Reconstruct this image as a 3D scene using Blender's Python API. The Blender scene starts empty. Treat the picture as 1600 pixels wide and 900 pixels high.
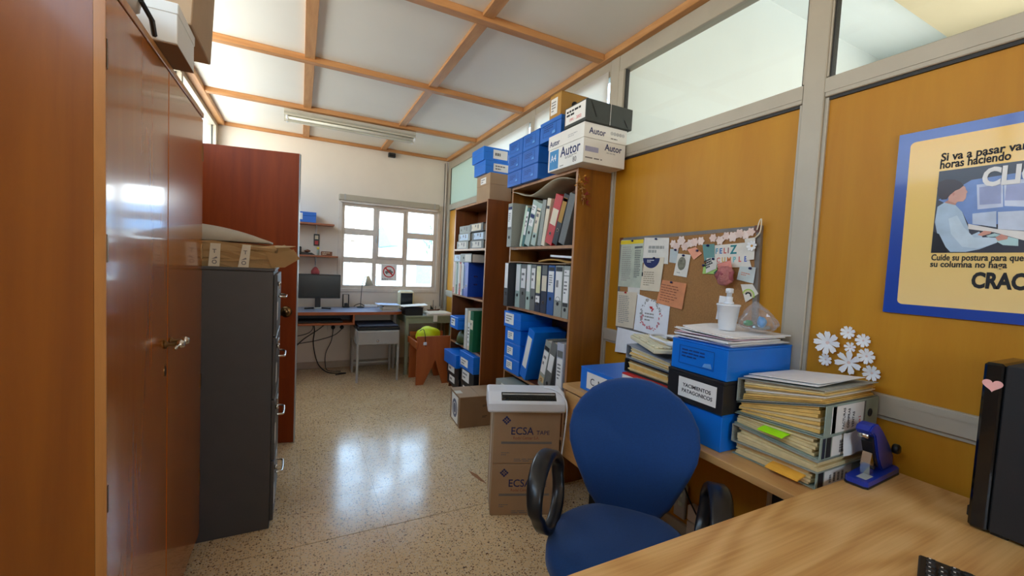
import bpy, bmesh, math, random
from math import sin, cos, pi, radians as rad
from mathutils import Matrix, Vector
random.seed(7)
SC = bpy.context.scene
COL = SC.collection

# ---------------------------------------------------------------- camera
cam = bpy.data.objects.new('camera', bpy.data.cameras.new('camera'))
COL.objects.link(cam)
cam.data.sensor_width = 36.0
cam.data.lens = 36.0 * 654.55 / 1600
cam.data.clip_start = 0.02
yaw, pitch, roll = rad(-26.934), rad(-3.0825), rad(-2.8618)
RM = Matrix.Rotation(yaw, 3, 'Z') @ Matrix.Rotation(pitch, 3, 'X') @ Matrix.Rotation(roll, 3, 'Y')
r_, f_, u_ = RM.col[0], RM.col[1], RM.col[2]
cm = Matrix.Identity(4)
for i in range(3):
    cm[i][0], cm[i][1], cm[i][2] = r_[i], u_[i], -f_[i]
cm[2][3] = 1.40
cam.matrix_world = cm
SC.camera = cam

# ---------------------------------------------------------------- sky, daylight, exposure
SC.view_settings.view_transform = 'Standard'
SC.view_settings.look = 'None'
SC.view_settings.gamma = 1.0
SC.view_settings.exposure = 0.82
SC.cycles.use_denoising = True
SC.cycles.max_bounces = 10
SC.cycles.diffuse_bounces = 6
SC.cycles.glossy_bounces = 4
SC.cycles.transparent_max_bounces = 12
SC.cycles.sample_clamp_indirect = 8.0
SC.cycles.caustics_reflective = False
SC.cycles.caustics_refractive = False

W = bpy.data.worlds.new('daylight_sky')
SC.world = W
W.use_nodes = True
nt = W.node_tree
nt.nodes.clear()
tc = nt.nodes.new('ShaderNodeTexCoord')
sx = nt.nodes.new('ShaderNodeSeparateXYZ')
rp = nt.nodes.new('ShaderNodeValToRGB')
bg = nt.nodes.new('ShaderNodeBackground')
wo = nt.nodes.new('ShaderNodeOutputWorld')
nt.links.new(tc.outputs['Generated'], sx.inputs[0])
nt.links.new(sx.outputs['Z'], rp.inputs[0])
nt.links.new(rp.outputs[0], bg.inputs[0])
nt.links.new(bg.outputs[0], wo.inputs[0])
rp.color_ramp.elements[0].position = 0.0
rp.color_ramp.elements[0].color = (1.0, 0.965, 0.92, 1)
rp.color_ramp.elements[1].position = 0.34
rp.color_ramp.elements[1].color = (0.48, 0.70, 1.0, 1)
bg.inputs[1].default_value = 6.0

def portal(loc, rot, sx_, sy_, name='window_portal'):
    L = bpy.data.lights.new(name, 'AREA')
    L.shape = 'RECTANGLE'
    L.size, L.size_y = sx_, sy_
    L.cycles.is_portal = True
    o = bpy.data.objects.new(name, L)
    o.location = loc
    o.rotation_euler = rot
    COL.objects.link(o)
    return o
portal((1.06, 5.80, 1.54), (rad(-90), 0, 0), 1.26, 1.1)       # far window, faces -y into the room
portal((0.70, -2.30, 1.75), (rad(90), 0, 0), 1.2, 1.1)        # window behind the viewer, faces +y
portal((5.15, 0.15, 2.25), (0, rad(90), 0), 1.2, 2.1)              # hall window
portal((2.5, 4.0, 3.25), (0, 0, 0), 1.3, 3.4)                      # light well behind the bookcases
portal((-0.95, 2.6, 2.48), (0, rad(-90), 0), 0.5, 5.8)        # clerestory on the left wall

# ---------------------------------------------------------------- materials
def lin(c):
    c = c / 255.0
    return c / 12.92 if c <= 0.04045 else ((c + 0.055) / 1.055) ** 2.4
def S(r, g, b):
    return (lin(r), lin(g), lin(b), 1)
MATS = {}
def base(name):
    m = bpy.data.materials.new(name)
    m.use_nodes = True
    b = m.node_tree.nodes['Principled BSDF']
    return m, m.node_tree, b
def N(t, kind, **kw):
    n = t.nodes.new('ShaderNode' + kind)
    for k, v in kw.items():
        if k.startswith('i_'):
            n.inputs[k[2:].replace('_', ' ')].default_value = v
        else:
            setattr(n, k, v)
    return n
def ramp(t, stops):
    n = t.nodes.new('ShaderNodeValToRGB')
    e = n.color_ramp.elements
    while len(e) < len(stops):
        e.new(0.5)
    for k, (p, c) in enumerate(stops):
        e[k].position = p
        e[k].color = c
    return n
def plain(name, col, rough=0.55, metal=0.0, var=0.12, scale=14.0, bump=0.0, bscale=120.0, coat=0.0, sheen=0.0):
    """a single colour with slight procedural mottling and optional fine relief"""
    if name in MATS:
        return MATS[name]
    m, t, b = base(name)
    co = N(t, 'TexCoord')
    no = N(t, 'TexNoise', i_Scale=scale, i_Detail=4.0)
    t.links.new(co.outputs['Object'], no.inputs['Vector'])
    lo = tuple(max(0, c * (1 - var)) for c in col[:3]) + (1,)
    hi = tuple(min(1, c * (1 + var)) for c in col[:3]) + (1,)
    r = ramp(t, [(0.3, lo), (0.7, hi)])
    t.links.new(no.outputs['Fac'], r.inputs[0])
    t.links.new(r.outputs[0], b.inputs['Base Color'])
    b.inputs['Roughness'].default_value = rough
    b.inputs['Metallic'].default_value = metal
    if coat:
        b.inputs['Coat Weight'].default_value = coat
        b.inputs['Coat Roughness'].default_value = 0.08
    if sheen:
        b.inputs['Sheen Weight'].default_value = sheen
    if bump:
        n2 = N(t, 'TexNoise', i_Scale=bscale, i_Detail=3.0)
        t.links.new(co.outputs['Object'], n2.inputs['Vector'])
        bp = N(t, 'Bump', i_Strength=bump, i_Distance=0.01)
        t.links.new(n2.outputs['Fac'], bp.inputs['Height'])
        t.links.new(bp.outputs[0], b.inputs['Normal'])
    MATS[name] = m
    return m
def wood(name, c1, c2, stretch=(8, 1, 8), scale=2.0, rough=0.4, coat=0.0, wave=0.0, bump=0.05, coatr=0.1, spec=0.5):
    """grain that runs along the axis with the small stretch value"""
    if name in MATS:
        return MATS[name]
    m, t, b = base(name)
    co = N(t, 'TexCoord')
    mp = N(t, 'Mapping')
    mp.inputs['Scale'].default_value = stretch
    t.links.new(co.outputs['Object'], mp.inputs['Vector'])
    n1 = N(t, 'TexNoise', i_Scale=scale, i_Detail=8.0, i_Roughness=0.62, i_Distortion=0.6)
    t.links.new(mp.outputs[0], n1.inputs['Vector'])
    fac = n1.outputs['Fac']
    if wave:
        w = N(t, 'TexWave', i_Scale=scale * 0.55, i_Distortion=5.0, i_Detail=3.0, wave_type='RINGS')
        w.inputs['Detail Scale'].default_value = 0.8
        t.links.new(mp.outputs[0], w.inputs['Vector'])
        mx = N(t, 'Mix', data_type='FLOAT')
        mx.inputs[0].default_value = wave
        t.links.new(n1.outputs['Fac'], mx.inputs[2])
        t.links.new(w.outputs['Fac'], mx.inputs[3])
        fac = mx.outputs[0]
    r = ramp(t, [(0.28, c1), (0.72, c2)])
    t.links.new(fac, r.inputs[0])
    t.links.new(r.outputs[0], b.inputs['Base Color'])
    b.inputs['Roughness'].default_value = rough
    b.inputs['Specular IOR Level'].default_value = spec
    if coat:
        b.inputs['Coat Weight'].default_value = coat
        b.inputs['Coat Roughness'].default_value = coatr
    if bump:
        bp = N(t, 'Bump', i_Strength=bump, i_Distance=0.004)
        t.links.new(fac, bp.inputs['Height'])
        t.links.new(bp.outputs[0], b.inputs['Normal'])
    MATS[name] = m
    return m
def glass_mat(name, tint=(0.96, 0.99, 0.98, 1), trans=0.93):
    m, t, b = base(name)
    t.nodes.remove(b)
    tr = N(t, 'BsdfTransparent')
    tr.inputs[0].default_value = tint
    gl = N(t, 'BsdfGlossy')
    gl.inputs['Roughness'].default_value = 0.02
    fr = N(t, 'Fresnel')
    fr.inputs['IOR'].default_value = 1.45
    mx = N(t, 'MixShader')
    out = t.nodes['Material Output']
    ge = N(t, 'NewGeometry')
    iv = N(t, 'Math', operation='SUBTRACT'); iv.inputs[0].default_value = 1.0
    ml = N(t, 'Math', operation='MULTIPLY')
    t.links.new(ge.outputs['Backfacing'], iv.inputs[1])
    t.links.new(iv.outputs[0], ml.inputs[0]); t.links.new(fr.outputs[0], ml.inputs[1])
    t.links.new(ml.outputs[0], mx.inputs[0])
    t.links.new(tr.outputs[0], mx.inputs[1])
    t.links.new(gl.outputs[0], mx.inputs[2])
    t.links.new(mx.outputs[0], out.inputs[0])
    MATS[name] = m
    return m
def terrazzo():
    m, t, b = base('terrazzo')
    co = N(t, 'TexCoord')
    n0 = N(t, 'TexNoise', i_Scale=1.6, i_Detail=5.0)
    t.links.new(co.outputs['Object'], n0.inputs['Vector'])
    r0 = ramp(t, [(0.3, S(214, 184, 140)), (0.7, S(234, 208, 164))])
    t.links.new(n0.outputs['Fac'], r0.inputs[0])
    last = r0.outputs[0]
    for sc, th, lo, hi, rnd in ((130, 0.42, S(226, 214, 192), S(204, 186, 158), 0.45), (105, 0.36, S(150, 122, 94), S(176, 150, 118), 0.5), (85, 0.33, S(104, 78, 58), S(150, 120, 92), 0.70), (52, 0.26, S(84, 66, 54), S(128, 98, 76), 0.83)):
        v = N(t, 'TexVoronoi', i_Scale=float(sc), feature='F1')
        ds = N(t, 'TexNoise', i_Scale=sc * 1.2, i_Detail=2.0)
        t.links.new(co.outputs['Object'], ds.inputs['Vector'])
        ad = N(t, 'Mix', data_type='RGBA', blend_type='ADD')
        ad.inputs[0].default_value = 0.012 * 60 / sc
        t.links.new(co.outputs['Object'], ad.inputs[6])
        t.links.new(ds.outputs['Color'], ad.inputs[7])
        t.links.new(ad.outputs[2], v.inputs['Vector'])
        lt = N(t, 'Math', operation='LESS_THAN')
        lt.inputs[1].default_value = th
        t.links.new(v.outputs['Distance'], lt.inputs[0])
        sp = N(t, 'SeparateColor')
        t.links.new(v.outputs['Color'], sp.inputs[0])
        gt = N(t, 'Math', operation='GREATER_THAN')
        gt.inputs[1].default_value = rnd
        t.links.new(sp.outputs[0], gt.inputs[0])
        mu = N(t, 'Math', operation='MULTIPLY')
        t.links.new(lt.outputs[0], mu.inputs[0])
        t.links.new(gt.outputs[0], mu.inputs[1])
        rc = ramp(t, [(0.2, lo), (0.8, hi)])
        t.links.new(sp.outputs[1], rc.inputs[0])
        mx = N(t, 'Mix', data_type='RGBA')
        t.links.new(mu.outputs[0], mx.inputs[0])
        t.links.new(last, mx.inputs[6])
        t.links.new(rc.outputs[0], mx.inputs[7])
        last = mx.outputs[2]
    t.links.new(last, b.inputs['Base Color'])
    n3 = N(t, 'TexNoise', i_Scale=5.0, i_Detail=4.0)
    t.links.new(co.outputs['Object'], n3.inputs['Vector'])
    r3 = ramp(t, [(0.3, (0.13, 0.13, 0.13, 1)), (0.7, (0.24, 0.24, 0.24, 1))])
    t.links.new(n3.outputs['Fac'], r3.inputs[0])
    t.links.new(r3.outputs[0], b.inputs['Roughness'])
    b.inputs['Specular IOR Level'].default_value = 0.6
    MATS['terrazzo'] = m
    return m

M_floor = terrazzo()
M_joint = plain('floor_joint', S(120, 102, 80), 0.8)
M_ceil = plain('ceiling_board', S(240, 234, 222), 0.8, var=0.02, scale=2.0)
M_batten = wood('pine_batten', S(176, 120, 68), S(214, 160, 104), (9, 1, 9), 2.0, 0.5)
M_battenx = wood('pine_batten_across', S(170, 112, 62), S(208, 152, 96), (1, 9, 9), 2.0, 0.5)
M_plaster = plain('painted_plaster', S(226, 214, 200), 0.75, var=0.03, scale=3.0, bump=0.05, bscale=60)
M_plaster_side = plain('painted_plaster_hall', S(234, 238, 236), 0.8, var=0.02, scale=2.0)
M_hall_beige = plain('hall_beige_paint', S(214, 196, 160), 0.8, var=0.02, scale=2.0)
M_panel = wood('ochre_ply_panel', S(178, 116, 16), S(196, 138, 30), (5, 5, 0.6), 1.3, 0.5, bump=0.0, spec=0.3)
M_alu = plain('weathered_aluminium', S(176, 166, 148), 0.5, metal=0.1, var=0.04, scale=9.0)
M_aludark = plain('dark_gasket', S(36, 34, 32), 0.6)
M_glass = glass_mat('clear_glass')
M_frost = plain('obscured_glass', S(214, 224, 214), 0.35)
M_winframe = plain('window_paint', S(214, 202, 190), 0.55, var=0.05)
M_skirt = plain('skirting_tile', S(176, 160, 140), 0.5, var=0.06)
M_ward = wood('varnished_cedar', S(128, 66, 4), S(158, 90, 10), (7, 7, 0.5), 1.4, 0.34, coat=0.25, coatr=0.12, bump=0.0)
M_wdoor = wood('varnished_cedar_door', S(160, 84, 14), S(186, 110, 28), (7, 7, 0.5), 1.2, 0.24, coat=0.5, coatr=0.07, bump=0.0)
M_wedge = wood('cedar_edging', S(172, 108, 44), S(206, 144, 76), (8, 8, 0.6), 2.0, 0.4, coat=0.2)
M_reddoor = wood('mahogany_door', S(116, 42, 4), S(138, 56, 8), (8, 8, 0.6), 1.6, 0.5, bump=0.0, spec=0.22)
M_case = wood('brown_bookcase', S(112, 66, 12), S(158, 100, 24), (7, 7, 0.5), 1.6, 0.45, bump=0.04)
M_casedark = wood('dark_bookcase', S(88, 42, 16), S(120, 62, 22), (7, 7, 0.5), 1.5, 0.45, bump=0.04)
M_caseedge = wood('bookcase_edging', S(150, 100, 62), S(178, 128, 88), (6, 6, 1), 2.0, 0.4)
def oak_top():
    """contour lines of a stretched noise read as the cathedral figure of flat-sawn oak"""
    m, t, b = base('oak_laminate')
    co = N(t, 'TexCoord')
    mp = N(t, 'Mapping'); mp.inputs['Scale'].default_value = (0.55, 2.6, 2.6)
    t.links.new(co.outputs['Object'], mp.inputs['Vector'])
    n0 = N(t, 'TexNoise', i_Scale=1.5, i_Detail=1.5, i_Roughness=0.4)
    t.links.new(mp.outputs[0], n0.inputs['Vector'])
    mu = N(t, 'Math', operation='MULTIPLY'); mu.inputs[1].default_value = 95.0
    t.links.new(n0.outputs['Fac'], mu.inputs[0])
    sn = N(t, 'Math', operation='SINE'); t.links.new(mu.outputs[0], sn.inputs[0])
    hs = N(t, 'MapRange'); hs.inputs[1].default_value = -1.0; hs.inputs[2].default_value = 1.0
    t.links.new(sn.outputs[0], hs.inputs[0])
    mp2 = N(t, 'Mapping'); mp2.inputs['Scale'].default_value = (2.5, 110.0, 110.0)
    t.links.new(co.outputs['Object'], mp2.inputs['Vector'])
    n = N(t, 'TexNoise', i_Scale=1.4, i_Detail=5.0)
    t.links.new(mp2.outputs[0], n.inputs['Vector'])
    n2 = N(t, 'TexNoise', i_Scale=2.2, i_Detail=2.0)
    t.links.new(mp.outputs[0], n2.inputs['Vector'])
    mx = N(t, 'Mix', data_type='FLOAT'); mx.inputs[0].default_value = 0.66
    t.links.new(hs.outputs[0], mx.inputs[2]); t.links.new(n.outputs['Fac'], mx.inputs[3])
    mx2 = N(t, 'Mix', data_type='FLOAT'); mx2.inputs[0].default_value = 0.35
    t.links.new(mx.outputs[0], mx2.inputs[2]); t.links.new(n2.outputs['Fac'], mx2.inputs[3])
    r = ramp(t, [(0.30, S(190, 136, 74)), (0.5, S(211, 161, 97)), (0.72, S(226, 181, 119))])
    t.links.new(mx2.outputs[0], r.inputs[0]); t.links.new(r.outputs[0], b.inputs['Base Color'])
    b.inputs['Roughness'].default_value = 0.38
    return m
M_oak = oak_top()
M_oaky = wood('oak_laminate_side', S(186, 134, 76), S(212, 164, 104), (12, 1.4, 12), 1.1, 0.38, bump=0.0)
M_bench = wood('orange_plywood', S(158, 78, 30), S(186, 100, 44), (4, 4, 0.8), 1.5, 0.45, bump=0.02)
M_deskedge = wood('red_desk_edge', S(150, 74, 30), S(178, 96, 46), (1, 8, 8), 2.0, 0.45)
M_bluelam = plain('blue_grey_laminate', S(128, 140, 168), 0.28, var=0.04)
M_shelfw = wood('small_shelf_wood', S(146, 82, 52), S(172, 104, 70), (1, 8, 8), 2.0, 0.5)
M_steel = plain('grey_painted_steel', S(170, 168, 164), 0.4, metal=0.1, var=0.04)
M_green = plain('grey_green_paint', S(150, 156, 132), 0.5, var=0.06)
M_cab = plain('charcoal_enamel', S(70, 66, 64), 0.5, var=0.04, bump=0.03, bscale=300)
M_chrome = plain('chrome', S(205, 200, 190), 0.18, metal=1.0, var=0.02)
M_brass = plain('aged_brass', S(120, 92, 60), 0.3, metal=1.0)
M_blk = plain('black_plastic', S(20, 20, 22), 0.42, var=0.05)
M_blkgloss = plain('gloss_black_plastic', S(10, 10, 12), 0.12, var=0.05)
M_blkmat = plain('matt_black_metal', S(24, 25, 29), 0.62, var=0.05, bump=0.05, bscale=500)
M_screen = plain('dark_screen', S(28, 34, 36), 0.22, var=0.05)
M_white = plain('white_plastic', S(228, 230, 234), 0.35, var=0.02)
M_cream = plain('cream_plastic', S(216, 208, 176), 0.45, var=0.04)
M_key = plain('cream_key', S(226, 220, 190), 0.45, var=0.02)
M_paper = plain('white_paper', S(238, 236, 234), 0.8, var=0.03, scale=30)
M_paper2 = plain('off_white_paper', S(222, 214, 200), 0.8, var=0.05, scale=30)
M_label = plain('label_paper', S(232, 228, 222), 0.75, var=0.03)
M_manila = plain('manila_folder', S(228, 186, 104), 0.75, var=0.08, scale=40)
M_manila2 = plain('pale_manila_folder', S(224, 202, 150), 0.75, var=0.08, scale=40)
M_card = plain('brown_cardboard', S(168, 138, 106), 0.8, var=0.05, scale=8)
M_card2 = plain('grey_brown_cardboard', S(140, 108, 78), 0.8, var=0.06, scale=8)
M_card3 = plain('ochre_cardboard', S(178, 132, 62), 0.75, var=0.06, scale=8)
M_cardw = plain('white_cardboard', S(226, 222, 214), 0.7, var=0.03, scale=8)
M_kraft = plain('kraft_paper', S(168, 134, 88), 0.7, var=0.10, scale=9, bump=0.3, bscale=18)
M_tape = plain('printed_tape', S(216, 206, 184), 0.35, var=0.04)
M_blue = plain('blue_file_plastic', S(8, 112, 212), 0.36, var=0.05, scale=5)
M_blue2 = plain('deep_blue_file_plastic', S(20, 100, 190), 0.4, var=0.05, scale=5)
M_blackbox = plain('black_file_plastic', S(26, 25, 30), 0.45, var=0.06)
M_greybox = plain('charcoal_card_box', S(50, 54, 50), 0.6, var=0.08)
M_bgrey = plain('grey_marbled_board', S(150, 152, 142), 0.6, var=0.14, scale=180)
M_bgreyd = plain('dark_grey_board', S(104, 104, 100), 0.6, var=0.12, scale=180)
M_bgreen = plain('sage_board', S(168, 184, 172), 0.55, var=0.05)
M_bblk = plain('black_board', S(34, 34, 38), 0.55, var=0.1)
M_bnavy = plain('navy_board', S(36, 42, 62), 0.55, var=0.1)
M_bblue = plain('blue_board', S(36, 82, 142), 0.5, var=0.06)
M_broyal = plain('royal_blue_board', S(14, 66, 168), 0.4, var=0.05)
M_bred = plain('red_board', S(186, 26, 34), 0.4, var=0.05)
M_bteal = plain('teal_board', S(74, 116, 112), 0.5, var=0.06)
M_bdkgreen = plain('dark_green_board', S(10, 96, 60), 0.45, var=0.05)
M_bcream = plain('cream_board', S(222, 206, 178), 0.6, var=0.05)
M_fabric = plain('blue_upholstery', S(0, 58, 118), 0.85, var=0.10, scale=220, bump=0.25, bscale=700, sheen=0.15)
M_ink = plain('black_ink', S(28, 26, 28), 0.7)
M_inkblue = plain('navy_ink', S(34, 42, 92), 0.7)
M_inkgrey = plain('grey_ink', S(118, 114, 112), 0.7)
M_faint = plain('faint_ink', S(160, 156, 146), 0.7)
M_inkred = plain('red_ink', S(198, 44, 42), 0.7)
M_inkpale = plain('pale_blue_ink', S(96, 156, 220), 0.6)
M_stap = plain('cobalt_enamel', S(28, 54, 160), 0.3, var=0.05)
M_cork = plain('cork', S(160, 112, 62), 0.85, var=0.16, scale=160, bump=0.2, bscale=200)
M_corkfr = plain('grey_board_frame', S(112, 102, 92), 0.5)
M_lime = plain('lime_fabric', S(204, 222, 10), 0.6, var=0.08)
M_olive = plain('dark_olive_plastic', S(64, 72, 30), 0.4)
M_tube = plain('unlit_tube', S(226, 222, 206), 0.3, var=0.02)
M_lamp = plain('lamp_enamel', S(196, 190, 172), 0.45, var=0.03)

# ---------------------------------------------------------------- building helpers
def bm_new():
    return bmesh.new()
def box(bm, x0, x1, y0, y1, z0, z1, bev=0.0, seg=1, mi=0):
    if x0 > x1: x0, x1 = x1, x0
    if y0 > y1: y0, y1 = y1, y0
    if z0 > z1: z0, z1 = z1, z0
    vs = [bm.verts.new(p) for p in ((x0,y0,z0),(x1,y0,z0),(x1,y1,z0),(x0,y1,z0),(x0,y0,z1),(x1,y0,z1),(x1,y1,z1),(x0,y1,z1))]
    fs = [bm.faces.new([vs[i] for i in q]) for q in ((3,2,1,0),(4,5,6,7),(0,1,5,4),(1,2,6,5),(2,3,7,6),(3,0,4,7))]
    for f in fs: f.material_index = mi
    if bev > 0:
        es = list({e for f in fs for e in f.edges})
        bmesh.ops.bevel(bm, geom=es, offset=bev, segments=seg, profile=0.5, affect='EDGES')
    return bm
def prism(bm, pts, frame, t0, t1, mi=0):
    """polygon pts (2D) in frame (4x4: x, y in plane, z = thickness), extruded t0..t1"""
    a = [bm.verts.new(frame @ Vector((p[0], p[1], t0))) for p in pts]
    b = [bm.verts.new(frame @ Vector((p[0], p[1], t1))) for p in pts]
    n = len(pts)
    fs = [bm.faces.new(b), bm.faces.new(a[::-1])]
    for i in range(n):
        fs.append(bm.faces.new([a[i], a[(i+1) % n], b[(i+1) % n], b[i]]))
    for f in fs: f.material_index = mi
    bmesh.ops.recalc_face_normals(bm, faces=fs)
    return bm
def frame(o, right, up):
    r = Vector(right).normalized(); u = Vector(up).normalized(); n = r.cross(u)
    m = Matrix.Identity(4)
    for i in range(3):
        m[i][0], m[i][1], m[i][2], m[i][3] = r[i], u[i], n[i], o[i]
    return m
IDF = Matrix.Identity(4)
XZ = lambda y: frame((0, y, 0), (1, 0, 0), (0, 0, 1))      # plane facing -y
def tube(bm, pts, r, seg=8, closed=False, rads=None, cap=True):
    P = [Vector(p) for p in pts]
    n = len(P)
    rings = []
    prev = None
    for i in range(n):
        a = P[(i - 1) % n] if (closed or i > 0) else P[i]
        b = P[(i + 1) % n] if (closed or i < n - 1) else P[i]
        t = (b - a).normalized()
        if prev is None:
            up = Vector((0, 0, 1)) if abs(t.z) < 0.9 else Vector((1, 0, 0))
            x = t.cross(up).normalized()
        else:
            x = (prev - t * prev.dot(t)).normalized()
        prev = x
        y = t.cross(x)
        rr = rads[i] if rads else r
        rings.append([bm.verts.new(P[i] + (x * cos(2*pi*k/seg) + y * sin(2*pi*k/seg)) * rr) for k in range(seg)])
    m = n if closed else n - 1
    for i in range(m):
        A, B = rings[i], rings[(i + 1) % n]
        for k in range(seg):
            bm.faces.new([A[k], A[(k+1) % seg], B[(k+1) % seg], B[k]])
    if not closed and cap:
        bm.faces.new(rings[0][::-1]); bm.faces.new(rings[-1])
    bmesh.ops.recalc_face_normals(bm, faces=bm.faces)
    return bm
def spline(pts, n=6):
    """Catmull-Rom through pts"""
    P = [Vector(p) for p in pts]
    out = []
    for i in range(len(P) - 1):
        p0 = P[max(i - 1, 0)]; p1 = P[i]; p2 = P[i + 1]; p3 = P[min(i + 2, len(P) - 1)]
        for k in range(n):
            t = k / n
            out.append(0.5 * ((2*p1) + (p2 - p0)*t + (2*p0 - 5*p1 + 4*p2 - p3)*t*t + (-p0 + 3*p1 - 3*p2 + p3)*t*t*t))
    out.append(P[-1])
    return out
def lathe(bm, prof, c=(0, 0, 0), seg=20, axis='z', fr=None):
    rings = []
    for r, z in prof:
        ring = []
        for k in range(seg):
            a = 2*pi*k/seg
            v = Vector((r*cos(a), r*sin(a), z))
            if fr is not None: v = fr @ v
            else: v = v + Vector(c)
            ring.append(bm.verts.new(v))
        rings.append(ring)
    for i in range(len(rings) - 1):
        A, B = rings[i], rings[i+1]
        for k in range(seg):
            bm.faces.new([A[k], A[(k+1) % seg], B[(k+1) % seg], B[k]])
    bm.faces.new(rings[0][::-1]); bm.faces.new(rings[-1])
    bmesh.ops.recalc_face_normals(bm, faces=bm.faces)
    return bm
def disc(bm, r, fr, t0, t1, seg=16, sy=1.0):
    return prism(bm, [(r*cos(2*pi*k/seg), sy*r*sin(2*pi*k/seg)) for k in range(seg)], fr, t0, t1)
def ringp(bm, r0, r1, fr, t0, t1, seg=20):
    vs = []
    for k in range(seg):
        a = 2*pi*k/seg
        vs.append([bm.verts.new(fr @ Vector((r*cos(a), r*sin(a), t))) for r, t in ((r0, t0), (r1, t0), (r1, t1), (r0, t1))])
    for k in range(seg):
        A, B = vs[k], vs[(k+1) % seg]
        for j in range(4):
            bm.faces.new([A[j], A[(j+1) % 4], B[(j+1) % 4], B[j]])
    bmesh.ops.recalc_face_normals(bm, faces=bm.faces)
    return bm
def sheet(bm, fr, w, h, nx, ny, fn, thick=0.0006):
    """a sheet of paper w x h in frame, displaced along normal by fn(u, v); has thickness"""
    top = [[bm.verts.new(fr @ Vector((w*i/nx, h*j/ny, fn(i/nx, j/ny) + thick))) for i in range(nx+1)] for j in range(ny+1)]
    bot = [[bm.verts.new(fr @ Vector((w*i/nx, h*j/ny, fn(i/nx, j/ny)))) for i in range(nx+1)] for j in range(ny+1)]
    for j in range(ny):
        for i in range(nx):
            bm.faces.new([top[j][i], top[j][i+1], top[j+1][i+1], top[j+1][i]])
            bm.faces.new([bot[j+1][i], bot[j+1][i+1], bot[j][i+1], bot[j][i]])
    for i in range(nx):
        bm.faces.new([bot[0][i], bot[0][i+1], top[0][i+1], top[0][i]])
        bm.faces.new([bot[ny][i+1], bot[ny][i], top[ny][i], top[ny][i+1]])
    for j in range(ny):
        bm.faces.new([bot[j+1][0], bot[j][0], top[j][0], top[j+1][0]])
        bm.faces.new([bot[j][nx], bot[j+1][nx], top[j+1][nx], top[j][nx]])
    return bm
def link_bm(name, bm, mats, parent=None, smooth=False):
    me = bpy.data.meshes.new(name)
    bm.to_mesh(me); bm.free()
    if not isinstance(mats, (list, tuple)): mats = [mats]
    for m in mats: me.materials.append(m)
    if smooth:
        me.polygons.foreach_set('use_smooth', [True] * len(me.polygons))
    o = bpy.data.objects.new(name, me)
    COL.objects.link(o)
    if parent is not None: o.parent = parent
    return o
def text_bm(body, fr, size, sx=1.0, align='LEFT', ext=0.0004, bold=0.0):
    cu = bpy.data.curves.new('lettering', 'FONT')
    cu.body = body; cu.size = size; cu.align_x = align; cu.extrude = ext; cu.offset = bold * size
    cu.resolution_u = 3
    cu.space_line = 0.95
    o = bpy.data.objects.new('lettering', cu)
    COL.objects.link(o)
    dg = bpy.context.evaluated_depsgraph_get()
    me = bpy.data.meshes.new_from_object(o.evaluated_get(dg))
    bpy.data.objects.remove(o); bpy.data.curves.remove(cu)
    bm = bmesh.new(); bm.from_mesh(me); bpy.data.meshes.remove(me)
    bmesh.ops.transform(bm, matrix=fr @ Matrix.Diagonal((sx, 1, 1, 1)), verts=bm.verts)
    return bm
def merge(bm, other):
    me = bpy.data.meshes.new('tmp'); other.to_mesh(me); other.free()
    bm.from_mesh(me); bpy.data.meshes.remove(me)
    return bm
def print_lines(bm, fr, w, h, n, fill=0.85, th=0.45, t=0.0005, words=True, rnd=random):
    """greeked small print: rows of short bars standing for words too small to read"""
    for k in range(n):
        y = h - (k + 0.5) * h / n
        x = 0.0; end = w * (fill if k < n - 1 else fill * 0.6) * rnd.uniform(0.85, 1.0)
        while x < end:
            ww = min(end - x, rnd.uniform(0.10, 0.22) * w) if words else end
            hh = h / n * th / 2
            prism(bm, [(x, y - hh), (x + ww, y - hh), (x + ww, y + hh), (x, y + hh)], fr, 0.0001, t)
            x += ww + 0.035 * w
    return bm

class Th:
    """one thing: an Empty at its base with its parts as children; bm given in world coordinates when unrotated"""
    def __init__(s, name, label, cat, loc=(0, 0, 0), rot=(0, 0, 0), group=None, kind=None):
        s.o = bpy.data.objects.new(name, None)
        s.o.empty_display_size = 0.05
        COL.objects.link(s.o)
        s.o.location = loc; s.o.rotation_euler = rot
        s.loc = Vector(loc)
        s.rotated = any(abs(a) > 1e-9 for a in rot)
        if kind: s.o['kind'] = kind
        else:
            s.o['label'] = label; s.o['category'] = cat
        if group: s.o['group'] = group
    def part(s, name, bm, mats, parent=None, label=None, kind=None, smooth=False, local=None):
        if not (s.rotated if local is None else local):
            bmesh.ops.translate(bm, vec=-s.loc, verts=bm.verts)
        o = link_bm(name, bm, mats, parent if parent is not None else s.o, smooth)
        if label: o['label'] = label
        if kind: o['kind'] = kind
        if name in ('small_print', 'handwriting'): o['kind'] = 'stuff'
        return o
    def box(s, name, mats, x0, x1, y0, y1, z0, z1, bev=0.0, **kw):
        return s.part(name, box(bm_new(), x0, x1, y0, y1, z0, z1, bev), mats, **kw)
def single(name, bm, mats, label, cat, group=None, smooth=False):
    """a thing that is one mesh; its origin is moved to its base"""
    xs = [v.co for v in bm.verts]
    c = Vector((sum(v.x for v in xs)/len(xs), sum(v.y for v in xs)/len(xs), min(v.z for v in xs)))
    bmesh.ops.translate(bm, vec=-c, verts=bm.verts)
    o = link_bm(name, bm, mats, None, smooth)
    o.location = c
    o['label'] = label; o['category'] = cat
    if group: o['group'] = group
    return o
def struct(name, bm, mats, parent=None, smooth=False):
    o = link_bm(name, bm, mats, parent, smooth)
    if parent is None: o['kind'] = 'structure'
    return o

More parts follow.
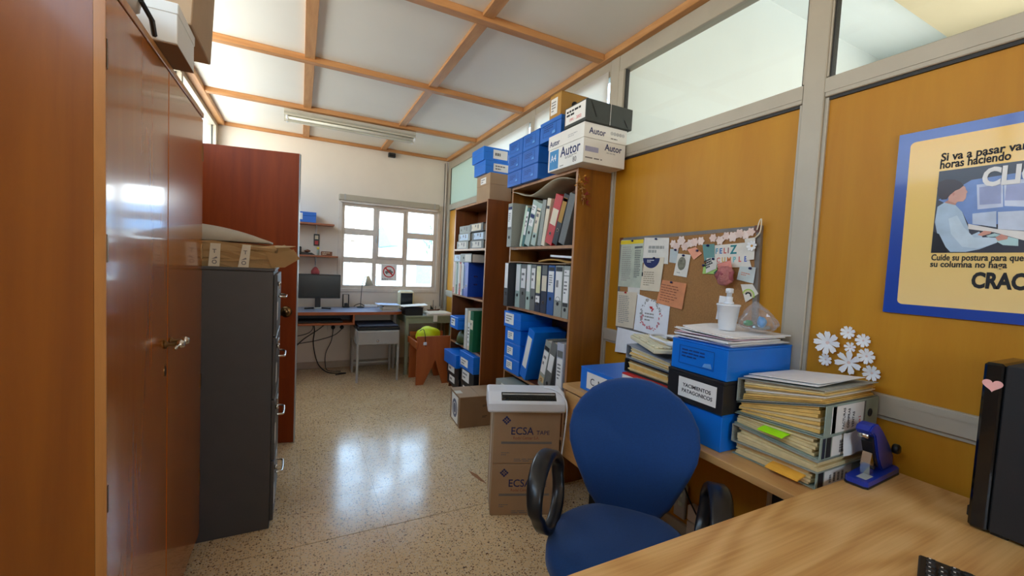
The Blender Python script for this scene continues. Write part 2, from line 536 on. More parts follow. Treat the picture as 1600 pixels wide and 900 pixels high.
# ================================================================ THE SETTING
XL, XR, YB, YF, ZC = -0.836, 1.82, 5.667, -2.2, 2.82
def translucent(name, col, mixf=0.5, rough=0.7):
    m, t, b = base(name)
    t.nodes.remove(b)
    d = N(t, 'BsdfDiffuse'); d.inputs[0].default_value = col
    tl = N(t, 'BsdfTranslucent'); tl.inputs[0].default_value = col
    mx = N(t, 'MixShader'); mx.inputs[0].default_value = mixf
    t.links.new(d.outputs[0], mx.inputs[1]); t.links.new(tl.outputs[0], mx.inputs[2])
    t.links.new(mx.outputs[0], t.nodes['Material Output'].inputs[0])
    MATS[name] = m
    return m
M_frost = translucent('obscured_glass_pane', S(196, 206, 192), 0.32)
M_cover = translucent('thin_white_cover', S(236, 230, 222), 0.45)

# floor: a bed with terrazzo tiles laid on it, joints recessed
fl = struct('floor', box(bm_new(), XL - 0.1, XR + 0.1, YF - 0.1, YB + 0.1, -0.06, -0.0025), M_joint)
M_floor.node_tree.nodes['Texture Coordinate'].object = fl
T_ = 0.40
xs = []
x = 0.03 - 3 * T_
while x < XR + 0.1:
    xs.append((max(x, XL - 0.1), min(x + T_, XR + 0.1))); x += T_
ys = []
y = 2.17 - 11 * T_
while y < YB + 0.1:
    ys.append((max(y, YF - 0.1), min(y + T_, YB + 0.1))); y += T_
for (y0, y1) in ys:
    for (x0, x1) in xs:
        if x1 - x0 < 0.02 or y1 - y0 < 0.02: continue
        wide = 0.0022 if abs(y0 - 2.17) < 0.01 else 0.0005
        wide2 = 0.0022 if abs(y1 - 2.17) < 0.01 else 0.0005
        o = link_bm('tile', box(bm_new(), x0 + 0.0005, x1 - 0.0005, y0 + wide, y1 - wide2, -0.02, 0.0), M_floor, fl)

link_bm('brown_stain', prism(bm_new(), [(0.0, 0.0), (0.05, 0.012), (0.13, 0.004), (0.10, -0.006), (0.04, -0.008)], frame((1.045, 2.575, 0.0), (0.20, -0.98, 0), (0.98, 0.20, 0)) @ Matrix.Diagonal((1.6, 1.5, 1, 1)), 0.0001, 0.0006), plain('brown_stain', S(150, 96, 48), 0.7), fl)

# ceiling: white boards between pine battens
ce = struct('ceiling', box(bm_new(), XL - 0.1, XR + 0.1, YF - 0.1, YB + 0.1, ZC + 0.012, ZC + 0.08), M_ceil)
cx = [XL, 0.033, 0.925, XR]
cy = [YF, -1.06, 0.06, 1.19, 2.32, 3.445, 4.575, YB]
for i in range(3):
    for j in range(7):
        link_bm('ceiling_panel', box(bm_new(), cx[i] + 0.002, cx[i+1] - 0.002, cy[j] + 0.002, cy[j+1] - 0.002, ZC, ZC + 0.011), M_ceil, ce)
for x0 in cx[1:3]:
    for j in range(7):
        link_bm('batten', box(bm_new(), x0 - 0.034, x0 + 0.034, cy[j] + 0.031, cy[j+1] - 0.031, ZC - 0.024, ZC - 0.0005, 0.002), M_batten, ce)
for y0 in cy[1:-1]:
    link_bm('cross_batten', box(bm_new(), XL + 0.07, XR - 0.06, y0 - 0.030, y0 + 0.030, ZC - 0.042, ZC - 0.0005, 0.003), M_battenx, ce)
link_bm('edge_batten', box(bm_new(), XL, XL + 0.068, YF, YB - 0.03, ZC - 0.045, ZC - 0.0005, 0.003), M_batten, ce)
link_bm('edge_batten', box(bm_new(), XR - 0.058, XR + 0.01, YF, YB - 0.03, ZC - 0.045, ZC - 0.0005, 0.003), M_batten, ce)
link_bm('edge_batten', box(bm_new(), XL, XR, YB - 0.028, YB, ZC - 0.038, ZC - 0.0005, 0.003), M_battenx, ce)

# back wall with the window opening
wx0, wx1, wz0, wz1 = 0.445, 1.690, 0.995, 2.09
bm = bm_new()
for a in ((XL - 0.1, wx0, 0, ZC), (wx1, XR + 0.1, 0, ZC), (wx0, wx1, 0, wz0), (wx0, wx1, wz1, ZC)):
    box(bm, a[0], a[1], YB, YB + 0.14, a[2], a[3])
struct('wall_back', bm, M_plaster)
bb = struct('baseboard_back', box(bm_new(), XL, XR - 0.02, YB - 0.014, YB - 0.0005, 0.0005, 0.085, 0.003), M_skirt)

# left wall: plastered below, glazed clerestory above
bm = bm_new()
box(bm, XL - 0.1, XL, YF, YB, 0, 2.20)
box(bm, XL - 0.1, XL, YF, -0.4, 2.20, ZC)
struct('wall_left', bm, M_plaster)
bb = struct('baseboard_left', box(bm_new(), XL + 0.0005, XL + 0.012, 3.72, YB - 0.02, 0.0005, 0.085, 0.003), M_skirt)
w3 = struct('window_3', box(bm_new(), XL - 0.07, XL + 0.004, -0.4, YB, 2.20, 2.245), M_alu)
link_bm('window_frame', box(bm_new(), XL - 0.07, XL + 0.004, -0.4, YB, 2.735, ZC), M_alu, w3)
yy = [-0.4, 1.13, 2.6, 4.07, 5.53]
for k, y0 in enumerate(yy):
    link_bm('window_post', box(bm_new(), XL - 0.07, XL + 0.006, y0, y0 + (0.05 if k < 4 else YB - 5.53), 2.245, 2.735), M_alu, w3)
    if k < 4:
        link_bm('pane', box(bm_new(), XL - 0.04, XL - 0.035, y0 + 0.05, yy[k+1], 2.245, 2.735), M_glass, w3)
        link_bm('gasket', box(bm_new(), XL - 0.034, XL - 0.026, yy[k+1] - 0.008, yy[k+1], 2.245, 2.735), M_aludark, w3)

# wall behind the viewer with its window
bm = bm_new()
for a in ((XL - 0.1, 0.10, 0, ZC), (1.30, XR + 0.1, 0, ZC), (0.10, 1.30, 0, 1.20), (0.10, 1.30, 2.30, ZC)):
    box(bm, a[0], a[1], YF - 0.14, YF, a[2], a[3])
struct('wall_front', bm, M_plaster)
w2 = struct('window_2', box(bm_new(), 0.10, 1.30, YF - 0.10, YF - 0.04, 1.20, 1.25), M_winframe)
for a in ((0.10, 1.30, 2.25, 2.30), (0.10, 0.15, 1.25, 2.25), (1.25, 1.30, 1.25, 2.25), (0.67, 0.73, 1.25, 2.25)):
    link_bm('window_frame', box(bm_new(), a[0], a[1], YF - 0.10, YF - 0.04, a[2], a[3]), M_winframe, w2)
for a in ((0.15, 0.67), (0.73, 1.25)):
    link_bm('pane', box(bm_new(), a[0], a[1], YF - 0.075, YF - 0.07, 1.25, 2.25), M_glass, w2)

# right wall: aluminium partition with ochre ply panels and a glazed strip on top
posts = [-1.30, -0.155, 0.995, 2.222, 3.300, 4.440, 5.610]
wr = struct('wall_right', box(bm_new(), XR + 0.012, XR + 0.04, YF, YB, 0, 2.12), M_plaster_side)
def stile(y0, y1, z0, z1, nm, far=0.0):
    bm = bm_new()
    box(bm, 1.800, XR + 0.045, y0, y1, z0, z1, 0.003)
    return link_bm(nm, bm, M_alu, wr)
for p in posts:
    stile(p - 0.040, p + 0.040, 0, 2.775, 'post')
    for s in (-1, 1):
        link_bm('glazing_bead', box(bm_new(), 1.811, XR + 0.02, p + s*0.0405, p + s*0.053, 0.10, 2.11), M_alu, wr)
        link_bm('glazing_bead', box(bm_new(), 1.806, XR + 0.02, p + s*0.0405, p + s*0.047, 2.19, 2.674), M_alu, wr)
        link_bm('gasket', box(bm_new(), 1.812, XR + 0.02, p + s*0.0472, p + s*0.0535, 2.19, 2.674), M_aludark, wr)
ends = [YF] + posts + [YB]
for k in range(len(ends) - 1):
    a = ends[k] + (0.040 if k > 0 else 0)
    b = ends[k+1] - (0.040 if k < len(ends) - 2 else 0)
    if b - a < 0.05: continue
    for z0, z1, zm in ((0.0, 0.10, None), (0.945, 1.020, 0.998), (2.112, 2.186, 2.132), (2.674, 2.775, None)):
        bm = bm_new()
        box(bm, 1.803, XR + 0.045, a + 0.0004, b - 0.0004, z0, z1, 0.003)
        if zm: box(bm, 1.8005, 1.806, a + 0.0004, b - 0.0004, zm - 0.003, z1 - 0.006 if z0 < 1 else z1 - 0.004)
        link_bm('rail', bm, M_alu, wr)
    for z0, z1 in ((0.10, 0.945), (1.02, 2.112)):
        link_bm('ply_panel', box(bm_new(), XR, XR + 0.011, a + 0.002, b - 0.002, z0, z1), M_panel, wr)
        link_bm('panel_bead', box(bm_new(), 1.812, XR - 0.0005, a + 0.014, b - 0.014, z1 - 0.012, z1 - 0.0005), M_alu if z1 < 1 else M_aludark, wr)
    if k < 7:
        link_bm('pane', box(bm_new(), XR - 0.002, XR + 0.004, a + 0.002, b - 0.002, 2.186, 2.674), M_frost if k >= 6 else M_glass, wr, ).data
bm = box(bm_new(), 1.806, XR + 0.02, 2.130, 2.1345, 2.19, 2.674); box(bm, 1.802, XR + 0.02, 2.1350, 2.1805, 2.187, 2.673)
link_bm('glazing_bead', bm, M_alu, wr)
link_bm('gasket', box(bm_new(), 1.812, XR + 0.02, 2.1240, 2.1295, 2.19, 2.673), M_aludark, wr)
# thin white covers hung inside the glazing of the two bays above the bookcases
for k, (y0, y1, dz) in enumerate(((2.27, 3.255, 0.03), (3.345, 4.395, 0.06))):
    fr = frame((1.7985, y1, 2.19), (0, -1, 0), (0, 0, 1))
    single('window_cover', sheet(bm_new(), fr, y1 - y0 - 0.005, 0.55 - dz, 14, 6, lambda u, v: 0.003 * sin(9*u + 3*v) * (1 - v) + 0.004 + 0.01 * max(0, u - 0.9)), M_cover,
           ('thin white cover hung over the high glazing behind the paper boxes', 'thin white cover over the high glazing above the far bookcase')[k], 'cover', smooth=True)

# the hall beyond the partition, seen through the glazed strip
bm = bm_new()
box(bm, XR + 0.05, 5.2, 2.2, 2.3, 0, 3.7)
box(bm, XR + 0.05, 5.2, 1.66, 2.2, 3.60, 3.7)
box(bm, 3.2, 3.3, 2.3, YB + 0.1, 0, 3.2)
box(bm, 5.1, 5.2, YF, 2.2, 0, 1.65); box(bm, 5.1, 5.2, YF, 2.2, 2.85, 3.6); box(bm, 5.1, 5.2, YF, -0.9, 1.65, 2.85); box(bm, 5.1, 5.2, 1.4, 2.2, 1.65, 2.85)
hall = struct('wall_hall', bm, M_plaster_side)
link_bm('hall_ceiling', box(bm_new(), XR - 0.0, 5.2, YF, 1.655, 3.52, 3.7), M_hall_beige, hall)
link_bm('hall_floor', box(bm_new(), XR + 0.12, 5.2, YF, YB, -0.06, 0), M_skirt, hall)
link_bm('hall_gable', box(bm_new(), XR + 0.0, 5.2, YF - 0.1, YF, 0, 3.6), M_plaster_side, hall)
link_bm('hall_upstand', box(bm_new(), XR + 0.05, XR + 0.09, YF, 2.2, 2.84, 3.6), M_plaster_side, hall)

# far window: painted steel frame, eight panes
w1 = struct('window_1', box(bm_new(), wx0, wx1, YB + 0.015, YB + 0.065, wz0, 1.048), M_winframe)
def wb(nm, x0, x1, z0, z1, y0=0.015, y1=0.065, m=None):
    return link_bm(nm, box(bm_new(), x0, x1, YB + y0, YB + y1, z0, z1, 0.003), m or M_winframe, w1)
wb('window_frame', wx0, wx1, 2.043, wz1); wb('window_frame', wx0, 0.490, 1.048, 2.043); wb('window_frame', 1.630, wx1, 1.048, 2.043)
wb('mullion', 0.835, 0.886, 1.048, 2.043); wb('mullion', 1.232, 1.281, 1.048, 2.043)
for x0, x1 in ((0.490, 0.835), (1.281, 1.630)):
    for z0, z1 in ((1.335, 1.406), (1.689, 1.768)):
        wb('transom', x0, x1, z0, z1)
sash = wb('transom', 0.886, 1.232, 1.328, 1.40)
wb('sash', 0.887, 1.231, 1.400, 1.430, 0.0, 0.05); wb('sash', 0.887, 1.231, 2.016, 2.043, 0.0, 0.05)
wb('sash', 0.887, 0.908, 1.430, 2.016, 0.0, 0.05); wb('sash', 1.212, 1.231, 1.430, 2.016, 0.0, 0.05)
wb('window_handle', 0.872, 0.884, 1.60, 1.69, -0.02, 0.014, M_steel)
for x0, x1, zs in ((0.49, 0.835, ((1.048, 1.335), (1.406, 1.689), (1.768, 2.043))), (0.886, 1.232, ((1.048, 1.328),)), (0.908, 1.212, ((1.43, 2.016),)), (1.281, 1.63, ((1.048, 1.335), (1.406, 1.689), (1.768, 2.043)))):
    for z0, z1 in zs:
        link_bm('pane', box(bm_new(), x0, x1, YB + 0.036, YB + 0.040, z0, z1), M_glass, w1)
bm = bm_new()
for x0, x1, z0, z1 in ((wx0 - 0.03, wx0 + 0.012, wz0 - 0.03, wz1 + 0.0), (wx1 - 0.012, wx1 + 0.03, wz0 - 0.03, wz1), (wx0 + 0.012, wx1 - 0.012, wz0 - 0.03, wz0 + 0.012)):
    box(bm, x0, x1, YB - 0.012, YB - 0.0005, z0, z1, 0.003)
link_bm('casing', bm, M_winframe, w1)

# outside, seen washed out through the far window
og = struct('ground_outside', box(bm_new(), -40, 40, YB + 0.2, 60, -1.2, -1.0), plain('pale_yard', S(190, 186, 180), 0.9))
def house(x0, x1, y0, y1, h, roofh, label, wall, roofm):
    t = Th('house', label, 'house', ((x0+x1)/2, y0, -1.0))
    t.box('wall', wall, x0, x1, y0, y1, -0.999, h)
    bm = bm_new()
    fr = frame((x0 - 0.4, y1 + 0.3, h), (0, -1, 0), (0, 0, 1))
    prism(bm, [(0, 0), (y1 - y0 + 0.6, 0), ((y1 - y0 + 0.6)/2, roofh)], frame((x0 - 0.4, y0 - 0.3, h + 0.001), (0, 1, 0), (0, 0, 1)), 0, x1 - x0 + 0.8)
    t.part('roof', bm, roofm)
    nwin = max(2, int((x1 - x0) / 2.2))
    for k in range(nwin):
        xa = x0 + (k + 0.5) * (x1 - x0) / nwin
        t.box('window', plain('far_window', S(120, 140, 160), 0.3), xa - 0.45, xa + 0.45, y0 - 0.04, y0 - 0.002, 0.2, 1.3)
    return t
house(4.5, 13, 22, 28, 2.1, 1.3, 'pale house with a blue-grey roof outside the far window', plain('far_wall', S(226, 222, 214), 0.9), plain('far_roof', S(120, 150, 176), 0.8))
house(-5, 2.6, 26, 33, 2.4, 1.5, 'pale house with a tan roof further off outside the far window', plain('far_wall_tan', S(214, 204, 188), 0.9), plain('far_roof_tan', S(176, 150, 128), 0.8))
t = Th('tree', 'pale leafy tree outside the right side of the far window', 'tree', (6.2, 19, -1.0))
t.part('trunk', tube(bm_new(), [(6.2, 19, -1), (6.25, 19, 0.4), (6.2, 19.05, 1.6)], 0.12, rads=[0.16, 0.12, 0.07]), plain('bark', S(110, 96, 80), 0.9))
bm = bm_new()
rt = random.Random(3)
for k in range(380):
    a, e, rr = rt.uniform(0, 2*pi), rt.uniform(-0.6, 1.4), rt.uniform(0.4, 1.0)
    c = Vector((6.2 + 1.2*rr*cos(a)*cos(e), 19 + 1.2*rr*sin(a)*cos(e), 2.3 + 1.1*rr*sin(e)))
    d1 = Vector((rt.uniform(-1, 1), rt.uniform(-1, 1), rt.uniform(-1, 1))).normalized() * 0.16
    d2 = d1.orthogonal().normalized() * 0.07
    bm.faces.new([bm.verts.new(c - d1), bm.verts.new(c + d2), bm.verts.new(c + d1), bm.verts.new(c - d2)])
t.part('foliage', bm, plain('leaves', S(110, 134, 100), 0.8), kind='stuff')

# notice in the far window: a car inside a barred red ring
t = Th('window_notice', 'white no-parking notice with a barred car in a red ring on the far window', 'notice', (1.05, YB + 0.034, 1.11))
fr = frame((0.955, YB + 0.0335, 1.115), (1, 0, 0), (0, 0, 1))
t.part('paper', prism(bm_new(), [(0, 0), (0.20, 0), (0.20, 0.212), (0, 0.212)], fr, 0, 0.001), M_paper)
f2 = frame((1.055, YB + 0.0324, 1.235), (1, 0, 0), (0, 0, 1))
bm = ringp(bm_new(), 0.064, 0.078, f2, 0, 0.001)
prism(bm, [(-0.052, 0.040), (-0.040, 0.052), (0.052, -0.040), (0.040, -0.052)], f2, 0.0011, 0.0016)
t.part('prohibition_ring', bm, M_inkred)
bm = prism(bm_new(), [(-0.05, -0.018), (0.05, -0.018), (0.05, 0.004), (0.034, 0.008), (0.022, 0.028), (-0.022, 0.028), (-0.034, 0.008), (-0.05, 0.004)], f2, 0, 0.0006)
disc(bm, 0.012, frame((1.025, YB + 0.0324, 1.214), (1, 0, 0), (0, 0, 1)), 0.0007, 0.0009, 10)
disc(bm, 0.012, frame((1.085, YB + 0.0324, 1.214), (1, 0, 0), (0, 0, 1)), 0.0007, 0.0009, 10)
t.part('car_symbol', bm, M_inkgrey)
t.part('lettering', print_lines(bm_new(), frame((0.965, YB + 0.0324, 1.122), (1, 0, 0), (0, 0, 1)), 0.18, 0.026, 2), M_inkgrey)

# blind box above the far window, small black sensor under the ceiling, conduit in the corner
t = Th('blind_box', 'grey blind headrail fixed above the far window', 'blind', (1.045, YB, 2.085))
t.box('headrail', M_alu, 0.412, 1.676, YB - 0.075, YB - 0.001, 2.10, 2.172, 0.006)
t.box('bottom_bar', M_winframe, 0.43, 1.66, YB - 0.062, YB - 0.02, 2.080, 2.0995, 0.004)
for xx in (0.47, 1.60): t.box('bracket', M_steel, xx, xx + 0.02, YB - 0.078, YB - 0.0755, 2.10, 2.175)
t = Th('alarm_sensor', 'small dark sensor box under the ceiling batten of the far wall', 'sensor', (1.03, YB, 2.70))
t.box('housing', M_blk, 0.985, 1.075, YB - 0.055, YB - 0.001, 2.715, 2.768, 0.006)
t.box('lens', M_screen, 1.0, 1.06, YB - 0.058, YB - 0.0555, 2.722, 2.742)
single('conduit', tube(bm_new(), [(1.772, YB - 0.02, 0.75), (1.772, YB - 0.02, 1.8), (1.772, YB - 0.02, 2.76)], 0.011, 8), M_winframe, 'pale cable conduit running up the far right corner', 'conduit', smooth=True)
single('corner_cable', tube(bm_new(), spline([(1.752, YB - 0.015, 0.78), (1.748, YB - 0.015, 1.5), (1.755, YB - 0.015, 2.2), (1.75, YB - 0.015, 2.75)]), 0.004, 6), M_blk, 'thin black cable beside the conduit in the far right corner', 'cable')

# open mahogany door leaf, hinged on the left wall
d1 = bpy.data.objects.new('door_1', None); COL.objects.link(d1)
d1['kind'] = 'structure'
d1.location = (-0.826, 3.600, 0.006)
d1.rotation_euler = (0, 0, math.atan2(-0.150, 0.811))
LW = 0.824
link_bm('leaf', box(bm_new(), 0, LW, -0.019, 0.019, 0, 2.118, 0.002), M_reddoor, d1)
link_bm('edge_strip', box(bm_new(), LW + 0.0003, LW + 0.005, -0.019, 0.019, 0, 2.118), M_steel, d1)
fr = frame((LW - 0.066, -0.0192, 0.976), (1, 0, 0), (0, 0, 1))
lk = link_bm('lock_rose', lathe(bm_new(), [(0.040, 0), (0.040, 0.004), (0.034, 0.010)], fr=fr, seg=24), M_brass, d1, True)
link_bm('lock_cylinder', lathe(bm_new(), [(0.020, 0.0101), (0.020, 0.022), (0.016, 0.026)], fr=fr, seg=20), M_brass, lk, True)
for z in (0.25, 1.05, 1.85):
    link_bm('hinge', lathe(bm_new(), [(0.007, 0), (0.007, 0.09)], c=(-0.002, -0.022, z), seg=10), M_brass, d1)

# fluorescent fitting
t = Th('ceiling_light', 'unlit twin-tube fluorescent ceiling light with a cream reflector', 'ceiling light', (0.5, 4.62, ZC - 0.045))
zt = ZC - 0.045
bm = bm_new()
prism(bm, [(-0.085, 0), (0.085, 0), (0.075, -0.055), (-0.075, -0.055)], frame((-0.165, 4.68, zt - 0.001), (0, 1, 0), (0, 0, 1)), 0, 1.25)
t.part('housing', bm, M_lamp)
for s in (-1, 1):
    bm = bm_new()
    prism(bm, [(s*0.020, -0.056), (s*0.115, -0.030), (s*0.115, -0.034), (s*0.022, -0.060)], frame((-0.160, 4.68, zt), (0, 1, 0), (0, 0, 1)), 0, 1.24)
    t.part('reflector', bm, M_lamp)
    t.part('tube', tube(bm_new(), [(-0.13, 4.68 + s*0.055, zt - 0.075), (1.07, 4.68 + s*0.055, zt - 0.075)], 0.013, 12), M_tube, smooth=True)
    for xx in (-0.148, 1.066):
        t.box('lampholder', M_white, xx, xx + 0.018, 4.68 + s*0.055 - 0.014, 4.68 + s*0.055 + 0.014, zt - 0.092, zt - 0.056, 0.003)
bm = prism(bm_new(), [(-0.018, -0.056), (0.018, -0.056), (0.010, -0.095), (-0.010, -0.095)], frame((-0.164, 4.68, zt), (0, 1, 0), (0, 0, 1)), 0, 1.248)
t.part('centre_spine', bm, M_lamp)

# ================================================================ LEFT SIDE
# wardrobe
t = Th('wardrobe', 'tall glossy cedar wardrobe with two doors at the left of the room', 'wardrobe', (-0.62, 1.83, 0))
t.box('side_panel', M_ward, -0.832, -0.421, 1.288, 1.306, 0.0, 1.990)
t.box('side_panel', M_ward, -0.832, -0.421, 2.342, 2.360, 0.0, 1.990)
t.box('top_panel', M_wedge, -0.832, -0.400, 1.286, 2.362, 1.991, 2.013, 0.002)
t.box('back_panel', M_casedark, -0.832, -0.822, 1.307, 2.341, 0.06, 1.990)
t.box('plinth', M_casedark, -0.810, -0.425, 1.307, 2.341, 0.0, 0.055)
for (a, b, hy, sgn) in ((1.288, 1.802, 1.772, 1), (1.806, 2.360, 1.838, -1)):
    bm = bm_new()
    box(bm, -0.4205, -0.402, a + 0.004, b, 0.060, 1.985, 0.001)
    d = t.part('door', bm, M_wdoor)
    if sgn == 1:
        e = t.box('door_edging', M_wedge, -0.4205, -0.400, a, a + 0.0038, 0.060, 1.985, parent=d)
    fr = frame((-0.4018, hy, 1.075), (0, 1, 0), (0, 0, 1))
    if sgn == 1 or True:
        h = t.part('handle', lathe(bm_new(), [(0.014, 0), (0.014, 0.004), (0.006, 0.010), (0.006, 0.030)], fr=fr, seg=14), M_brass, parent=d, smooth=True)
        t.part('handle', merge(lathe(bm_new(), [(0.005, 0.0305), (0.013, 0.036), (0.015, 0.045), (0.010, 0.055)], fr=fr, seg=14), tube(bm_new(), [(-0.362, hy - sgn*0.012, 1.075), (-0.362, hy - sgn*0.055, 1.070)], 0.005)), M_chrome, parent=d, smooth=True)
    if sgn == 1:
        t.part('keyhole_plate', disc(bm_new(), 0.012, frame((-0.4018, hy + 0.004, 0.985), (0, 1, 0), (0, 0, 1)), 0, 0.002, 14, 1.6), M_brass, parent=d)
    for z in (0.30, 0.76, 1.36, 1.80):
        t.box('hinge', M_brass, -0.4015, -0.399, (a + 0.005) if sgn == 1 else b - 0.010, (a + 0.012) if sgn == 1 else b - 0.003, z, z + 0.065, parent=d)

# things on top of the wardrobe
ZW = 2.014
t = Th('cardboard_box', 'white cardboard box overhanging the wardrobe top, under a brown box', 'box', (-0.49, 1.75, ZW))
t.box('carton', M_cardw, -0.64, -0.345, 1.64, 1.86, ZW + 0.004, 2.135, 0.002)
t.box('underside', M_card2, -0.64, -0.345, 1.64, 1.86, ZW + 0.0005, ZW + 0.0035)
t.box('lid_rim', M_cardw, -0.642, -0.343, 1.638, 1.862, 2.105, 2.1375, 0.002)
t = Th('cardboard_box', 'large brown cardboard box with an open flap, topmost on the wardrobe', 'box', (-0.47, 1.93, 2.139))
bm = bm_new()
box(bm, -0.66, -0.335, 1.77, 2.10, 2.1395, 2.42, 0.003)
for v in bm.verts:
    if v.co.x > -0.40:
        if v.co.z < 2.2: v.co.x += 0.0
        else: v.co.x += 0.012
t.part('carton', bm, M_card)
bm = prism(bm_new(), [(0, 0), (0.33, 0.0), (0.30, 0.13), (0.03, 0.13)], frame((-0.660, 1.77, 2.4215), (0, 1, 0), (-1, 0, 0.2)), 0, 0.004)
t.part('flap', bm, M_card)
bm = prism(bm_new(), [(0, 0), (0.31, 0.0), (0.28, 0.10), (0.03, 0.10)], frame((-0.322, 1.78, 2.4215), (0, 1, 0), (0.95, 0, 0.05)), 0, 0.004)
t.part('flap', bm, M_cardw, label='white inner flap folded outwards')
t.box('hand_hole', M_blk, -0.322, -0.3205, 1.90, 1.97, 2.335, 2.352)
def lump(c, r, seed, sub=3, amp=0.18):
    bm = bm_new()
    bmesh.ops.create_icosphere(bm, subdivisions=sub, radius=1.0)
    rr = random.Random(seed)
    ph = [rr.uniform(0, 6.28) for _ in range(6)]
    for v in bm.verts:
        k = 1 + amp * (sin(5*v.co.x + ph[0]) * sin(6*v.co.y + ph[1]) + 0.6*sin(9*v.co.z + ph[2] + 4*v.co.x))
        v.co = Vector((c[0] + v.co.x*r[0]*k, c[1] + v.co.y*r[1]*k, c[2] + v.co.z*r[2]*(k if v.co.z > 0 else 1)))
    return bm
t = Th('bag', 'white plastic bag with a black strap at the near end of the wardrobe top', 'bag', (-0.47, 1.50, ZW))
t.part('bag_body', lump((-0.50, 1.50, ZW + 0.062), (0.11, 0.11, 0.060), 4, amp=0.08), M_cardw, smooth=True)
t.part('strap', tube(bm_new(), [(-0.395, 1.50, ZW + 0.045), (-0.386, 1.56, ZW + 0.025), (-0.395, 1.62, ZW + 0.008)], 0.007, 6), M_blk)

# filing cabinet
t = Th('filing_cabinet', 'charcoal steel four-drawer filing cabinet beside the wardrobe', 'filing cabinet', (-0.47, 2.60, 0))
t.box('body', M_cab, -0.830, -0.115, 2.372, 2.832, 0.0, 1.310, 0.003)
t.box('top_cap', M_cab, -0.832, -0.110, 2.370, 2.834, 1.3105, 1.325, 0.003)
for k in range(4):
    z0 = 0.035 + k * 0.317
    d = t.box('drawer', M_cab, -0.1145, -0.098, 2.380, 2.824, z0, z0 + 0.310, 0.003)
    bm = tube(bm_new(), spline([(-0.098, 2.52, z0 + 0.19), (-0.072, 2.525, z0 + 0.187), (-0.064, 2.55, z0 + 0.185), (-0.064, 2.65, z0 + 0.185), (-0.072, 2.675, z0 + 0.187), (-0.098, 2.68, z0 + 0.19)], 4), 0.005, 8)
    t.part('handle', bm, M_chrome, parent=d, smooth=True)
    t.box('label_holder', M_chrome, -0.0978, -0.094, 2.55, 2.65, z0 + 0.225, z0 + 0.265, parent=d)
    t.part('lock', lathe(bm_new(), [(0.011, 0), (0.011, 0.010), (0.007, 0.014)], fr=frame((-0.0978, 2.42, z0 + 0.262), (0, 1, 0), (0, 0, 1)), seg=12), M_chrome, parent=d, smooth=True)
    t.box('card', M_label, -0.0978, -0.0965, 2.395, 2.45, z0 + 0.08, z0 + 0.17, parent=d)

# parcel wrapped in kraft paper
ZF = 1.3255
t = Th('parcel', 'parcel wrapped in crumpled kraft paper with printed tape on the filing cabinet', 'parcel', (-0.46, 2.60, ZF))
bm = bm_new()
nx, ny, nz = 14, 8, 4
rp_ = random.Random(11)
bmesh.ops.create_cube(bm, size=1.0)
bmesh.ops.subdivide_edges(bm, edges=bm.edges[:], cuts=7, use_grid_fill=True)
for v in bm.verts:
    x = -0.46 + v.co.x * 0.70; y = 2.60 + v.co.y * 0.40; z = ZF + 0.052 + v.co.z * 0.104
    on_b = v.co.z < -0.49
    j = 0.0 if on_b else 0.009
    v.co = Vector((x + rp_.uniform(-j, j), y + rp_.uniform(-j, j), z + rp_.uniform(-j, j) + (0 if on_b else 0.012*cos(3*v.co.x))))
t.part('wrapping', bm, M_kraft)
bm = bm_new()
F0 = frame((-0.118, 2.385, ZF + 0.006), (1, 0, 0), (0, 0, 1))
prism(bm, [(0, 0), (0.060, 0.004), (0.128, 0.050), (0.098, 0.096), (0.020, 0.072), (-0.03, 0.076)], frame((-0.125, 2.392, ZF + 0.004), (1, -0.25, 0), (0, 0, 1)), 0, 0.003)
prism(bm, [(-0.06, 0.0), (0.075, -0.004), (0.105, 0.02), (0.02, 0.06), (-0.08, 0.05)], frame((-0.125, 2.402, ZF + 0.1), (1, 0.2, 0.1), (0, 1, 0.2)), 0, 0.003)
prism(bm, [(0, 0), (0.06, 0.02), (0.10, 0.08), (0.04, 0.12), (0.0, 0.10)], frame((-0.115, 2.55, ZF + 0.004), (1, 0.3, 0), (0, 0, 1)), 0, 0.003)
t.part('folded_end', bm, M_kraft)
for x0, tp in ((-0.385, 0), (-0.268, 1)):
    bm = bm_new()
    y_f = 2.3895
    prism(bm, [(0.002, 0), (0.046, 0), (0.050 + 0.004*tp, 0.108), (0.010 + 0.010*tp, 0.108)], frame((x0, y_f, ZF + 0.001), (1, 0, 0), (0, 0, 1)), 0, 0.001)
    tp_o = t.part('tape', bm, M_tape)
    bm = text_bm('T', frame((x0 + 0.018 + 0.006*tp, y_f - 0.0012, ZF + 0.064), (1, 0, 0), (0, 0, 1)), 0.026, bold=0.02)
    ringp(bm, 0.006, 0.010, frame((x0 + 0.026, y_f - 0.0012, ZF + 0.022), (1, 0, 0), (0, 0, 1)), 0, 0.0004, 12)
    prism(bm, [(-0.012, 0), (0.012, 0.006), (0.008, 0.014)], frame((x0 + 0.026, y_f - 0.0012, ZF + 0.034), (1, 0, 0), (0, 0, 1)), 0, 0.0004)
    t.part('tape_print', bm, M_inkgrey, parent=tp_o)
t = Th('envelope', 'large pale padded envelope arched over the kraft parcel', 'envelope', (-0.52, 2.60, ZF + 0.125))
fr = frame((-0.80, 2.43, ZF + 0.124), (1, 0, 0), (0, 1, 0))
eb = sheet(bm_new(), fr, 0.66, 0.34, 20, 8, lambda u, v: 0.0005, 0.010)
for v in eb.verts:
    if v.co.z > ZF + 0.124 + 0.006:
        u_, w_ = (v.co.x + 0.80)/0.66, (v.co.y - 2.43)/0.34
        v.co.z += 0.066 * max(0.0, sin(pi*min(1, u_*1.02)))**0.8 * (0.55 + 0.45*cos(2.2*w_))
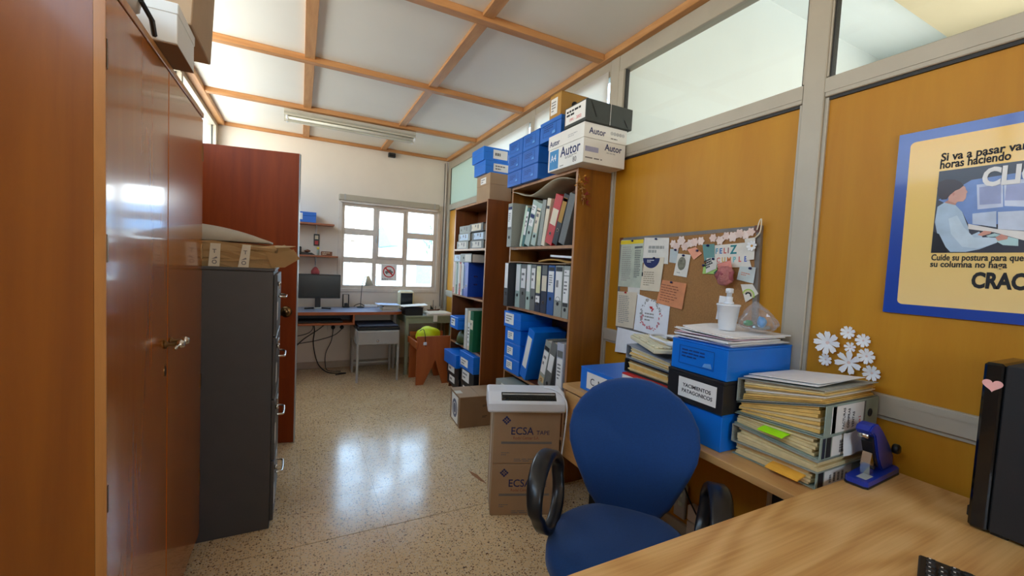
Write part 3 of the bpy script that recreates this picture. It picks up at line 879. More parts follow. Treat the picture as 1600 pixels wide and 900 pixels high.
t.part('envelope_body', eb, plain('grey_white_envelope', S(196, 190, 174), 0.7, var=0.08), smooth=True)

# ================================================================ FAR END OF THE ROOM
ZD = 0.775
t = Th('desk', 'far desk with blue-grey top, reddish edge and keyboard tray under the window', 'desk', (0.1, 5.36, 0))
outline = [(-0.82, 5.082), (1.00, 5.082)] + [(1.00 + 0.13*sin(a), 5.212 - 0.13*cos(a)) for a in [pi/2*k/8 for k in range(1, 9)]] + [(1.13, 5.63), (-0.82, 5.63)]
t.part('desktop', prism(bm_new(), outline, frame((0, 0, ZD - 0.034), (1, 0, 0), (0, 1, 0)), 0, 0.034), M_bluelam)
bm = bm_new()
e = [(-0.82, 5.0795), (1.00, 5.0795)] + [(1.00 + 0.1325*sin(a), 5.212 - 0.1325*cos(a)) for a in [pi/2*k/8 for k in range(1, 9)]] + [(1.1325, 5.63)]
for i in range(len(e) - 1):
    a, b = e[i], e[i+1]
    d = Vector((b[0]-a[0], b[1]-a[1], 0)); L = d.length; d.normalize()
    prism(bm, [(0, 0), (L, 0), (L, 0.034), (0, 0.034)], frame((a[0], a[1], ZD - 0.0342), tuple(d), (0, 0, 1)), -0.002, 0.002)
t.part('edge_band', bm, M_deskedge)
tr = t.box('keyboard_tray', M_deskedge, -0.80, 0.575, 5.06, 5.40, 0.628, 0.648, 0.003)
t.box('tray_side', M_deskedge, 0.555, 0.575, 5.075, 5.40, 0.6485, 0.740, parent=tr)
t.box('tray_back', M_blk, -0.80, 0.554, 5.38, 5.40, 0.6485, 0.740, parent=tr)
t.box('leg_panel', M_deskedge, -0.815, -0.795, 5.12, 5.60, 0.0, 0.7405)
t.box('leg_panel', M_steel, 1.080, 1.105, 5.42, 5.60, 0.0, 0.7405)
t.box('leg_panel', M_steel, 0.585, 0.605, 5.42, 5.60, 0.0, 0.7405)
single('keyboard', merge(box(bm_new(), -0.35, 0.45, 5.12, 5.30, 0.6485, 0.672, 0.004), box(bm_new(), -0.34, 0.44, 5.13, 5.29, 0.6725, 0.680, 0.003)), M_blk, 'black keyboard lying in the tray of the far desk', 'keyboard')

t = Th('monitor', 'black flat monitor on the far desk beside the door leaf', 'monitor', (0.16, 5.40, ZD))
t.box('screen_panel', M_screen, -0.125, 0.425, 5.3495, 5.355, 0.920, 1.172)
t.box('bezel', M_blk, -0.135, 0.435, 5.3555, 5.395, 0.905, 1.185, 0.005)
t.box('stand_neck', M_blk, 0.165, 0.225, 5.396, 5.425, 0.79, 1.02, 0.004)
t.box('stand_base', M_steel, 0.155, 0.235, 5.36, 5.48, ZD + 0.0005, ZD + 0.020, 0.004)
for s in (-1, 1):
    t.part('stand_foot', tube(bm_new(), [(0.195 + s*0.042, 5.40, ZD + 0.012), (0.195 + s*0.14, 5.37, ZD + 0.010)], 0.010, 8), M_blk)
t = Th('charger_stand', 'black wire frame stand beside the far monitor', 'stand', (0.52, 5.58, ZD))
t.part('loop', tube(bm_new(), [(0.487, 5.58, ZD + 0.012), (0.487, 5.60, ZD + 0.16), (0.553, 5.60, ZD + 0.16), (0.553, 5.58, ZD + 0.012)], 0.007, 8), M_blk)
t.box('base', M_blk, 0.478, 0.562, 5.54, 5.61, ZD + 0.0005, ZD + 0.014, 0.003)
t.box('holder', M_blk, 0.500, 0.540, 5.545, 5.565, ZD + 0.0145, ZD + 0.055, 0.004)
t = Th('desk_lamp', 'thin gooseneck desk lamp with a small cream cone shade under the window', 'lamp', (0.69, 5.54, ZD))
t.part('base', lathe(bm_new(), [(0.045, 0.0005), (0.045, 0.010), (0.012, 0.018)], c=(0.69, 5.54, ZD), seg=20), M_blk, smooth=True)
t.part('stem', tube(bm_new(), spline([(0.69, 5.54, ZD + 0.016), (0.695, 5.545, ZD + 0.16), (0.705, 5.54, ZD + 0.30), (0.735, 5.53, ZD + 0.385), (0.76, 5.52, ZD + 0.40)], 6), 0.004, 8), M_blk, smooth=True)
t.part('lamp_shade', lathe(bm_new(), [(0.014, 0.0), (0.018, -0.01), (0.052, -0.125), (0.049, -0.124), (0.012, -0.012)], fr=Matrix.Translation((0.765, 5.52, ZD + 0.405)) @ Matrix.Rotation(rad(-8), 4, 'Y'), seg=24), M_cream, smooth=True)
t = Th('power_strip', 'white power strip with a black cable at the foot of the desk lamp', 'power strip', (0.80, 5.58, ZD))
t.box('housing', M_white, 0.74, 0.90, 5.56, 5.61, ZD + 0.0005, ZD + 0.034, 0.006)
for xx in (0.77, 0.82, 0.87):
    t.part('socket', disc(bm_new(), 0.015, frame((xx, 5.585, ZD + 0.0342), (1, 0, 0), (0, 1, 0)), 0, 0.001, 12), M_steel)
t.part('cable', tube(bm_new(), spline([(0.738, 5.585, ZD + 0.018), (0.70, 5.62, ZD + 0.04), (0.65, 5.61, ZD + 0.03), (0.62, 5.625, ZD + 0.006)], 5), 0.005, 6), M_blk, smooth=True)
for k, (x0, x1, y0, y1, h, m, lab) in enumerate(((0.90, 1.085, 5.18, 5.40, 0.026, M_manila2, 'cream paperback at the bottom of the stack on the far desk'), (0.895, 1.09, 5.17, 5.40, 0.018, M_paper2, 'off-white paperback in the middle of the stack on the far desk'), (0.91, 1.08, 5.18, 5.39, 0.014, M_bgreyd, 'thin dark grey book near the top of the far desk stack'))):
    z0 = ZD + 0.0006 + (0, 0.0275, 0.0470)[k]
    t = Th('book', lab, 'book', ((x0+x1)/2, (y0+y1)/2, z0), group=None)
    bm = bm_new()
    box(bm, x0, x1, y0, y1, z0, z0 + 0.002); box(bm, x0, x1, y0, y1, z0 + h - 0.002, z0 + h); box(bm, x0, x0 + 0.002, y0, y1, z0 + 0.002, z0 + h - 0.002)
    t.part('cover', bm, m)
    t.box('pages', M_paper2, x0 + 0.0025, x1 - 0.004, y0 + 0.004, y1 - 0.004, z0 + 0.0022, z0 + h - 0.0022)
t = Th('magazine', 'pale blue and white magazine fanned on top of the far desk stack', 'magazine', (0.98, 5.28, ZD + 0.062))
t.part('pages', sheet(bm_new(), frame((0.845, 5.17, ZD + 0.0625), (1, 0.02, 0), (-0.02, 1, 0)), 0.26, 0.22, 6, 3, lambda u, v: 0.006*(1 - u), 0.006), M_paper)
t.part('cover', sheet(bm_new(), frame((0.845, 5.17, ZD + 0.0695), (1, 0.02, 0), (-0.02, 1, 0)), 0.26, 0.22, 6, 3, lambda u, v: 0.006*(1 - u), 0.001), plain('pale_blue_cover', S(170, 186, 222), 0.5))

# grey-green side table at the far right and what stands on it
ZG = 0.725
t = Th('side_table', 'grey-green painted side table in the far right corner', 'table', (1.48, 5.36, 0))
t.box('table_top', M_green, 1.15, 1.765, 5.065, 5.64, ZG - 0.022, ZG, 0.003)
t.box('apron', M_green, 1.19, 1.74, 5.082, 5.10, ZG - 0.095, ZG - 0.0225)
t.box('apron', M_green, 1.165, 1.183, 5.12, 5.60, ZG - 0.095, ZG - 0.0225)
for xx in (1.16, 1.72):
    for yy_ in (5.078, 5.59):
        t.box('leg', M_green, xx, xx + 0.036, yy_, yy_ + 0.036, 0.0, ZG - 0.096 if yy_ < 5.2 and False else ZG - 0.0225)
t = Th('paper_tray', 'black open tray box heaped with papers at the end of the far desk', 'tray', (1.27, 5.22, ZG))
bm = bm_new()
x0, x1, y0, y1, z0, z1 = 1.16, 1.37, 5.10, 5.38, ZG + 0.0005, ZG + 0.095
box(bm, x0, x1, y0, y1, z0, z0 + 0.004)
for a in ((x0, x1, y0, y0 + 0.004), (x0, x1, y1 - 0.004, y1), (x0, x0 + 0.004, y0 + 0.004, y1 - 0.004), (x1 - 0.004, x1, y0 + 0.004, y1 - 0.004)):
    box(bm, a[0], a[1], a[2], a[3], z0 + 0.004, z1)
t.part('tray', bm, M_blk)
t.box('rim', M_blkgloss, 1.152, 1.378, 5.092, 5.388, z1 + 0.0003, z1 + 0.006)
single('loose_papers', merge(sheet(bm_new(), frame((1.13, 5.12, ZG + 0.104), (1, 0.15, 0.02), (-0.15, 1, 0)), 0.29, 0.21, 6, 4, lambda u, v: 0.010*u*u, 0.003), sheet(bm_new(), frame((1.15, 5.10, ZG + 0.110), (1, -0.05, 0.03), (0.05, 1, 0)), 0.28, 0.2, 6, 4, lambda u, v: 0.010*u*u + 0.002*v, 0.002)), M_paper2, 'curling papers lying across the black tray of the far corner', 'papers')
t = Th('paper_stack', 'low stack of cream papers with a white tag hanging over the side table edge', 'paper stack', (1.58, 5.3, ZG))
for k in range(4):
    t.part('sheet', sheet(bm_new(), frame((1.42 + 0.012*k, 5.075 + 0.02*(k % 2), ZG + 0.001 + 0.0072*k), (1, 0.05*(k-1), 0), (-0.05*(k-1), 1, 0)), 0.30, 0.24, 3, 3, lambda u, v: 0.0, 0.0062), (M_paper2, M_bcream, M_paper, M_bcream)[k])
t.part('tag', prism(bm_new(), [(0, 0), (0.052, 0), (0.052, 0.085), (0, 0.085)], frame((1.495, 5.0625, ZG - 0.075), (1, 0, 0), (0, 0, 1)), 0, 0.001), M_label)
t = Th('model_ship', 'small dark model sailing ship on papers in the far corner', 'ornament', (1.60, 5.45, ZG))
zs = ZG + 0.0005
bm = bm_new()
prism(bm, [(-0.085, 0.03), (-0.06, 0.0), (0.06, 0.0), (0.095, 0.035), (0.05, 0.026), (-0.05, 0.026)], frame((1.60, 5.45, zs + 0.006), (1, 0, 0), (0, 0, 1)), -0.02, 0.02)
t.part('hull', bm, M_casedark)
t.box('plinth', M_blk, 1.53, 1.67, 5.42, 5.48, zs, zs + 0.0055)
for xx, h in ((1.565, 0.09), (1.60, 0.16), (1.635, 0.08)):
    t.part('mast', tube(bm_new(), [(xx, 5.45, zs + 0.030), (xx, 5.45, zs + h)], 0.0035, 6), M_blk)
t.part('sail', prism(bm_new(), [(0, 0), (0.04, 0), (0.0, 0.05)], frame((1.568, 5.452, zs + 0.036), (1, 0, 0), (0, 0, 1)), 0, 0.002), M_blk)
single('card', prism(bm_new(), [(0, 0), (0.10, 0), (0.10, 0.12), (0, 0.12)], frame((1.52, 5.60, ZG + 0.001), (1, 0, 0), (0, 0.15, 1)), 0, 0.003), M_paper2, 'plain cream card propped behind the model ship', 'card')
t = Th('small_screen', 'small cream-cased desk screen on the far side table below the window', 'screen', (1.25, 5.55, ZG))
t.box('case', M_cream, 1.155, 1.355, 5.50, 5.62, ZG + 0.03, ZG + 0.27, 0.02)
t.box('screen_panel', M_screen, 1.178, 1.332, 5.4965, 5.4995, ZG + 0.075, ZG + 0.245)
t.box('foot', M_cream, 1.20, 1.31, 5.51, 5.61, ZG + 0.0005, ZG + 0.0295, 0.004)

# grey steel drawer table under the desk
t = Th('drawer_table', 'light grey steel table with one drawer standing in front of the far desk', 'table', (0.81, 5.0, 0))
bx0, bx1, by0, by1 = 0.58, 1.045, 4.87, 5.38
t.box('cabinet', M_steel, bx0, bx1, by0 + 0.005, by1, 0.425, 0.585, 0.003)
d = t.box('drawer', M_steel, bx0 + 0.012, bx1 - 0.012, by0 - 0.006, by0 + 0.0045, 0.435, 0.576, 0.002)
t.part('knob', lathe(bm_new(), [(0.006, 0), (0.006, 0.01), (0.012, 0.014), (0.010, 0.02)], fr=frame((0.80, by0 - 0.0062, 0.475), (1, 0, 0), (0, 0, 1)), seg=12), M_chrome, parent=d, smooth=True)
for xx in (bx0, bx1 - 0.022):
    for yy_ in (by0 + 0.006, by1 - 0.022):
        t.box('leg', M_steel, xx, xx + 0.022, yy_, yy_ + 0.022, 0.0, 0.4248)
t.box('stretcher', M_steel, bx0 + 0.0225, bx1 - 0.0225, by1 - 0.016, by1 - 0.004, 0.10, 0.125)
t = Th('flat_case', 'dark flat case lying on the grey drawer table', 'case', (0.80, 5.12, 0.586))
t.box('case_body', M_blk, 0.585, 1.055, 4.90, 5.36, 0.5855, 0.622, 0.008)
t.box('case_lid', M_bnavy, 0.60, 1.04, 4.91, 5.35, 0.6223, 0.640, 0.006)

# orange plywood bench with a lime bag
t = Th('bench', 'low orange plywood bench with notched end panels holding a lime bag', 'bench', (1.38, 4.78, 0))
def endpanel(y):
    return prism(bm_new(), [(-0.20, 0), (-0.115, 0), (0.012, 0.27), (0.02, 0.27), (0.105, 0), (0.20, 0), (0.20, 0.552), (-0.20, 0.552)], frame((1.385, y, 0.0005), (1, 0, 0), (0, 0, 1)), -0.009, 0.009)
t.part('end_panel', endpanel(4.61), M_bench); t.part('end_panel', endpanel(4.95), M_bench)
t.box('seat', M_bench, 1.19, 1.58, 4.6205, 4.9395, 0.40, 0.42)
t.box('side_rail', M_bench, 1.165, 1.184, 4.56, 4.98, 0.43, 0.500, 0.004)
t = Th('bag', 'lime yellow fabric bag lying in the orange plywood bench', 'bag', (1.36, 4.78, 0.42))
t.part('bag_body', lump((1.36, 4.79, 0.532), (0.145, 0.12, 0.105), 8, amp=0.07), M_lime, smooth=True)
t.part('cord', tube(bm_new(), spline([(1.235, 4.70, 0.60), (1.26, 4.64, 0.628), (1.27, 4.592, 0.565), (1.275, 4.592, 0.50), (1.28, 4.592, 0.44)], 6), 0.004, 6), M_blk, smooth=True)
t.part('cord_toggle', box(bm_new(), 1.252, 1.292, 4.582, 4.596, 0.455, 0.49, 0.005), M_white)

# wall shelves, and what stands on them
def shelf(z, x1, label):
    t = Th('wall_shelf', label, 'shelf', (0.0, YB, z - 0.02))
    t.box('board', M_shelfw, -0.45, x1, YB - 0.20, YB - 0.001, z - 0.020, z, 0.002)
    for xx in (-0.30, 0.16):
        bm = bm_new()
        box(bm, xx, xx + 0.016, YB - 0.006, YB - 0.0012, z - 0.15, z - 0.0205)
        prism(bm, [(0, 0), (0.17, 0), (0.17, -0.012), (0.012, -0.10), (0, -0.10)], frame((xx + 0.006, YB - 0.0065, z - 0.0207), (0, -1, 0), (0, 0, 1)), -0.002, 0.002)
        t.part('bracket', bm, M_white)
    return t
shelf(1.783, 0.358, 'upper small wooden shelf on the far wall holding a blue box')
shelf(1.405, 0.408, 'lower small wooden shelf on the far wall with bric-a-brac')
def labelbox(name, label, x0, x1, y0, y1, z0, z1, mat, lab=None, group=None, face='-x', lidh=0.045, lmat=None, lines=3, outline=False, rib=True, cat='box', text=None):
    """card or corrugated plastic archive box with a lid line and label; face is the side that carries the label"""
    t = Th(name, label, cat, ((x0+x1)/2, (y0+y1)/2, z0), group=group)
    e = 0.0015
    t.box('carton', mat, x0 + e, x1 - e, y0 + e, y1 - e, z0 + 0.0004, z1 - lidh - 0.0003, 0.002)
    t.box('lid', mat, x0, x1, y0, y1, z1 - lidh, z1 - 0.0004, 0.002)
    if face == '-x': fr0 = lambda a, z: frame((x0 - 0.0003, y1 - a, z0 + z), (0, -1, 0), (0, 0, 1)); wd = y1 - y0
    else: fr0 = lambda a, z: frame((x0 + a, y0 - 0.0003, z0 + z), (1, 0, 0), (0, 0, 1)); wd = x1 - x0
    if lab:
        a, z, w, h = lab
        l = t.part('label', prism(bm_new(), [(0, 0), (w, 0), (w, h), (0, h)], fr0(a, z), 0, 0.0008), lmat or M_label)
        if text:
            tb = text_bm(text[0], fr0(a + text[2], z + text[3]) @ Matrix.Translation((0, 0, 0.0009)), text[1], text[4] if len(text) > 4 else 1.0)
            t.part('lettering', tb, M_ink, parent=l)
        elif lines:
            t.part('small_print', print_lines(bm_new(), fr0(a + 0.12*w, z + 0.15*h) @ Matrix.Translation((0, 0, 0.0009)), w*0.8, h*0.7, lines), M_inkgrey, parent=l)
    if outline:
        f2 = fr0(wd*0.16, (z1-z0)*0.22); w, h = wd*0.62, (z1-z0)*0.58
        bm = bm_new()
        for (p, q, r, s) in ((0, 0, w, 0.0015), (0, h, w, h + 0.0015), (0, 0, 0.0015, h), (w, 0, w + 0.0015, h)):
            prism(bm, [(p, q), (r, q), (r, s), (p, s)], f2, 0, 0.0005)
        print_lines(bm, f2 @ Matrix.Translation((w*0.08, h*0.35, 0)), w*0.85, h*0.55, 3)
        t.part('printed_panel', bm, plain('blue_print', S(8, 58, 130), 0.5))
        bm = prism(bm_new(), [(0, 0), (w*0.26, 0), (w*0.22, h*0.26), (w*0.05, h*0.20)], f2 @ Matrix.Translation((w*0.70, h*0.08, 0)), 0, 0.0006)
        t.part('emblem', bm, M_inkpale)
    return t
labelbox('archive_box', 'blue archive box with a white panel on the upper wall shelf', -0.14, 0.16, YB - 0.185, YB - 0.02, 1.7836, 1.905, M_blue2, (0.055, 0.03, 0.10, 0.075), face='-y', lines=2)
t = Th('picture', 'narrow black picture with two pale images between the wall shelves', 'picture', (0.17, YB, 1.52))
t.box('backing', M_blk, 0.142, 0.205, YB - 0.012, YB - 0.001, 1.520, 1.662, 0.002)
for z in (1.60, 1.535): t.box('print', M_bcream if z > 1.55 else M_bred, 0.155, 0.192, YB - 0.0128, YB - 0.0122, z, z + 0.045)
t = Th('bottle', 'tiny clear bottle with a yellow cap on the lower wall shelf', 'bottle', (0.19, YB - 0.12, 1.4055))
t.part('bottle_body', lathe(bm_new(), [(0.012, 0.0005), (0.013, 0.06), (0.008, 0.07)], c=(0.19, YB - 0.12, 1.405), seg=12), M_frost, smooth=True)
t.part('cap', lathe(bm_new(), [(0.010, 0.0705), (0.014, 0.075), (0.014, 0.098)], c=(0.19, YB - 0.12, 1.405), seg=12), plain('yellow_cap', S(230, 200, 60), 0.4), smooth=True)
t = Th('small_box', 'small dark red patterned box at the right end of the lower wall shelf', 'box', (0.29, YB - 0.11, 1.4055))
t.box('carton', M_casedark, 0.225, 0.345, YB - 0.15, YB - 0.06, 1.4056, 1.455, 0.002)
t.part('front_print', print_lines(bm_new(), frame((0.235, YB - 0.1503, 1.413), (1, 0, 0), (0, 0, 1)), 0.10, 0.035, 2), M_bcream)
t = Th('camera', 'black instrument case with a brown grip on the lower wall shelf', 'case', (0.0, YB - 0.1, 1.4055))
t.box('case_body', M_blk, -0.10, 0.012, YB - 0.16, YB - 0.04, 1.4056, 1.50, 0.008)
t.part('base', prism(bm_new(), [(0, 0), (0.15, 0), (0.11, 0.026), (0, 0.03)], frame((0.0125, YB - 0.15, 1.4057), (1, 0, 0), (0, 0, 1)), -0.09, 0), M_blk)
t.part('grip', lump((0.075, YB - 0.11, 1.449), (0.035, 0.022, 0.016), 5, 2), M_casedark, smooth=True)
t = Th('pouch', 'small red pouch hanging by a string below the lower wall shelf', 'pouch', (0.166, YB - 0.08, 1.165))
t.part('pouch_body', lathe(bm_new(), [(0.02, 0.0), (0.046, 0.015), (0.047, 0.05), (0.025, 0.085), (0.008, 0.10)], c=(0.166, YB - 0.10, 1.165), seg=16), plain('dusty_red_cloth', S(168, 72, 74), 0.8), smooth=True)
t.part('string', tube(bm_new(), [(0.166, YB - 0.10, 1.264), (0.168, YB - 0.10, 1.384)], 0.002, 6), M_blk)

# sockets and cables under the far desk
t = Th('socket_strip', 'white wall sockets with two black plugs under the far desk', 'socket', (0.44, YB, 0.48))
t.box('plate', M_winframe, 0.32, 0.60, YB - 0.012, YB - 0.001, 0.475, 0.555, 0.003)
t.box('trunking', M_winframe, 0.30, 0.66, YB - 0.014, YB - 0.001, 0.565, 0.582, 0.002)
for xx in (0.385, 0.487):
    t.part('plug', lathe(bm_new(), [(0.024, 0), (0.024, 0.018), (0.014, 0.034)], fr=frame((xx, YB - 0.0125, 0.515), (1, 0, 0), (0, 0, 1)), seg=16), M_blk, smooth=True)
yb = YB - 0.04
for pts, r, lab in (
    ([(0.385, yb - 0.02, 0.50), (0.365, yb - 0.05, 0.36), (0.305, yb - 0.08, 0.22), (0.30, yb - 0.10, 0.08), (0.33, yb - 0.14, 0.008), (0.47, yb - 0.2, 0.006)], 0.005, 'black flex from the left wall socket down to the floor'),
    ([(0.487, yb - 0.02, 0.50), (0.40, yb - 0.0, 0.42), (0.22, yb + 0.01, 0.36), (0.05, yb + 0.02, 0.33), (-0.20, yb + 0.02, 0.30)], 0.005, 'black flex sagging left from the right wall socket'),
    ([(0.155, 5.47, 0.62), (0.17, 5.48, 0.50), (0.16, 5.5, 0.36), (0.19, 5.5, 0.18), (0.24, 5.45, 0.07), (0.34, 5.38, 0.008), (0.52, 5.33, 0.006), (0.40, 5.28, 0.006)], 0.007, 'thick black cable looping from the keyboard tray to the floor'),
    ([(0.32, 5.47, 0.62), (0.22, 5.5, 0.52), (0.06, 5.53, 0.40), (-0.06, 5.55, 0.28), (-0.2, 5.56, 0.22)], 0.006, 'dark cable slanting from the tray to the lower left under the far desk'),
    ([(0.13, 5.46, 0.62), (0.15, 5.48, 0.53), (0.08, 5.52, 0.46), (-0.1, 5.55, 0.42), (-0.2, 5.56, 0.41)], 0.004, 'thin grey cable drooping left just below the keyboard tray')):
    single('cable', tube(bm_new(), spline(pts, 6), r, 6), M_blk, lab, 'cable', smooth=True)

# ================================================================ BINDERS
def binder(label, loc, w, h, d, board, strips=(), ring=0.075, rot=(0, 0, 0), pages=None, group=None, ringmat=None, spine=None, slots=False, text=None, fan=None):
    """lever-arch binder: spine in the plane x=0 facing -x, thickness along +y, height +z, depth +x"""
    t = Th('binder', label, 'binder', loc, rot, group)
    t.rotated = True
    b = 0.0028
    bm = bm_new()
    box(bm, 0, b, 0.0, w, 0, h, 0.0008)
    box(bm, b, d, 0, b, 0.0, h); box(bm, b, d, w - b, w, 0.0, h)
    cov = t.part('cover', bm, board)
    if spine: t.part('spine', box(bm_new(), -0.0006, -0.0001, 0.001, w - 0.001, 0.001, h - 0.001), spine)
    bm = bm_new()
    rr = random.Random(int(w*9973 + h*777 + loc[1]*1000))
    if fan:
        n = fan[1]; yy_ = b + 0.001
        step = (w - 2*b - 0.002) / n
        for k in range(n):
            box(bm, b + 0.018, d - 0.004 - rr.uniform(0, 0.012), yy_ + 0.0004, yy_ + step - 0.0006, 0.005 + rr.uniform(0, 0.008), h - 0.005 - rr.uniform(0, 0.010))
            yy_ += step
    else:
        box(bm, b + 0.012, d - 0.006, b + 0.001, w - b - 0.003, 0.006, h - 0.010)
    t.part('pages', bm, pages or M_paper2)
    lp = None
    for (z0, z1, m, n) in strips:
        fr = frame((-0.0008, w*0.90, z0*h), (0, -1, 0), (0, 0, 1))
        L = t.part('spine_label', prism(bm_new(), [(0, 0), (w*0.80, 0), (w*0.80, (z1-z0)*h), (0, (z1-z0)*h)], fr, 0, 0.0006), m)
        lp = lp or L
        if n:
            t.part('small_print', print_lines(bm_new(), fr @ Matrix.Translation((w*0.10, (z1-z0)*h*0.3, 0.0007)), w*0.6, (z1-z0)*h*0.55, n, rnd=rr), M_inkgrey, parent=L)
    if text:
        for (body, z, sz, m) in text:
            fr = frame((-0.0016, w*0.84, z*h), (0, -1, 0), (0, 0, 1))
            t.part('lettering', text_bm(body, fr, sz, 0.82), m, parent=lp)
    if ring:
        fr = frame((-0.0008, w*0.5, ring), (0, -1, 0), (0, 0, 1))
        rg = t.part('finger_ring', ringp(bm_new(), 0.0095, 0.0125, fr, 0, 0.002, 16), ringmat or M_chrome)
        t.part('finger_hole', disc(bm_new(), 0.0095, fr, 0, 0.0004, 14), M_ink, parent=rg)
    if slots:
        for z in (0.36, 0.60):
            fr = frame((d*0.30, -0.0002, z*h), (1, 0, 0), (0, 0, 1))
            t.part('rivet_slot', ringp(bm_new(), 0.006, 0.010, fr @ Matrix.Diagonal((1.9, 0.8, 1, 1)), 0, 0.002, 14), M_chrome)
    return t

# ================================================================ NEAR BOOKCASE
def bookcase(label, y0, y1, x0, ztop, shelves, m_side, m_in, m_edge):
    t = Th('bookcase', label, 'bookcase', (1.66, (y0+y1)/2, 0))
    xb = 1.796
    for a, b in ((y0, y0 + 0.02), (y1 - 0.02, y1)):
        p = t.box('side_panel', m_side, x0 + 0.0025, xb, a, b, 0.0, ztop - 0.0205)
        t.box('edging', m_edge, x0, x0 + 0.002, a, b, 0.0, ztop - 0.0205, parent=p)
    p = t.box('top_panel', m_side, x0 + 0.0025, xb, y0, y1, ztop - 0.020, ztop)
    t.box('edging', m_edge, x0, x0 + 0.002, y0, y1, ztop - 0.020, ztop, parent=p)
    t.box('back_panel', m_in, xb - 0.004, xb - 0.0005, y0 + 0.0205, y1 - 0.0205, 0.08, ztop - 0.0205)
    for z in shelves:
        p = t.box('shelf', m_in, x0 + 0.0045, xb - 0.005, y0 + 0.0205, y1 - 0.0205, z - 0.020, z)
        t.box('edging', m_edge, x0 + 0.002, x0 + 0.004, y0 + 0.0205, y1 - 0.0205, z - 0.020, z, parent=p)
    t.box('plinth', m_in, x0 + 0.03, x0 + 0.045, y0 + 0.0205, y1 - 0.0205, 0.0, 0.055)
    return t
A0, A1, AX = 2.190, 3.100, 1.535
SA1, SA2, SA3, SA4 = 1.548, 1.074, 0.545, 0.075
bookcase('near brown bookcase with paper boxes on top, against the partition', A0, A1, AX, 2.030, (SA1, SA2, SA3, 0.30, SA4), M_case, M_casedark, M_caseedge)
single('wood_cleat', box(bm_new(), AX - 0.0105, AX - 0.0005, A0 + 0.06, A0 + 0.10, 2.010, 2.028), M_caseedge, 'tiny wooden cleat on the top front edge of the near bookcase', 'cleat') if False else None

# upper shelf: leaning binders, packed from the right panel leftwards
XS = 1.545
def pack(items, yr, zb):
    prev = None
    for (label, w, h, th, kw) in items:
        a = rad(th)
        def rightmin(z, hh=h, ww=w, a=a):
            ps = [(0, 0), (ww*cos(a), ww*sin(a)), (ww*cos(a) - hh*sin(a), ww*sin(a) + hh*cos(a)), (-hh*sin(a), hh*cos(a))]
            lo, hi = 9, -9
            for i in range(4):
                (y0, z0), (y1, z1) = ps[i], ps[(i+1) % 4]
                if min(z0, z1) - 1e-6 <= z <= max(z0, z1) + 1e-6:
                    f = 0 if abs(z1 - z0) < 1e-6 else (z - z0)/(z1 - z0)
                    yv = y0 + f*(y1 - y0); lo = min(lo, yv); hi = max(hi, yv)
            return lo, hi
        zs_ = [0.001 + 0.004*k for k in range(90)]
        shift = max((( prev(z)[1] if prev else yr) - rightmin(z)[0]) for z in zs_ if rightmin(z)[0] < 8 and (prev is None or prev(z)[1] > -8))
        loc = (XS + kw.pop('dx', 0.0), shift + 0.0012, zb + 0.0006)
        binder(label, loc, w, h, kw.pop('d', 0.235), kw.pop('board'), rot=(a, 0, 0), **kw)
        prev = (lambda z, f=rightmin, s=shift + 0.0012: tuple(q + s if abs(q) < 8 else q for q in f(z)))
    return shift + 0.0012
G1 = None
pack([
    ('dark grey binder leaning rightmost on the top shelf of the near bookcase', 0.072, 0.335, 19, dict(board=M_bgreyd, ring=0, slots=True)),
    ('black binder with a tan label leaning beside the red one', 0.062, 0.345, 21, dict(board=M_bblk, strips=((0.45, 0.93, M_card3, 0), (0.86, 0.92, M_bred, 0)), ring=0.10)),
    ('bright red binder with a cream label on the top shelf of the near bookcase', 0.092, 0.345, 20, dict(board=M_bred, strips=((0.40, 0.72, M_bcream, 0),), ring=0.075)),
    ('cream and black slim binder standing left of the red binder', 0.046, 0.335, 11, dict(board=M_bcream, strips=((0.78, 0.84, M_bblk, 0), (0.02, 0.30, M_bcream, 0)), ring=0)),
    ('grey binder seen edge-on, third left of the red binder', 0.050, 0.330, 9, dict(board=M_bgreyd, spine=M_bgrey, ring=0)),
    ('pale tilted binder with a long cream label on the near bookcase top shelf', 0.066, 0.315, 15, dict(board=M_bgreen, strips=((0.30, 0.88, M_bcream, 2), (0.80, 0.83, M_bblk, 0)), ring=0.07, ringmat=M_blk)),
    ('sage green binder with a black-and-white printed label, most tilted on the left half', 0.076, 0.345, 19, dict(board=M_bgreen, strips=((0.62, 0.70, M_inkblue, 0), (0.44, 0.60, M_label, 3), (0.72, 0.90, M_label, 2)), ring=0.10, ringmat=M_blk)),
    ('slim teal folder leaning in the left half of the top shelf', 0.040, 0.300, 14, dict(board=M_bteal, strips=((0.3, 0.9, M_label, 3),), ring=0)),
    ('thin mint folder leaning at the left of the top shelf', 0.030, 0.320, 14, dict(board=M_bcream, spine=plain('mint_board', S(196, 214, 188), 0.6), ring=0)),
], A0 + 0.022, SA1)
binder('grey binder with a blue-headed label standing upright leftmost on the top shelf', (1.492, 2.995, SA1 + 0.0006), 0.076, 0.345, 0.285, M_bgrey, ((0.86, 0.92, M_inkblue, 0), (0.46, 0.85, M_label, 5), (0.40, 0.45, M_inkgrey, 0)), 0.075, ringmat=M_blk)
single('cardboard_sheet', sheet(bm_new(), frame((1.528, A1 - 0.03, 1.944), (0, -1, 0), (1, 0, 0)), 0.80, 0.24, 26, 3, lambda u, v: 0.034 * sin(2.2*pi*u + 2.2) - 0.004*v + 0.018 if u < 0.93 else 0.034*sin(2.2*pi*u + 2.2) + 0.018 - 0.004*v, 0.004), plain('grey_cardboard', S(178, 166, 142), 0.75), 'wavy grey cardboard sheet lying over the leaning binders', 'cardboard', smooth=True)

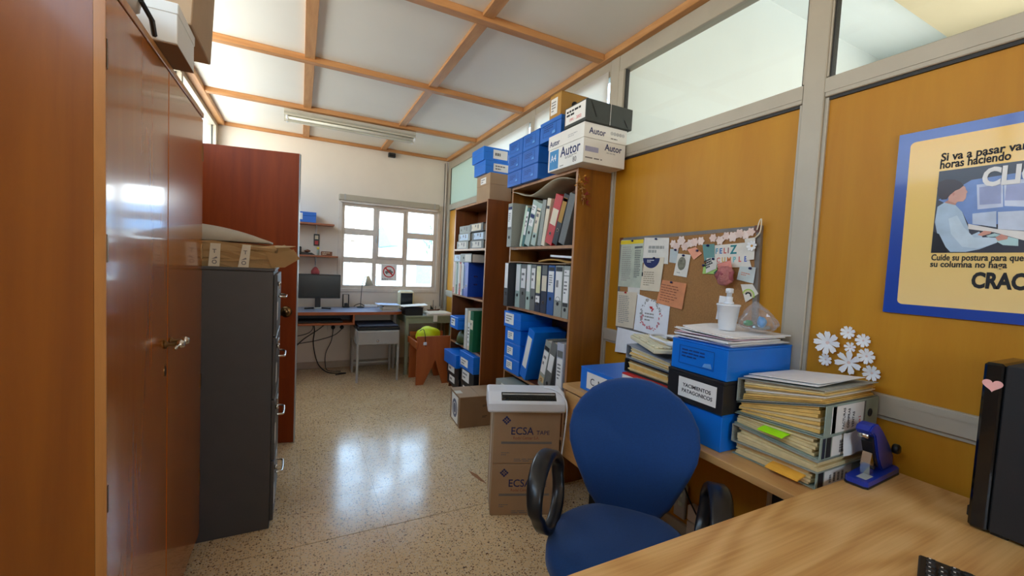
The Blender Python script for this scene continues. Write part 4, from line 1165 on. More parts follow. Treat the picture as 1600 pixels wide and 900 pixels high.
# middle shelf: upright binders, from right to left
yy_ = A0 + 0.0225
DK = M_bblk
row = [
    ('grey binder with a black patterned label, rightmost on the middle shelf', 0.070, M_bgrey, ((0.30, 0.80, M_label, 4), (0.82, 0.92, M_label, 1), (0.22, 0.29, M_bblk, 0)), 0.055, M_blk),
    ('light grey binder with a black-headed label and oval sticker on the middle shelf', 0.092, M_bgrey, ((0.32, 0.88, M_label, 1), (0.89, 0.97, M_bblk, 0)), 0.085, M_blk),
    ('blue binder with a white printed label on the middle shelf', 0.084, M_bblue, ((0.46, 0.88, M_label, 5), (0.89, 0.96, M_bblk, 0)), 0.11, M_blk),
    ('navy binder with a cream label on the middle shelf, left of the blue one', 0.078, M_bnavy, ((0.46, 0.78, M_bcream, 0), (0.80, 0.99, M_bgreyd, 0)), 0.075, M_chrome),
    ('navy binder with a yellowed upper label, second left of the blue one', 0.070, M_bnavy, ((0.40, 0.97, plain('yellowed_label', S(226, 220, 168), 0.7), 0), (0.20, 0.34, M_label, 1)), 0.060, M_chrome),
    ('grey-brown binder with a white label, sixth from the right on the middle shelf', 0.066, M_bgreyd, ((0.48, 0.92, M_label, 2),), 0.095, M_blk),
    ('pale grey binder with a full-height white label, centre of the middle shelf', 0.062, M_bgreen, ((0.40, 0.98, M_label, 0),), 0.085, M_blk),
    ('dark grey binder with a half-height white label on the middle shelf', 0.086, M_bgreyd, ((0.46, 0.90, M_label, 2),), 0.115, M_chrome),
    ('sage binder with a bright white label, second from the left on the middle shelf', 0.076, M_bgreen, ((0.38, 0.98, M_label, 0),), 0.095, M_blk),
]
for lab, w, m, st, rg, rm in row:
    binder(lab, (1.532, yy_, SA2 + 0.0006), w, 0.340, 0.245, m, st, rg, ringmat=rm)
    yy_ += w + 0.0075
binder('black binder with a white label standing proud leftmost on the middle shelf', (1.470, yy_ + 0.004, SA2 + 0.0006), 0.066, 0.345, 0.300, DK, ((0.42, 0.99, M_label, 0),), 0.10, ringmat=M_chrome)
t = None
bm = ringp(bm_new(), 0.024, 0.027, frame((1.5305, A0 + 0.0225 + 0.0775 + 0.046, SA2 + 0.115), (0, -1, 0), (0, 0, 1)) @ Matrix.Diagonal((1.0, 0.7, 1, 1)), 0, 0.0006, 20)
single('oval_sticker', bm, M_ink, 'black oval ring sticker on the light grey binder spine', 'sticker')
single('folder', sheet(bm_new(), frame((1.515, A1 - 0.03, SA2 + 0.3475), (0, -1, 0), (1, 0, 0)), 0.83, 0.25, 16, 3, lambda u, v: 0.002 + 0.0025*sin(7*u), 0.006), M_card, 'long tan folder laid flat across the tops of the upright binders', 'folder')
z0 = SA2 + 0.3475 + 0.0115
single('folder', sheet(bm_new(), frame((1.56, 2.66, z0), (0, -1, 0), (1, 0, 0)), 0.42, 0.20, 10, 3, lambda u, v: 0.016*sin(pi*min(1, 1.2*u)) + 0.001, 0.010), M_card3, 'brown envelope folder on the tan folder, right side of the middle shelf', 'folder')
single('papers', sheet(bm_new(), frame((1.57, 2.52, z0 + 0.029), (0, -1, 0), (1, 0, 0)), 0.28, 0.19, 10, 3, lambda u, v: 0.010*(1 - u) + 0.002, 0.014), M_paper, 'sheaf of white papers topmost above the upright binders', 'papers')

# lower shelf: stacked blue boxes, one leaning, three binders
zz = SA3 + 0.0008
hs = (0.114, 0.122, 0.120, 0.126)
for k, lab in enumerate(('blue archive box at the bottom of the lower shelf stack in the near bookcase', 'blue archive box second from the bottom, lower shelf of the near bookcase', 'blue archive box third from the bottom, lower shelf of the near bookcase', 'blue archive box with a loose label, topmost of the lower shelf stack')):
    x0 = 1.515 if k < 3 else 1.500
    labelbox('archive_box', lab, x0, 1.788, 2.80 - (0.02 if k == 3 else 0), 3.07, zz, zz + hs[k], M_blue, (0.055 if k < 3 else 0.025, 0.028, 0.10 if k < 3 else 0.15, 0.062 if k < 3 else 0.085), lines=3, lidh=0.006 if k < 3 else 0.05)
    zz += hs[k] + 0.0012
a = rad(17)
t = Th('archive_box', 'blue archive box leaning against the stack, lower shelf of the near bookcase', 'box', (1.510, 2.575 + 0.115, SA3 + 0.0035), (a, 0, 0))
t.part('carton', box(bm_new(), 0, 0.275, 0, 0.092, 0, 0.395, 0.002), M_blue)
t.part('label', prism(bm_new(), [(0, 0), (0.060, 0), (0.060, 0.245), (0, 0.245)], frame((-0.0003, 0.078, 0.09), (0, -1, 0), (0, 0, 1)), 0, 0.0008), M_label)
binder('sage binder with a diagonal striped label beside the leaning blue box', (1.540, 2.480, SA3 + 0.0008), 0.074, 0.345, 0.24, M_bgrey, ((0.30, 0.78, M_label, 2), (0.80, 0.88, M_bblk, 0), (0.10, 0.22, plain('tan_strip', S(200, 170, 120), 0.7), 0)), 0.05, rot=(rad(14), 0, 0), ringmat=M_blk)
binder('grey binder with a white window label, middle of the three on the lower shelf', (1.535, 2.392, SA3 + 0.0008), 0.072, 0.350, 0.24, M_bgreyd, ((0.40, 0.74, M_label, 0), (0.20, 0.32, M_bgreyd, 0)), 0.05, rot=(rad(13), 0, 0), ringmat=M_blk)
binder('pale grey binder with a printed label and slotted side, rightmost on the lower shelf', (1.525, 2.222, SA3 + 0.0008), 0.078, 0.365, 0.25, plain('lilac_grey_board', S(176, 178, 190), 0.55, var=0.06), ((0.16, 0.72, M_label, 5), (0.74, 0.86, M_bgreyd, 0)), 0.035, ringmat=M_blk, slots=True)
for k, lab in enumerate(('grey binder lying flat at the bottom of the near bookcase', 'grey binder lying flat on another below the blue boxes')):
    binder(lab, (1.44 + 0.01*k, 3.06, 0.3004 + 0.088*k), 0.084, 0.35, 0.32, M_bgrey, ((0.3, 0.8, M_label, 2),), 0.07, rot=(rad(90), 0, 0), ringmat=M_blk)

# on top of the near bookcase
ZT = 2.0305
for c, (y0, y1, x0) in enumerate(((2.895, 3.135, 1.500), (2.640, 2.885, 1.498))):
    for k in range(3):
        z0 = ZT + k*0.1185
        labelbox('archive_box', (('blue archive box bottom of the left column on the near bookcase', 'blue archive box middle of the left column on the near bookcase', 'blue archive box top of the left column on the near bookcase'),
                 ('blue archive box bottom of the right column on the near bookcase', 'blue archive box middle of the right column on the near bookcase', 'blue archive box top of the right column on the near bookcase'))[c][k],
                 x0, 1.79, y0, y1, z0, z0 + 0.1175, M_blue2, None, outline=True, lidh=0.006)
t = Th('paper_box', 'white office paper box lettered Autor at the front of the near bookcase top', 'box', (1.63, 2.26, ZT))
X0, X1, Y0, Y1 = 1.468, 1.792, 2.058, 2.455
t.box('carton', M_cardw, X0 + 0.003, X1 - 0.003, Y0 + 0.003, Y1 - 0.003, ZT + 0.0005, 2.175, 0.002)
lid = t.box('lid', M_cardw, X0, X1, Y0, Y1, 2.1755, 2.264, 0.002)
fl = lambda a, z: frame((X0 + 0.0024, Y1 - a, ZT + z), (0, -1, 0), (0, 0, 1))
fll = lambda a, z: frame((X0 - 0.0006, Y1 - a, ZT + z), (0, -1, 0), (0, 0, 1))
ff = lambda a, z: frame((X0 + a, Y0 + 0.0024, ZT + z), (1, 0, 0), (0, 0, 1))
ffl = lambda a, z: frame((X0 + a, Y0 - 0.0006, ZT + z), (1, 0, 0), (0, 0, 1))
b4 = t.part('size_block', prism(bm_new(), [(0, 0), (0.105, 0), (0.105, 0.122), (0, 0.122)], fl(0.022, 0.010), 0, 0.0005), plain('printed_blue', S(56, 132, 186), 0.6))
t.part('lettering', text_bm('A4', fl(0.034, 0.062) @ Matrix.Translation((0, 0, 0.0006)), 0.062, 0.95), M_paper, parent=b4)
t.part('lettering', text_bm('Autor', fl(0.150, 0.074), 0.088, 0.98, bold=0.012), M_inkblue)
t.part('lettering', text_bm('80', fl(0.288, 0.018), 0.045, 0.9), M_inkgrey)
t.part('small_print', print_lines(bm_new(), fl(0.205, 0.052), 0.16, 0.016, 2), M_inkgrey)
t.part('small_print', print_lines(bm_new(), fl(0.150, 0.012), 0.08, 0.012, 1), M_inkgrey)
t.part('lettering', text_bm('Autor', fll(0.020, 0.162), 0.050, 0.95, bold=0.010), M_inkblue, parent=lid)
t.part('small_print', print_lines(bm_new(), fll(0.23, 0.175), 0.13, 0.022, 2), plain('faint_print', S(180, 178, 176), 0.7), parent=lid)
t.part('lettering', text_bm('Autor', ffl(0.036, 0.172), 0.052, 0.95, bold=0.010), M_inkblue, parent=lid)
bm = bm_new()
for k in range(5): disc(bm, 0.011, ffl(0.205 + 0.022*k, 0.198), 0, 0.0005, 12)
t.part('certificate_marks', bm, plain('faint_print', S(180, 178, 176), 0.7), parent=lid)
t.part('small_print', print_lines(bm_new(), ffl(0.198, 0.160), 0.10, 0.014, 1), M_inkgrey, parent=lid)
t.part('lettering', text_bm('Autor', ff(0.160, 0.092), 0.056, 0.95, bold=0.012), M_inkblue)
t.part('print_bar', prism(bm_new(), [(0, 0), (0.098, 0), (0.098, 0.030), (0, 0.030)], ff(0.015, 0.066), 0, 0.0005), plain('lilac_print', S(160, 160, 186), 0.7))
t.part('small_print', print_lines(bm_new(), ff(0.018, 0.022), 0.28, 0.016, 1), M_inkgrey)
t.part('small_print', print_lines(bm_new(), ff(0.175, 0.070), 0.13, 0.016, 1), plain('faint_print', S(180, 178, 176), 0.7))

t = Th('card_box', 'charcoal card box with a white printed end on the Autor paper box', 'box', (1.64, 2.155, 2.265))
t.box('carton', M_greybox, 1.462, 1.812, 2.040, 2.268, 2.2655, 2.392, 0.003)
fe = lambda a, z: frame((1.4615, 2.268 - a, 2.2655 + z), (0, -1, 0), (0, 0, 1))
lb = t.part('label', prism(bm_new(), [(0, 0), (0.205, 0), (0.205, 0.100), (0, 0.100)], fe(0.014, 0.018), 0, 0.0006), M_label)
t.part('small_print', print_lines(bm_new(), fe(0.026, 0.062) @ Matrix.Translation((0, 0, 0.0007)), 0.18, 0.042, 2, th=0.6), M_ink, parent=lb)
t.part('lettering', text_bm('1991 - 2002', fe(0.055, 0.032) @ Matrix.Translation((0, 0, 0.0007)), 0.026, 1.0), M_inkred, parent=lb)
fs = lambda a, z: frame((1.462 + a, 2.0395, 2.2655 + z), (1, 0, 0), (0, 0, 1))
bm = bm_new()
prism(bm, [(0.030, 0.115), (0.036, 0.115), (0.082, 0.030), (0.072, 0.030)], fs(0, 0), 0, 0.0012)
prism(bm, [(0.285, 0.050), (0.290, 0.050), (0.318, 0.008), (0.312, 0.008)], fs(0, 0), 0, 0.0012)
t.part('creases', bm, M_blk)
t.part('string', tube(bm_new(), [(1.638, 2.0385, 2.2655), (1.640, 2.0385, 2.392), (1.645, 2.15, 2.3945), (1.645, 2.269, 2.392)], 0.0012, 5), M_label)
labelbox('archive_box', 'blue archive box lying highest, between the blue columns and the Autor box', 1.500, 1.79, 2.365, 2.634, 2.2655, 2.404, M_blue2, None, outline=True, lidh=0.03)
t = labelbox('cardboard_box', 'ochre cardboard box with a round hand hole, topmost on the near bookcase', 1.56, 1.79, 2.475, 2.622, 2.405, 2.605, M_card3, (0.02, 0.06, 0.085, 0.11), lines=4, lidh=0.004)
t.part('hand_hole', disc(bm_new(), 0.027, frame((1.675, 2.4746, 2.525), (1, 0, 0), (0, 0, 1)), 0, 0.001, 18), M_ink)

# dried flowers hanging on the bookcase side
t = Th('dried_flowers', 'bunch of dried russet flowers hung on the near bookcase side', 'flowers', (1.57, A0 - 0.012, 1.80))
t.part('stem', tube(bm_new(), spline([(1.535, A0 - 0.008, 1.99), (1.55, A0 - 0.014, 1.93), (1.575, A0 - 0.012, 1.86), (1.578, A0 - 0.010, 1.80)], 5), 0.0025, 6), M_card3, smooth=True)
rr = random.Random(5)
for cl, m, n in ((((1.545, 1.965), (1.56, 1.925), (1.525, 1.94)), plain('dried_gold', S(176, 120, 40), 0.8), 30), (((1.585, 1.955), (1.590, 1.875), (1.575, 1.835), (1.60, 1.83)), plain('dried_red', S(140, 44, 40), 0.8), 40), (((1.555, 1.895), (1.565, 1.85)), plain('dried_tan', S(190, 150, 96), 0.8), 24)):
    bm = bm_new()
    for k in range(n):
        cx_, cz_ = cl[k % len(cl)]
        c = Vector((cx_ + rr.gauss(0, 0.012), A0 - 0.018 - abs(rr.gauss(0, 0.008)), cz_ + rr.gauss(0, 0.012)))
        d1 = Vector((rr.uniform(-1, 1), rr.uniform(-0.5, 0.1), rr.uniform(-1, 1))).normalized() * 0.012
        d2 = d1.orthogonal().normalized() * 0.006
        n_ = d1.cross(d2).normalized() * 0.002
        bm.faces.new([bm.verts.new(q) for q in (c - d1, c + d2 + n_, c + d1)]); bm.faces.new([bm.verts.new(q) for q in (c - d1, c + d1, c - d2 + n_)])
    t.part('petals', bm, m, kind='stuff')

# ================================================================ FAR BOOKCASE
B0, B1, BX = 3.585, 4.490, 1.530
SB1, SB2, SB3, SB4 = 1.548, 1.062, 0.540, 0.065
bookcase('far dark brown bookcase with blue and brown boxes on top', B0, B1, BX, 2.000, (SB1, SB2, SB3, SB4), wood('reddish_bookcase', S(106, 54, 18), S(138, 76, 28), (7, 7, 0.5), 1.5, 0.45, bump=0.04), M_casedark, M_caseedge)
zt_ = 2.0005
labelbox('cardboard_box', 'brown cardboard box under two blue boxes on the far bookcase', 1.56, 1.79, 3.63, 3.955, zt_, zt_ + 0.255, M_card, (0.10, 0.165, 0.13, 0.06), lines=2, lidh=0.105)
labelbox('archive_box', 'blue archive box with a white panel, lower of two on the far bookcase', 1.535, 1.79, 3.70, 3.985, zt_ + 0.256, zt_ + 0.381, M_blue, (0.085, 0.03, 0.155, 0.072), face='-y', lines=2, lidh=0.05)
labelbox('archive_box', 'blue archive box with a white panel, topmost on the far bookcase', 1.520, 1.785, 3.72, 4.02, zt_ + 0.382, zt_ + 0.510, M_blue, (0.100, 0.025, 0.150, 0.085), face='-y', lines=1, lidh=0.05)
# flat binders on the upper shelf: two columns of three
for c, yl in enumerate((4.395, 4.02)):
    for k in range(3):
        lab = (('grey binder flat at the bottom of the left stack, far bookcase upper shelf', 'pale blue labelled binder flat mid left stack, far bookcase upper shelf', 'grey binder flat on top of the left stack, far bookcase upper shelf'),
               ('cream labelled binder flat at the bottom of the right stack, far bookcase upper shelf', 'pale blue labelled binder flat mid right stack, far bookcase upper shelf', 'cream labelled binder flat on top of the right stack, far bookcase upper shelf'))[c][k]
        strip = ((0.15, 0.85, (M_paper2, plain('pale_blue_label', S(206, 220, 232), 0.7), M_bgrey)[k] if c == 0 else (M_paper2, plain('pale_blue_label', S(206, 220, 232), 0.7), M_bcream)[k], 2),)
        binder(lab, (1.530 + 0.012*((k*7 + c) % 3), yl - 0.01*(k % 2), SB1 + 0.0006 + 0.083*k), 0.079, 0.345, 0.225, M_bgreyd if c == 1 else M_bgrey, strip, 0.06, rot=(rad(90), 0, 0), ringmat=M_blk)
row = [
    ('royal blue binder with slotted side, rightmost upright in the far bookcase', 0.078, M_broyal, (), 0.11),
    ('slim blue binder second from the right upright in the far bookcase', 0.050, M_broyal, ((0.3, 0.9, M_bblue, 0),), 0.09),
    ('slim pale blue folder third from the right upright in the far bookcase', 0.036, M_bblue, ((0.2, 0.95, M_paper, 0),), 0),
    ('slim white folder beside the red one upright in the far bookcase', 0.040, M_paper, ((0.1, 0.9, M_paper2, 0),), 0),
    ('slim red folder upright in the middle of the far bookcase', 0.046, plain('faded_red_board', S(186, 72, 66), 0.5), ((0.35, 0.95, M_bcream, 0),), 0.07),
    ('slim white folder left of the red one in the far bookcase', 0.034, M_paper, (), 0),
    ('slim green folder upright in the far bookcase', 0.044, M_bdkgreen, ((0.3, 0.95, M_bgreen, 0),), 0.07),
    ('slim white folder left of the green one in the far bookcase', 0.036, M_paper2, (), 0),
    ('slim pink-white folder leftmost upright in the far bookcase', 0.040, plain('pink_white_board', S(224, 200, 190), 0.6), ((0.02, 0.2, M_bred, 0),), 0),
]
yy_ = 3.945
for lab, w, m, st, rg in row:
    binder(lab, (1.505 if w > 0.06 else 1.512, yy_, SB2 + 0.0006), w, 0.345, 0.27, m, st, rg, slots=(yy_ < 3.95))
    yy_ += w + 0.009
binder('grey binder lying flat with a pale blue label on the left upright folders', (1.515, 4.425, SB2 + 0.3465), 0.080, 0.22, 0.26, M_bgrey, ((0.1, 0.9, plain('pale_blue_label', S(206, 220, 232), 0.7), 2),), 0, rot=(rad(90), 0, 0))
binder('black-sided binder lying flat with a white label on the royal blue binders', (1.505, 4.195, SB2 + 0.3465), 0.088, 0.32, 0.27, M_bblk, ((0.45, 0.98, M_paper2, 0),), 0.10, rot=(rad(90), 0, 0), spine=M_bgrey, ringmat=M_blk)
# third level
labelbox('archive_box', 'small blue box with a white label on an olive helmet, far bookcase', 1.465, 1.70, 4.08, 4.325, 0.705, 0.830, M_blue, (0.04, 0.03, 0.12, 0.075), lines=2, lidh=0.03)
bm = bm_new()
lathe(bm, [(0.118, 0.0), (0.125, 0.02), (0.122, 0.06), (0.105, 0.105), (0.07, 0.145), (0.03, 0.160)], c=(1.63, 4.19, SB3 + 0.0035), seg=24)
t = Th('helmet', 'round dark olive safety helmet under the small blue box', 'helmet', (1.63, 4.19, SB3))
t.part('shell', bm, M_olive, smooth=True)
t.part('brim', lathe(bm_new(), [(0.138, 0.0005), (0.140, 0.003), (0.126, 0.0034)], c=(1.63, 4.19, SB3), seg=24), M_olive, smooth=True)
binder('dark green binder with a cream label on the lower shelf of the far bookcase', (1.500, 3.735, SB3 + 0.0006), 0.085, 0.395, 0.28, M_bdkgreen, ((0.55, 0.78, M_bcream, 1),), 0, pages=M_paper2)
binder('pale binder with printed spine between the white and green ones, far bookcase', (1.505, 3.828, SB3 + 0.0006), 0.066, 0.390, 0.28, M_bcream, ((0.1, 0.7, M_label, 4),), 0.08, ringmat=M_blk)
binder('white-grey binder leftmost of three on the lower shelf of the far bookcase', (1.500, 3.902, SB3 + 0.0006), 0.070, 0.405, 0.28, plain('pale_grey_board', S(200, 198, 188), 0.6), (), 0)
# bottom level
zb = SB4 + 0.0006
labelbox('archive_box', 'black box with a white label at the lower left of the far bookcase', 1.50, 1.785, 4.07, 4.45, zb, zb + 0.118, M_blackbox, (0.08, 0.035, 0.17, 0.068), lines=1, lidh=0.02)
labelbox('archive_box', 'black box with a white label under the left blue box, far bookcase', 1.49, 1.785, 4.06, 4.45, zb + 0.119, zb + 0.237, M_blackbox, (0.06, 0.03, 0.20, 0.075), lines=1, lidh=0.02)
labelbox('archive_box', 'plain blue box lowest left in the far bookcase, on black boxes', 1.455, 1.785, 4.055, 4.455, zb + 0.238, zb + 0.375, M_blue, None, lidh=0.05)
labelbox('archive_box', 'black box with a white label at the bottom right of the far bookcase', 1.495, 1.785, 3.64, 3.99, zb, zb + 0.130, M_blackbox, (0.06, 0.03, 0.20, 0.075), lines=1, lidh=0.02)
labelbox('archive_box', 'black box with a tall white label under the right blue box, far bookcase', 1.49, 1.785, 3.64, 4.0, zb + 0.131, zb + 0.282, M_blackbox, (0.05, 0.03, 0.19, 0.105), lines=2, lidh=0.02)
labelbox('archive_box', 'blue box with a white label at the lower right of the far bookcase', 1.475, 1.785, 3.63, 4.01, zb + 0.283, zb + 0.450, M_blue, (0.04, 0.03, 0.20, 0.075), lines=2, lidh=0.10)

# ================================================================ FLOOR BOXES
t = Th('cardboard_box', 'brown cardboard box with a round printed sticker on the floor by the bookcases', 'box', (1.41, 3.41, 0), (0, 0, rad(-4)))
bx = lambda *a: box(bm_new(), *a)
t.part('carton', bx(-0.175, 0.175, -0.15, 0.15, 0.0005, 0.262, 0.002), M_card2)
t.part('flap', bx(-0.177, -0.002, -0.152, 0.152, 0.2625, 0.268, 0.001), M_card); t.part('flap', bx(0.002, 0.177, -0.152, 0.152, 0.2625, 0.268, 0.001), M_card)
t.part('packing_tape', bx(-0.178, -0.12, -0.04, 0.04, 0.2683, 0.2690), M_tape)
fr = frame((-0.1752, 0.0, 0.132), (0, -1, 0), (0, 0, 1))
s1 = t.part('sticker', prism(bm_new(), [(-0.10, -0.115), (0.10, -0.115), (0.10, 0.115), (-0.10, 0.115)], fr, 0, 0.0008), M_label)
t.part('sticker_emblem', disc(bm_new(), 0.080, fr, 0.0009, 0.0014, 28), plain('slate_print', S(110, 112, 130), 0.7), parent=s1)
t.part('sticker_ring', ringp(bm_new(), 0.045, 0.052, fr, 0.0015, 0.0019, 24), M_label, parent=s1)
t.part('small_print', print_lines(bm_new(), frame((0.03, -0.1503, 0.17), (1, 0, 0), (0, 0, 1)), 0.06, 0.02, 2), M_ink)
t.part('small_print', print_lines(bm_new(), frame((0.03, -0.1503, 0.075), (1, 0, 0), (0, 0, 1)), 0.06, 0.02, 2), M_ink)

ea = math.atan2(-0.134, 0.35)
E0 = (0.972, 2.050)
for k in range(2):
    z0 = 0.0006 + 0.298*k
    t = Th('cardboard_box', ('brown tape carton lettered ECSA TAPE standing on the floor, lower of the pair', 'brown tape carton lettered ECSA TAPE under the white machine, upper of the pair')[k], 'box', (E0[0], E0[1], z0), (0, 0, ea))
    bw = 0.375
    bm = bx(0, bw, 0, 0.31, 0, 0.292, 0.003)
    t.part('carton', bm, M_card)
    t.part('flap', bx(0.001, bw - 0.001, 0.001, 0.154, 0.2925, 0.2965), M_card); t.part('flap', bx(0.001, bw - 0.001, 0.156, 0.309, 0.2925, 0.2965), M_card)
    F = lambda a, z: frame((a, -0.0004, z), (1, 0, 0), (0, 0, 1))
    t.part('lettering', text_bm('ECSA', F(0.095, 0.165), 0.060, 0.92, bold=0.008), M_inkblue)
    t.part('lettering', text_bm('TAPE', F(0.240, 0.165), 0.033, 1.0), M_inkblue)
    t.part('lettering', text_bm('Rodal Center S.A.', F(0.110, 0.138), 0.023, 0.88), plain('red_brown_ink', S(150, 84, 60), 0.7))
    t.part('print_bar', prism(bm_new(), [(0, 0), (0.285, 0), (0.285, 0.013), (0, 0.013)], F(0.045, 0.112), 0, 0.0005), M_inkgrey)
    t.part('small_print', print_lines(bm_new(), F(0.048, 0.045), 0.06, 0.022, 2), M_inkgrey)
    t.part('small_print', print_lines(bm_new(), F(0.12, 0.010), 0.22, 0.020, 2), M_inkgrey)
    bm = bm_new()
    for i in range(3):
        for j in range(3):
            c = ((i - 1)*0.0125, (j - 1)*0.0125)
            d = 0.0088
            if (i, j) == (1, 1): d = 0.006
            prism(bm, [(c[0] + (-d*0.6), c[1] - d*0.6), (c[0] + d*0.6, c[1] - d*0.6), (c[0] + d*0.6, c[1] + d*0.6), (c[0] - d*0.6, c[1] + d*0.6)], F(0.070, 0.245) @ Matrix.Rotation(rad(45), 4, 'Z'), 0, 0.0005)
    t.part('emblem', bm, M_inkblue)
    bm = bm_new()
    prism(bm, [(0, 0), (0.03, 0.0), (0.035, 0.29), (0, 0.29)], frame((-0.0010, 0.31 if False else 0.16, 0.001), (0, -1, 0), (0, 0, 1)), 0, 0.001)
    t.part('packing_tape', bm, M_tape)

# white slotted machine on top of the cartons
ZL = 0.0006 + 0.298 + 0.2985
t = Th('paper_shredder', 'white shredder head with a black toothed slot lying on the tape cartons', 'shredder', (E0[0], E0[1], ZL), (0, 0, ea))
L0, L1 = -0.040, 0.395
prof = [(-0.035, 0.010), (-0.026, 0.0), (0.170, 0.0), (0.180, 0.010), (0.180, 0.086), (0.165, 0.098), (0.030, 0.101), (-0.027, 0.060), (-0.035, 0.050)]
bm = prism(bm_new(), prof, frame((L0, 0, 0.0005), (0, 1, 0), (0, 0, 1)), 0, L1 - L0)
es = [e for e in bm.edges if abs(e.verts[0].co.x - e.verts[1].co.x) < 1e-6]
bmesh.ops.bevel(bm, geom=es, offset=0.012, segments=3, profile=0.5, affect='EDGES')
t.part('body', bm, M_white, smooth=False)
sl = Vector((0, 0.057, 0.041)).normalized()
Fs = frame((L0 + 0.075, -0.0215, 0.0648), (1, 0, 0), tuple(sl))
slot = t.part('slot', prism(bm_new(), [(0, 0), (0.305, 0), (0.305, 0.056), (0, 0.056)], Fs, -0.002, 0.0010), M_screen)
bm = bm_new()
for k in range(25):
    prism(bm, [(0.016 + 0.0112*k, 0.008), (0.0225 + 0.0112*k, 0.008), (0.0225 + 0.0112*k, 0.028), (0.016 + 0.0112*k, 0.028)], Fs, 0.0011, 0.005)
t.part('teeth', bm, M_blkgloss, parent=slot)
t.part('slot_bar', prism(bm_new(), [(0.006, 0.036), (0.299, 0.036), (0.299, 0.044), (0.006, 0.044)], Fs, 0.0011, 0.006), M_steel, parent=slot)
t.part('end_cap', bx(L1 + 0.0003, L1 + 0.006, -0.01, 0.04, 0.045, 0.072, 0.002), M_blk)
t.part('power_cable', tube(bm_new(), spline([(0.29, 0.10, 0.106), (0.33, 0.05, 0.112), (0.375, -0.02, 0.094), (0.395, -0.045, 0.04), (0.390, -0.05, -0.08), (0.385, -0.035, -0.20), (0.379, -0.02, -0.30)], 6), 0.0045, 8), M_white, smooth=True)

# ================================================================ NEAR RIGHT: RETURN TABLE AND ITS LOAD
ZR = 0.740
t = Th('side_desk', 'oak side desk along the partition with a hanging drawer unit', 'desk', (1.58, 1.32, 0))
t.box('desktop', M_oaky, 1.362, 1.796, 0.676, 1.975, ZR - 0.028, ZR, 0.0015)
ped = t.box('drawer_unit', M_oaky, 1.390, 1.780, 1.50, 1.960, 0.315, ZR - 0.0285, 0.0015)
for z0, z1 in ((0.318, 0.505), (0.510, 0.700)):
    d = t.box('drawer', M_oaky, 1.372, 1.3895, 1.505, 1.957, z0, z1, 0.002)
    t.part('handle', tube(bm_new(), [(1.3715, 1.68, (z0+z1)/2), (1.352, 1.68, (z0+z1)/2), (1.352, 1.78, (z0+z1)/2), (1.3715, 1.78, (z0+z1)/2)], 0.005, 8), M_blk, parent=d)
for y0 in (1.80, 0.80):
    t.box('leg', M_blk, 1.50, 1.55, y0, y0 + 0.05, 0.03, 0.3145 if y0 > 1 else ZR - 0.0285)
    t.box('foot', M_blk, 1.36, 1.78, y0 - 0.005, y0 + 0.055, 0.0, 0.0295, 0.006)

labelbox('archive_box', 'blue archive box hand-lettered C. M at the far end of the oak side desk', 1.400, 1.79, 1.545, 1.865, ZR + 0.0005, 0.866, M_blue, (0.060, 0.018, 0.165, 0.088), lidh=0.006, text=('C. M', 0.052, 0.03, 0.026, 1.0))
t = Th('box_file', 'red-edged box file with a white front under the binders on the side desk', 'box', (1.58, 1.40, ZR))
t.box('carton', M_bred, 1.392, 1.785, 1.262, 1.530, ZR + 0.0005, 0.915, 0.003)
t.part('label', prism(bm_new(), [(0, 0), (0.256, 0), (0.256, 0.158), (0, 0.158)], frame((1.3915, 1.524, ZR + 0.010), (0, -1, 0), (0, 0, 1)), 0, 0.0008), M_label)

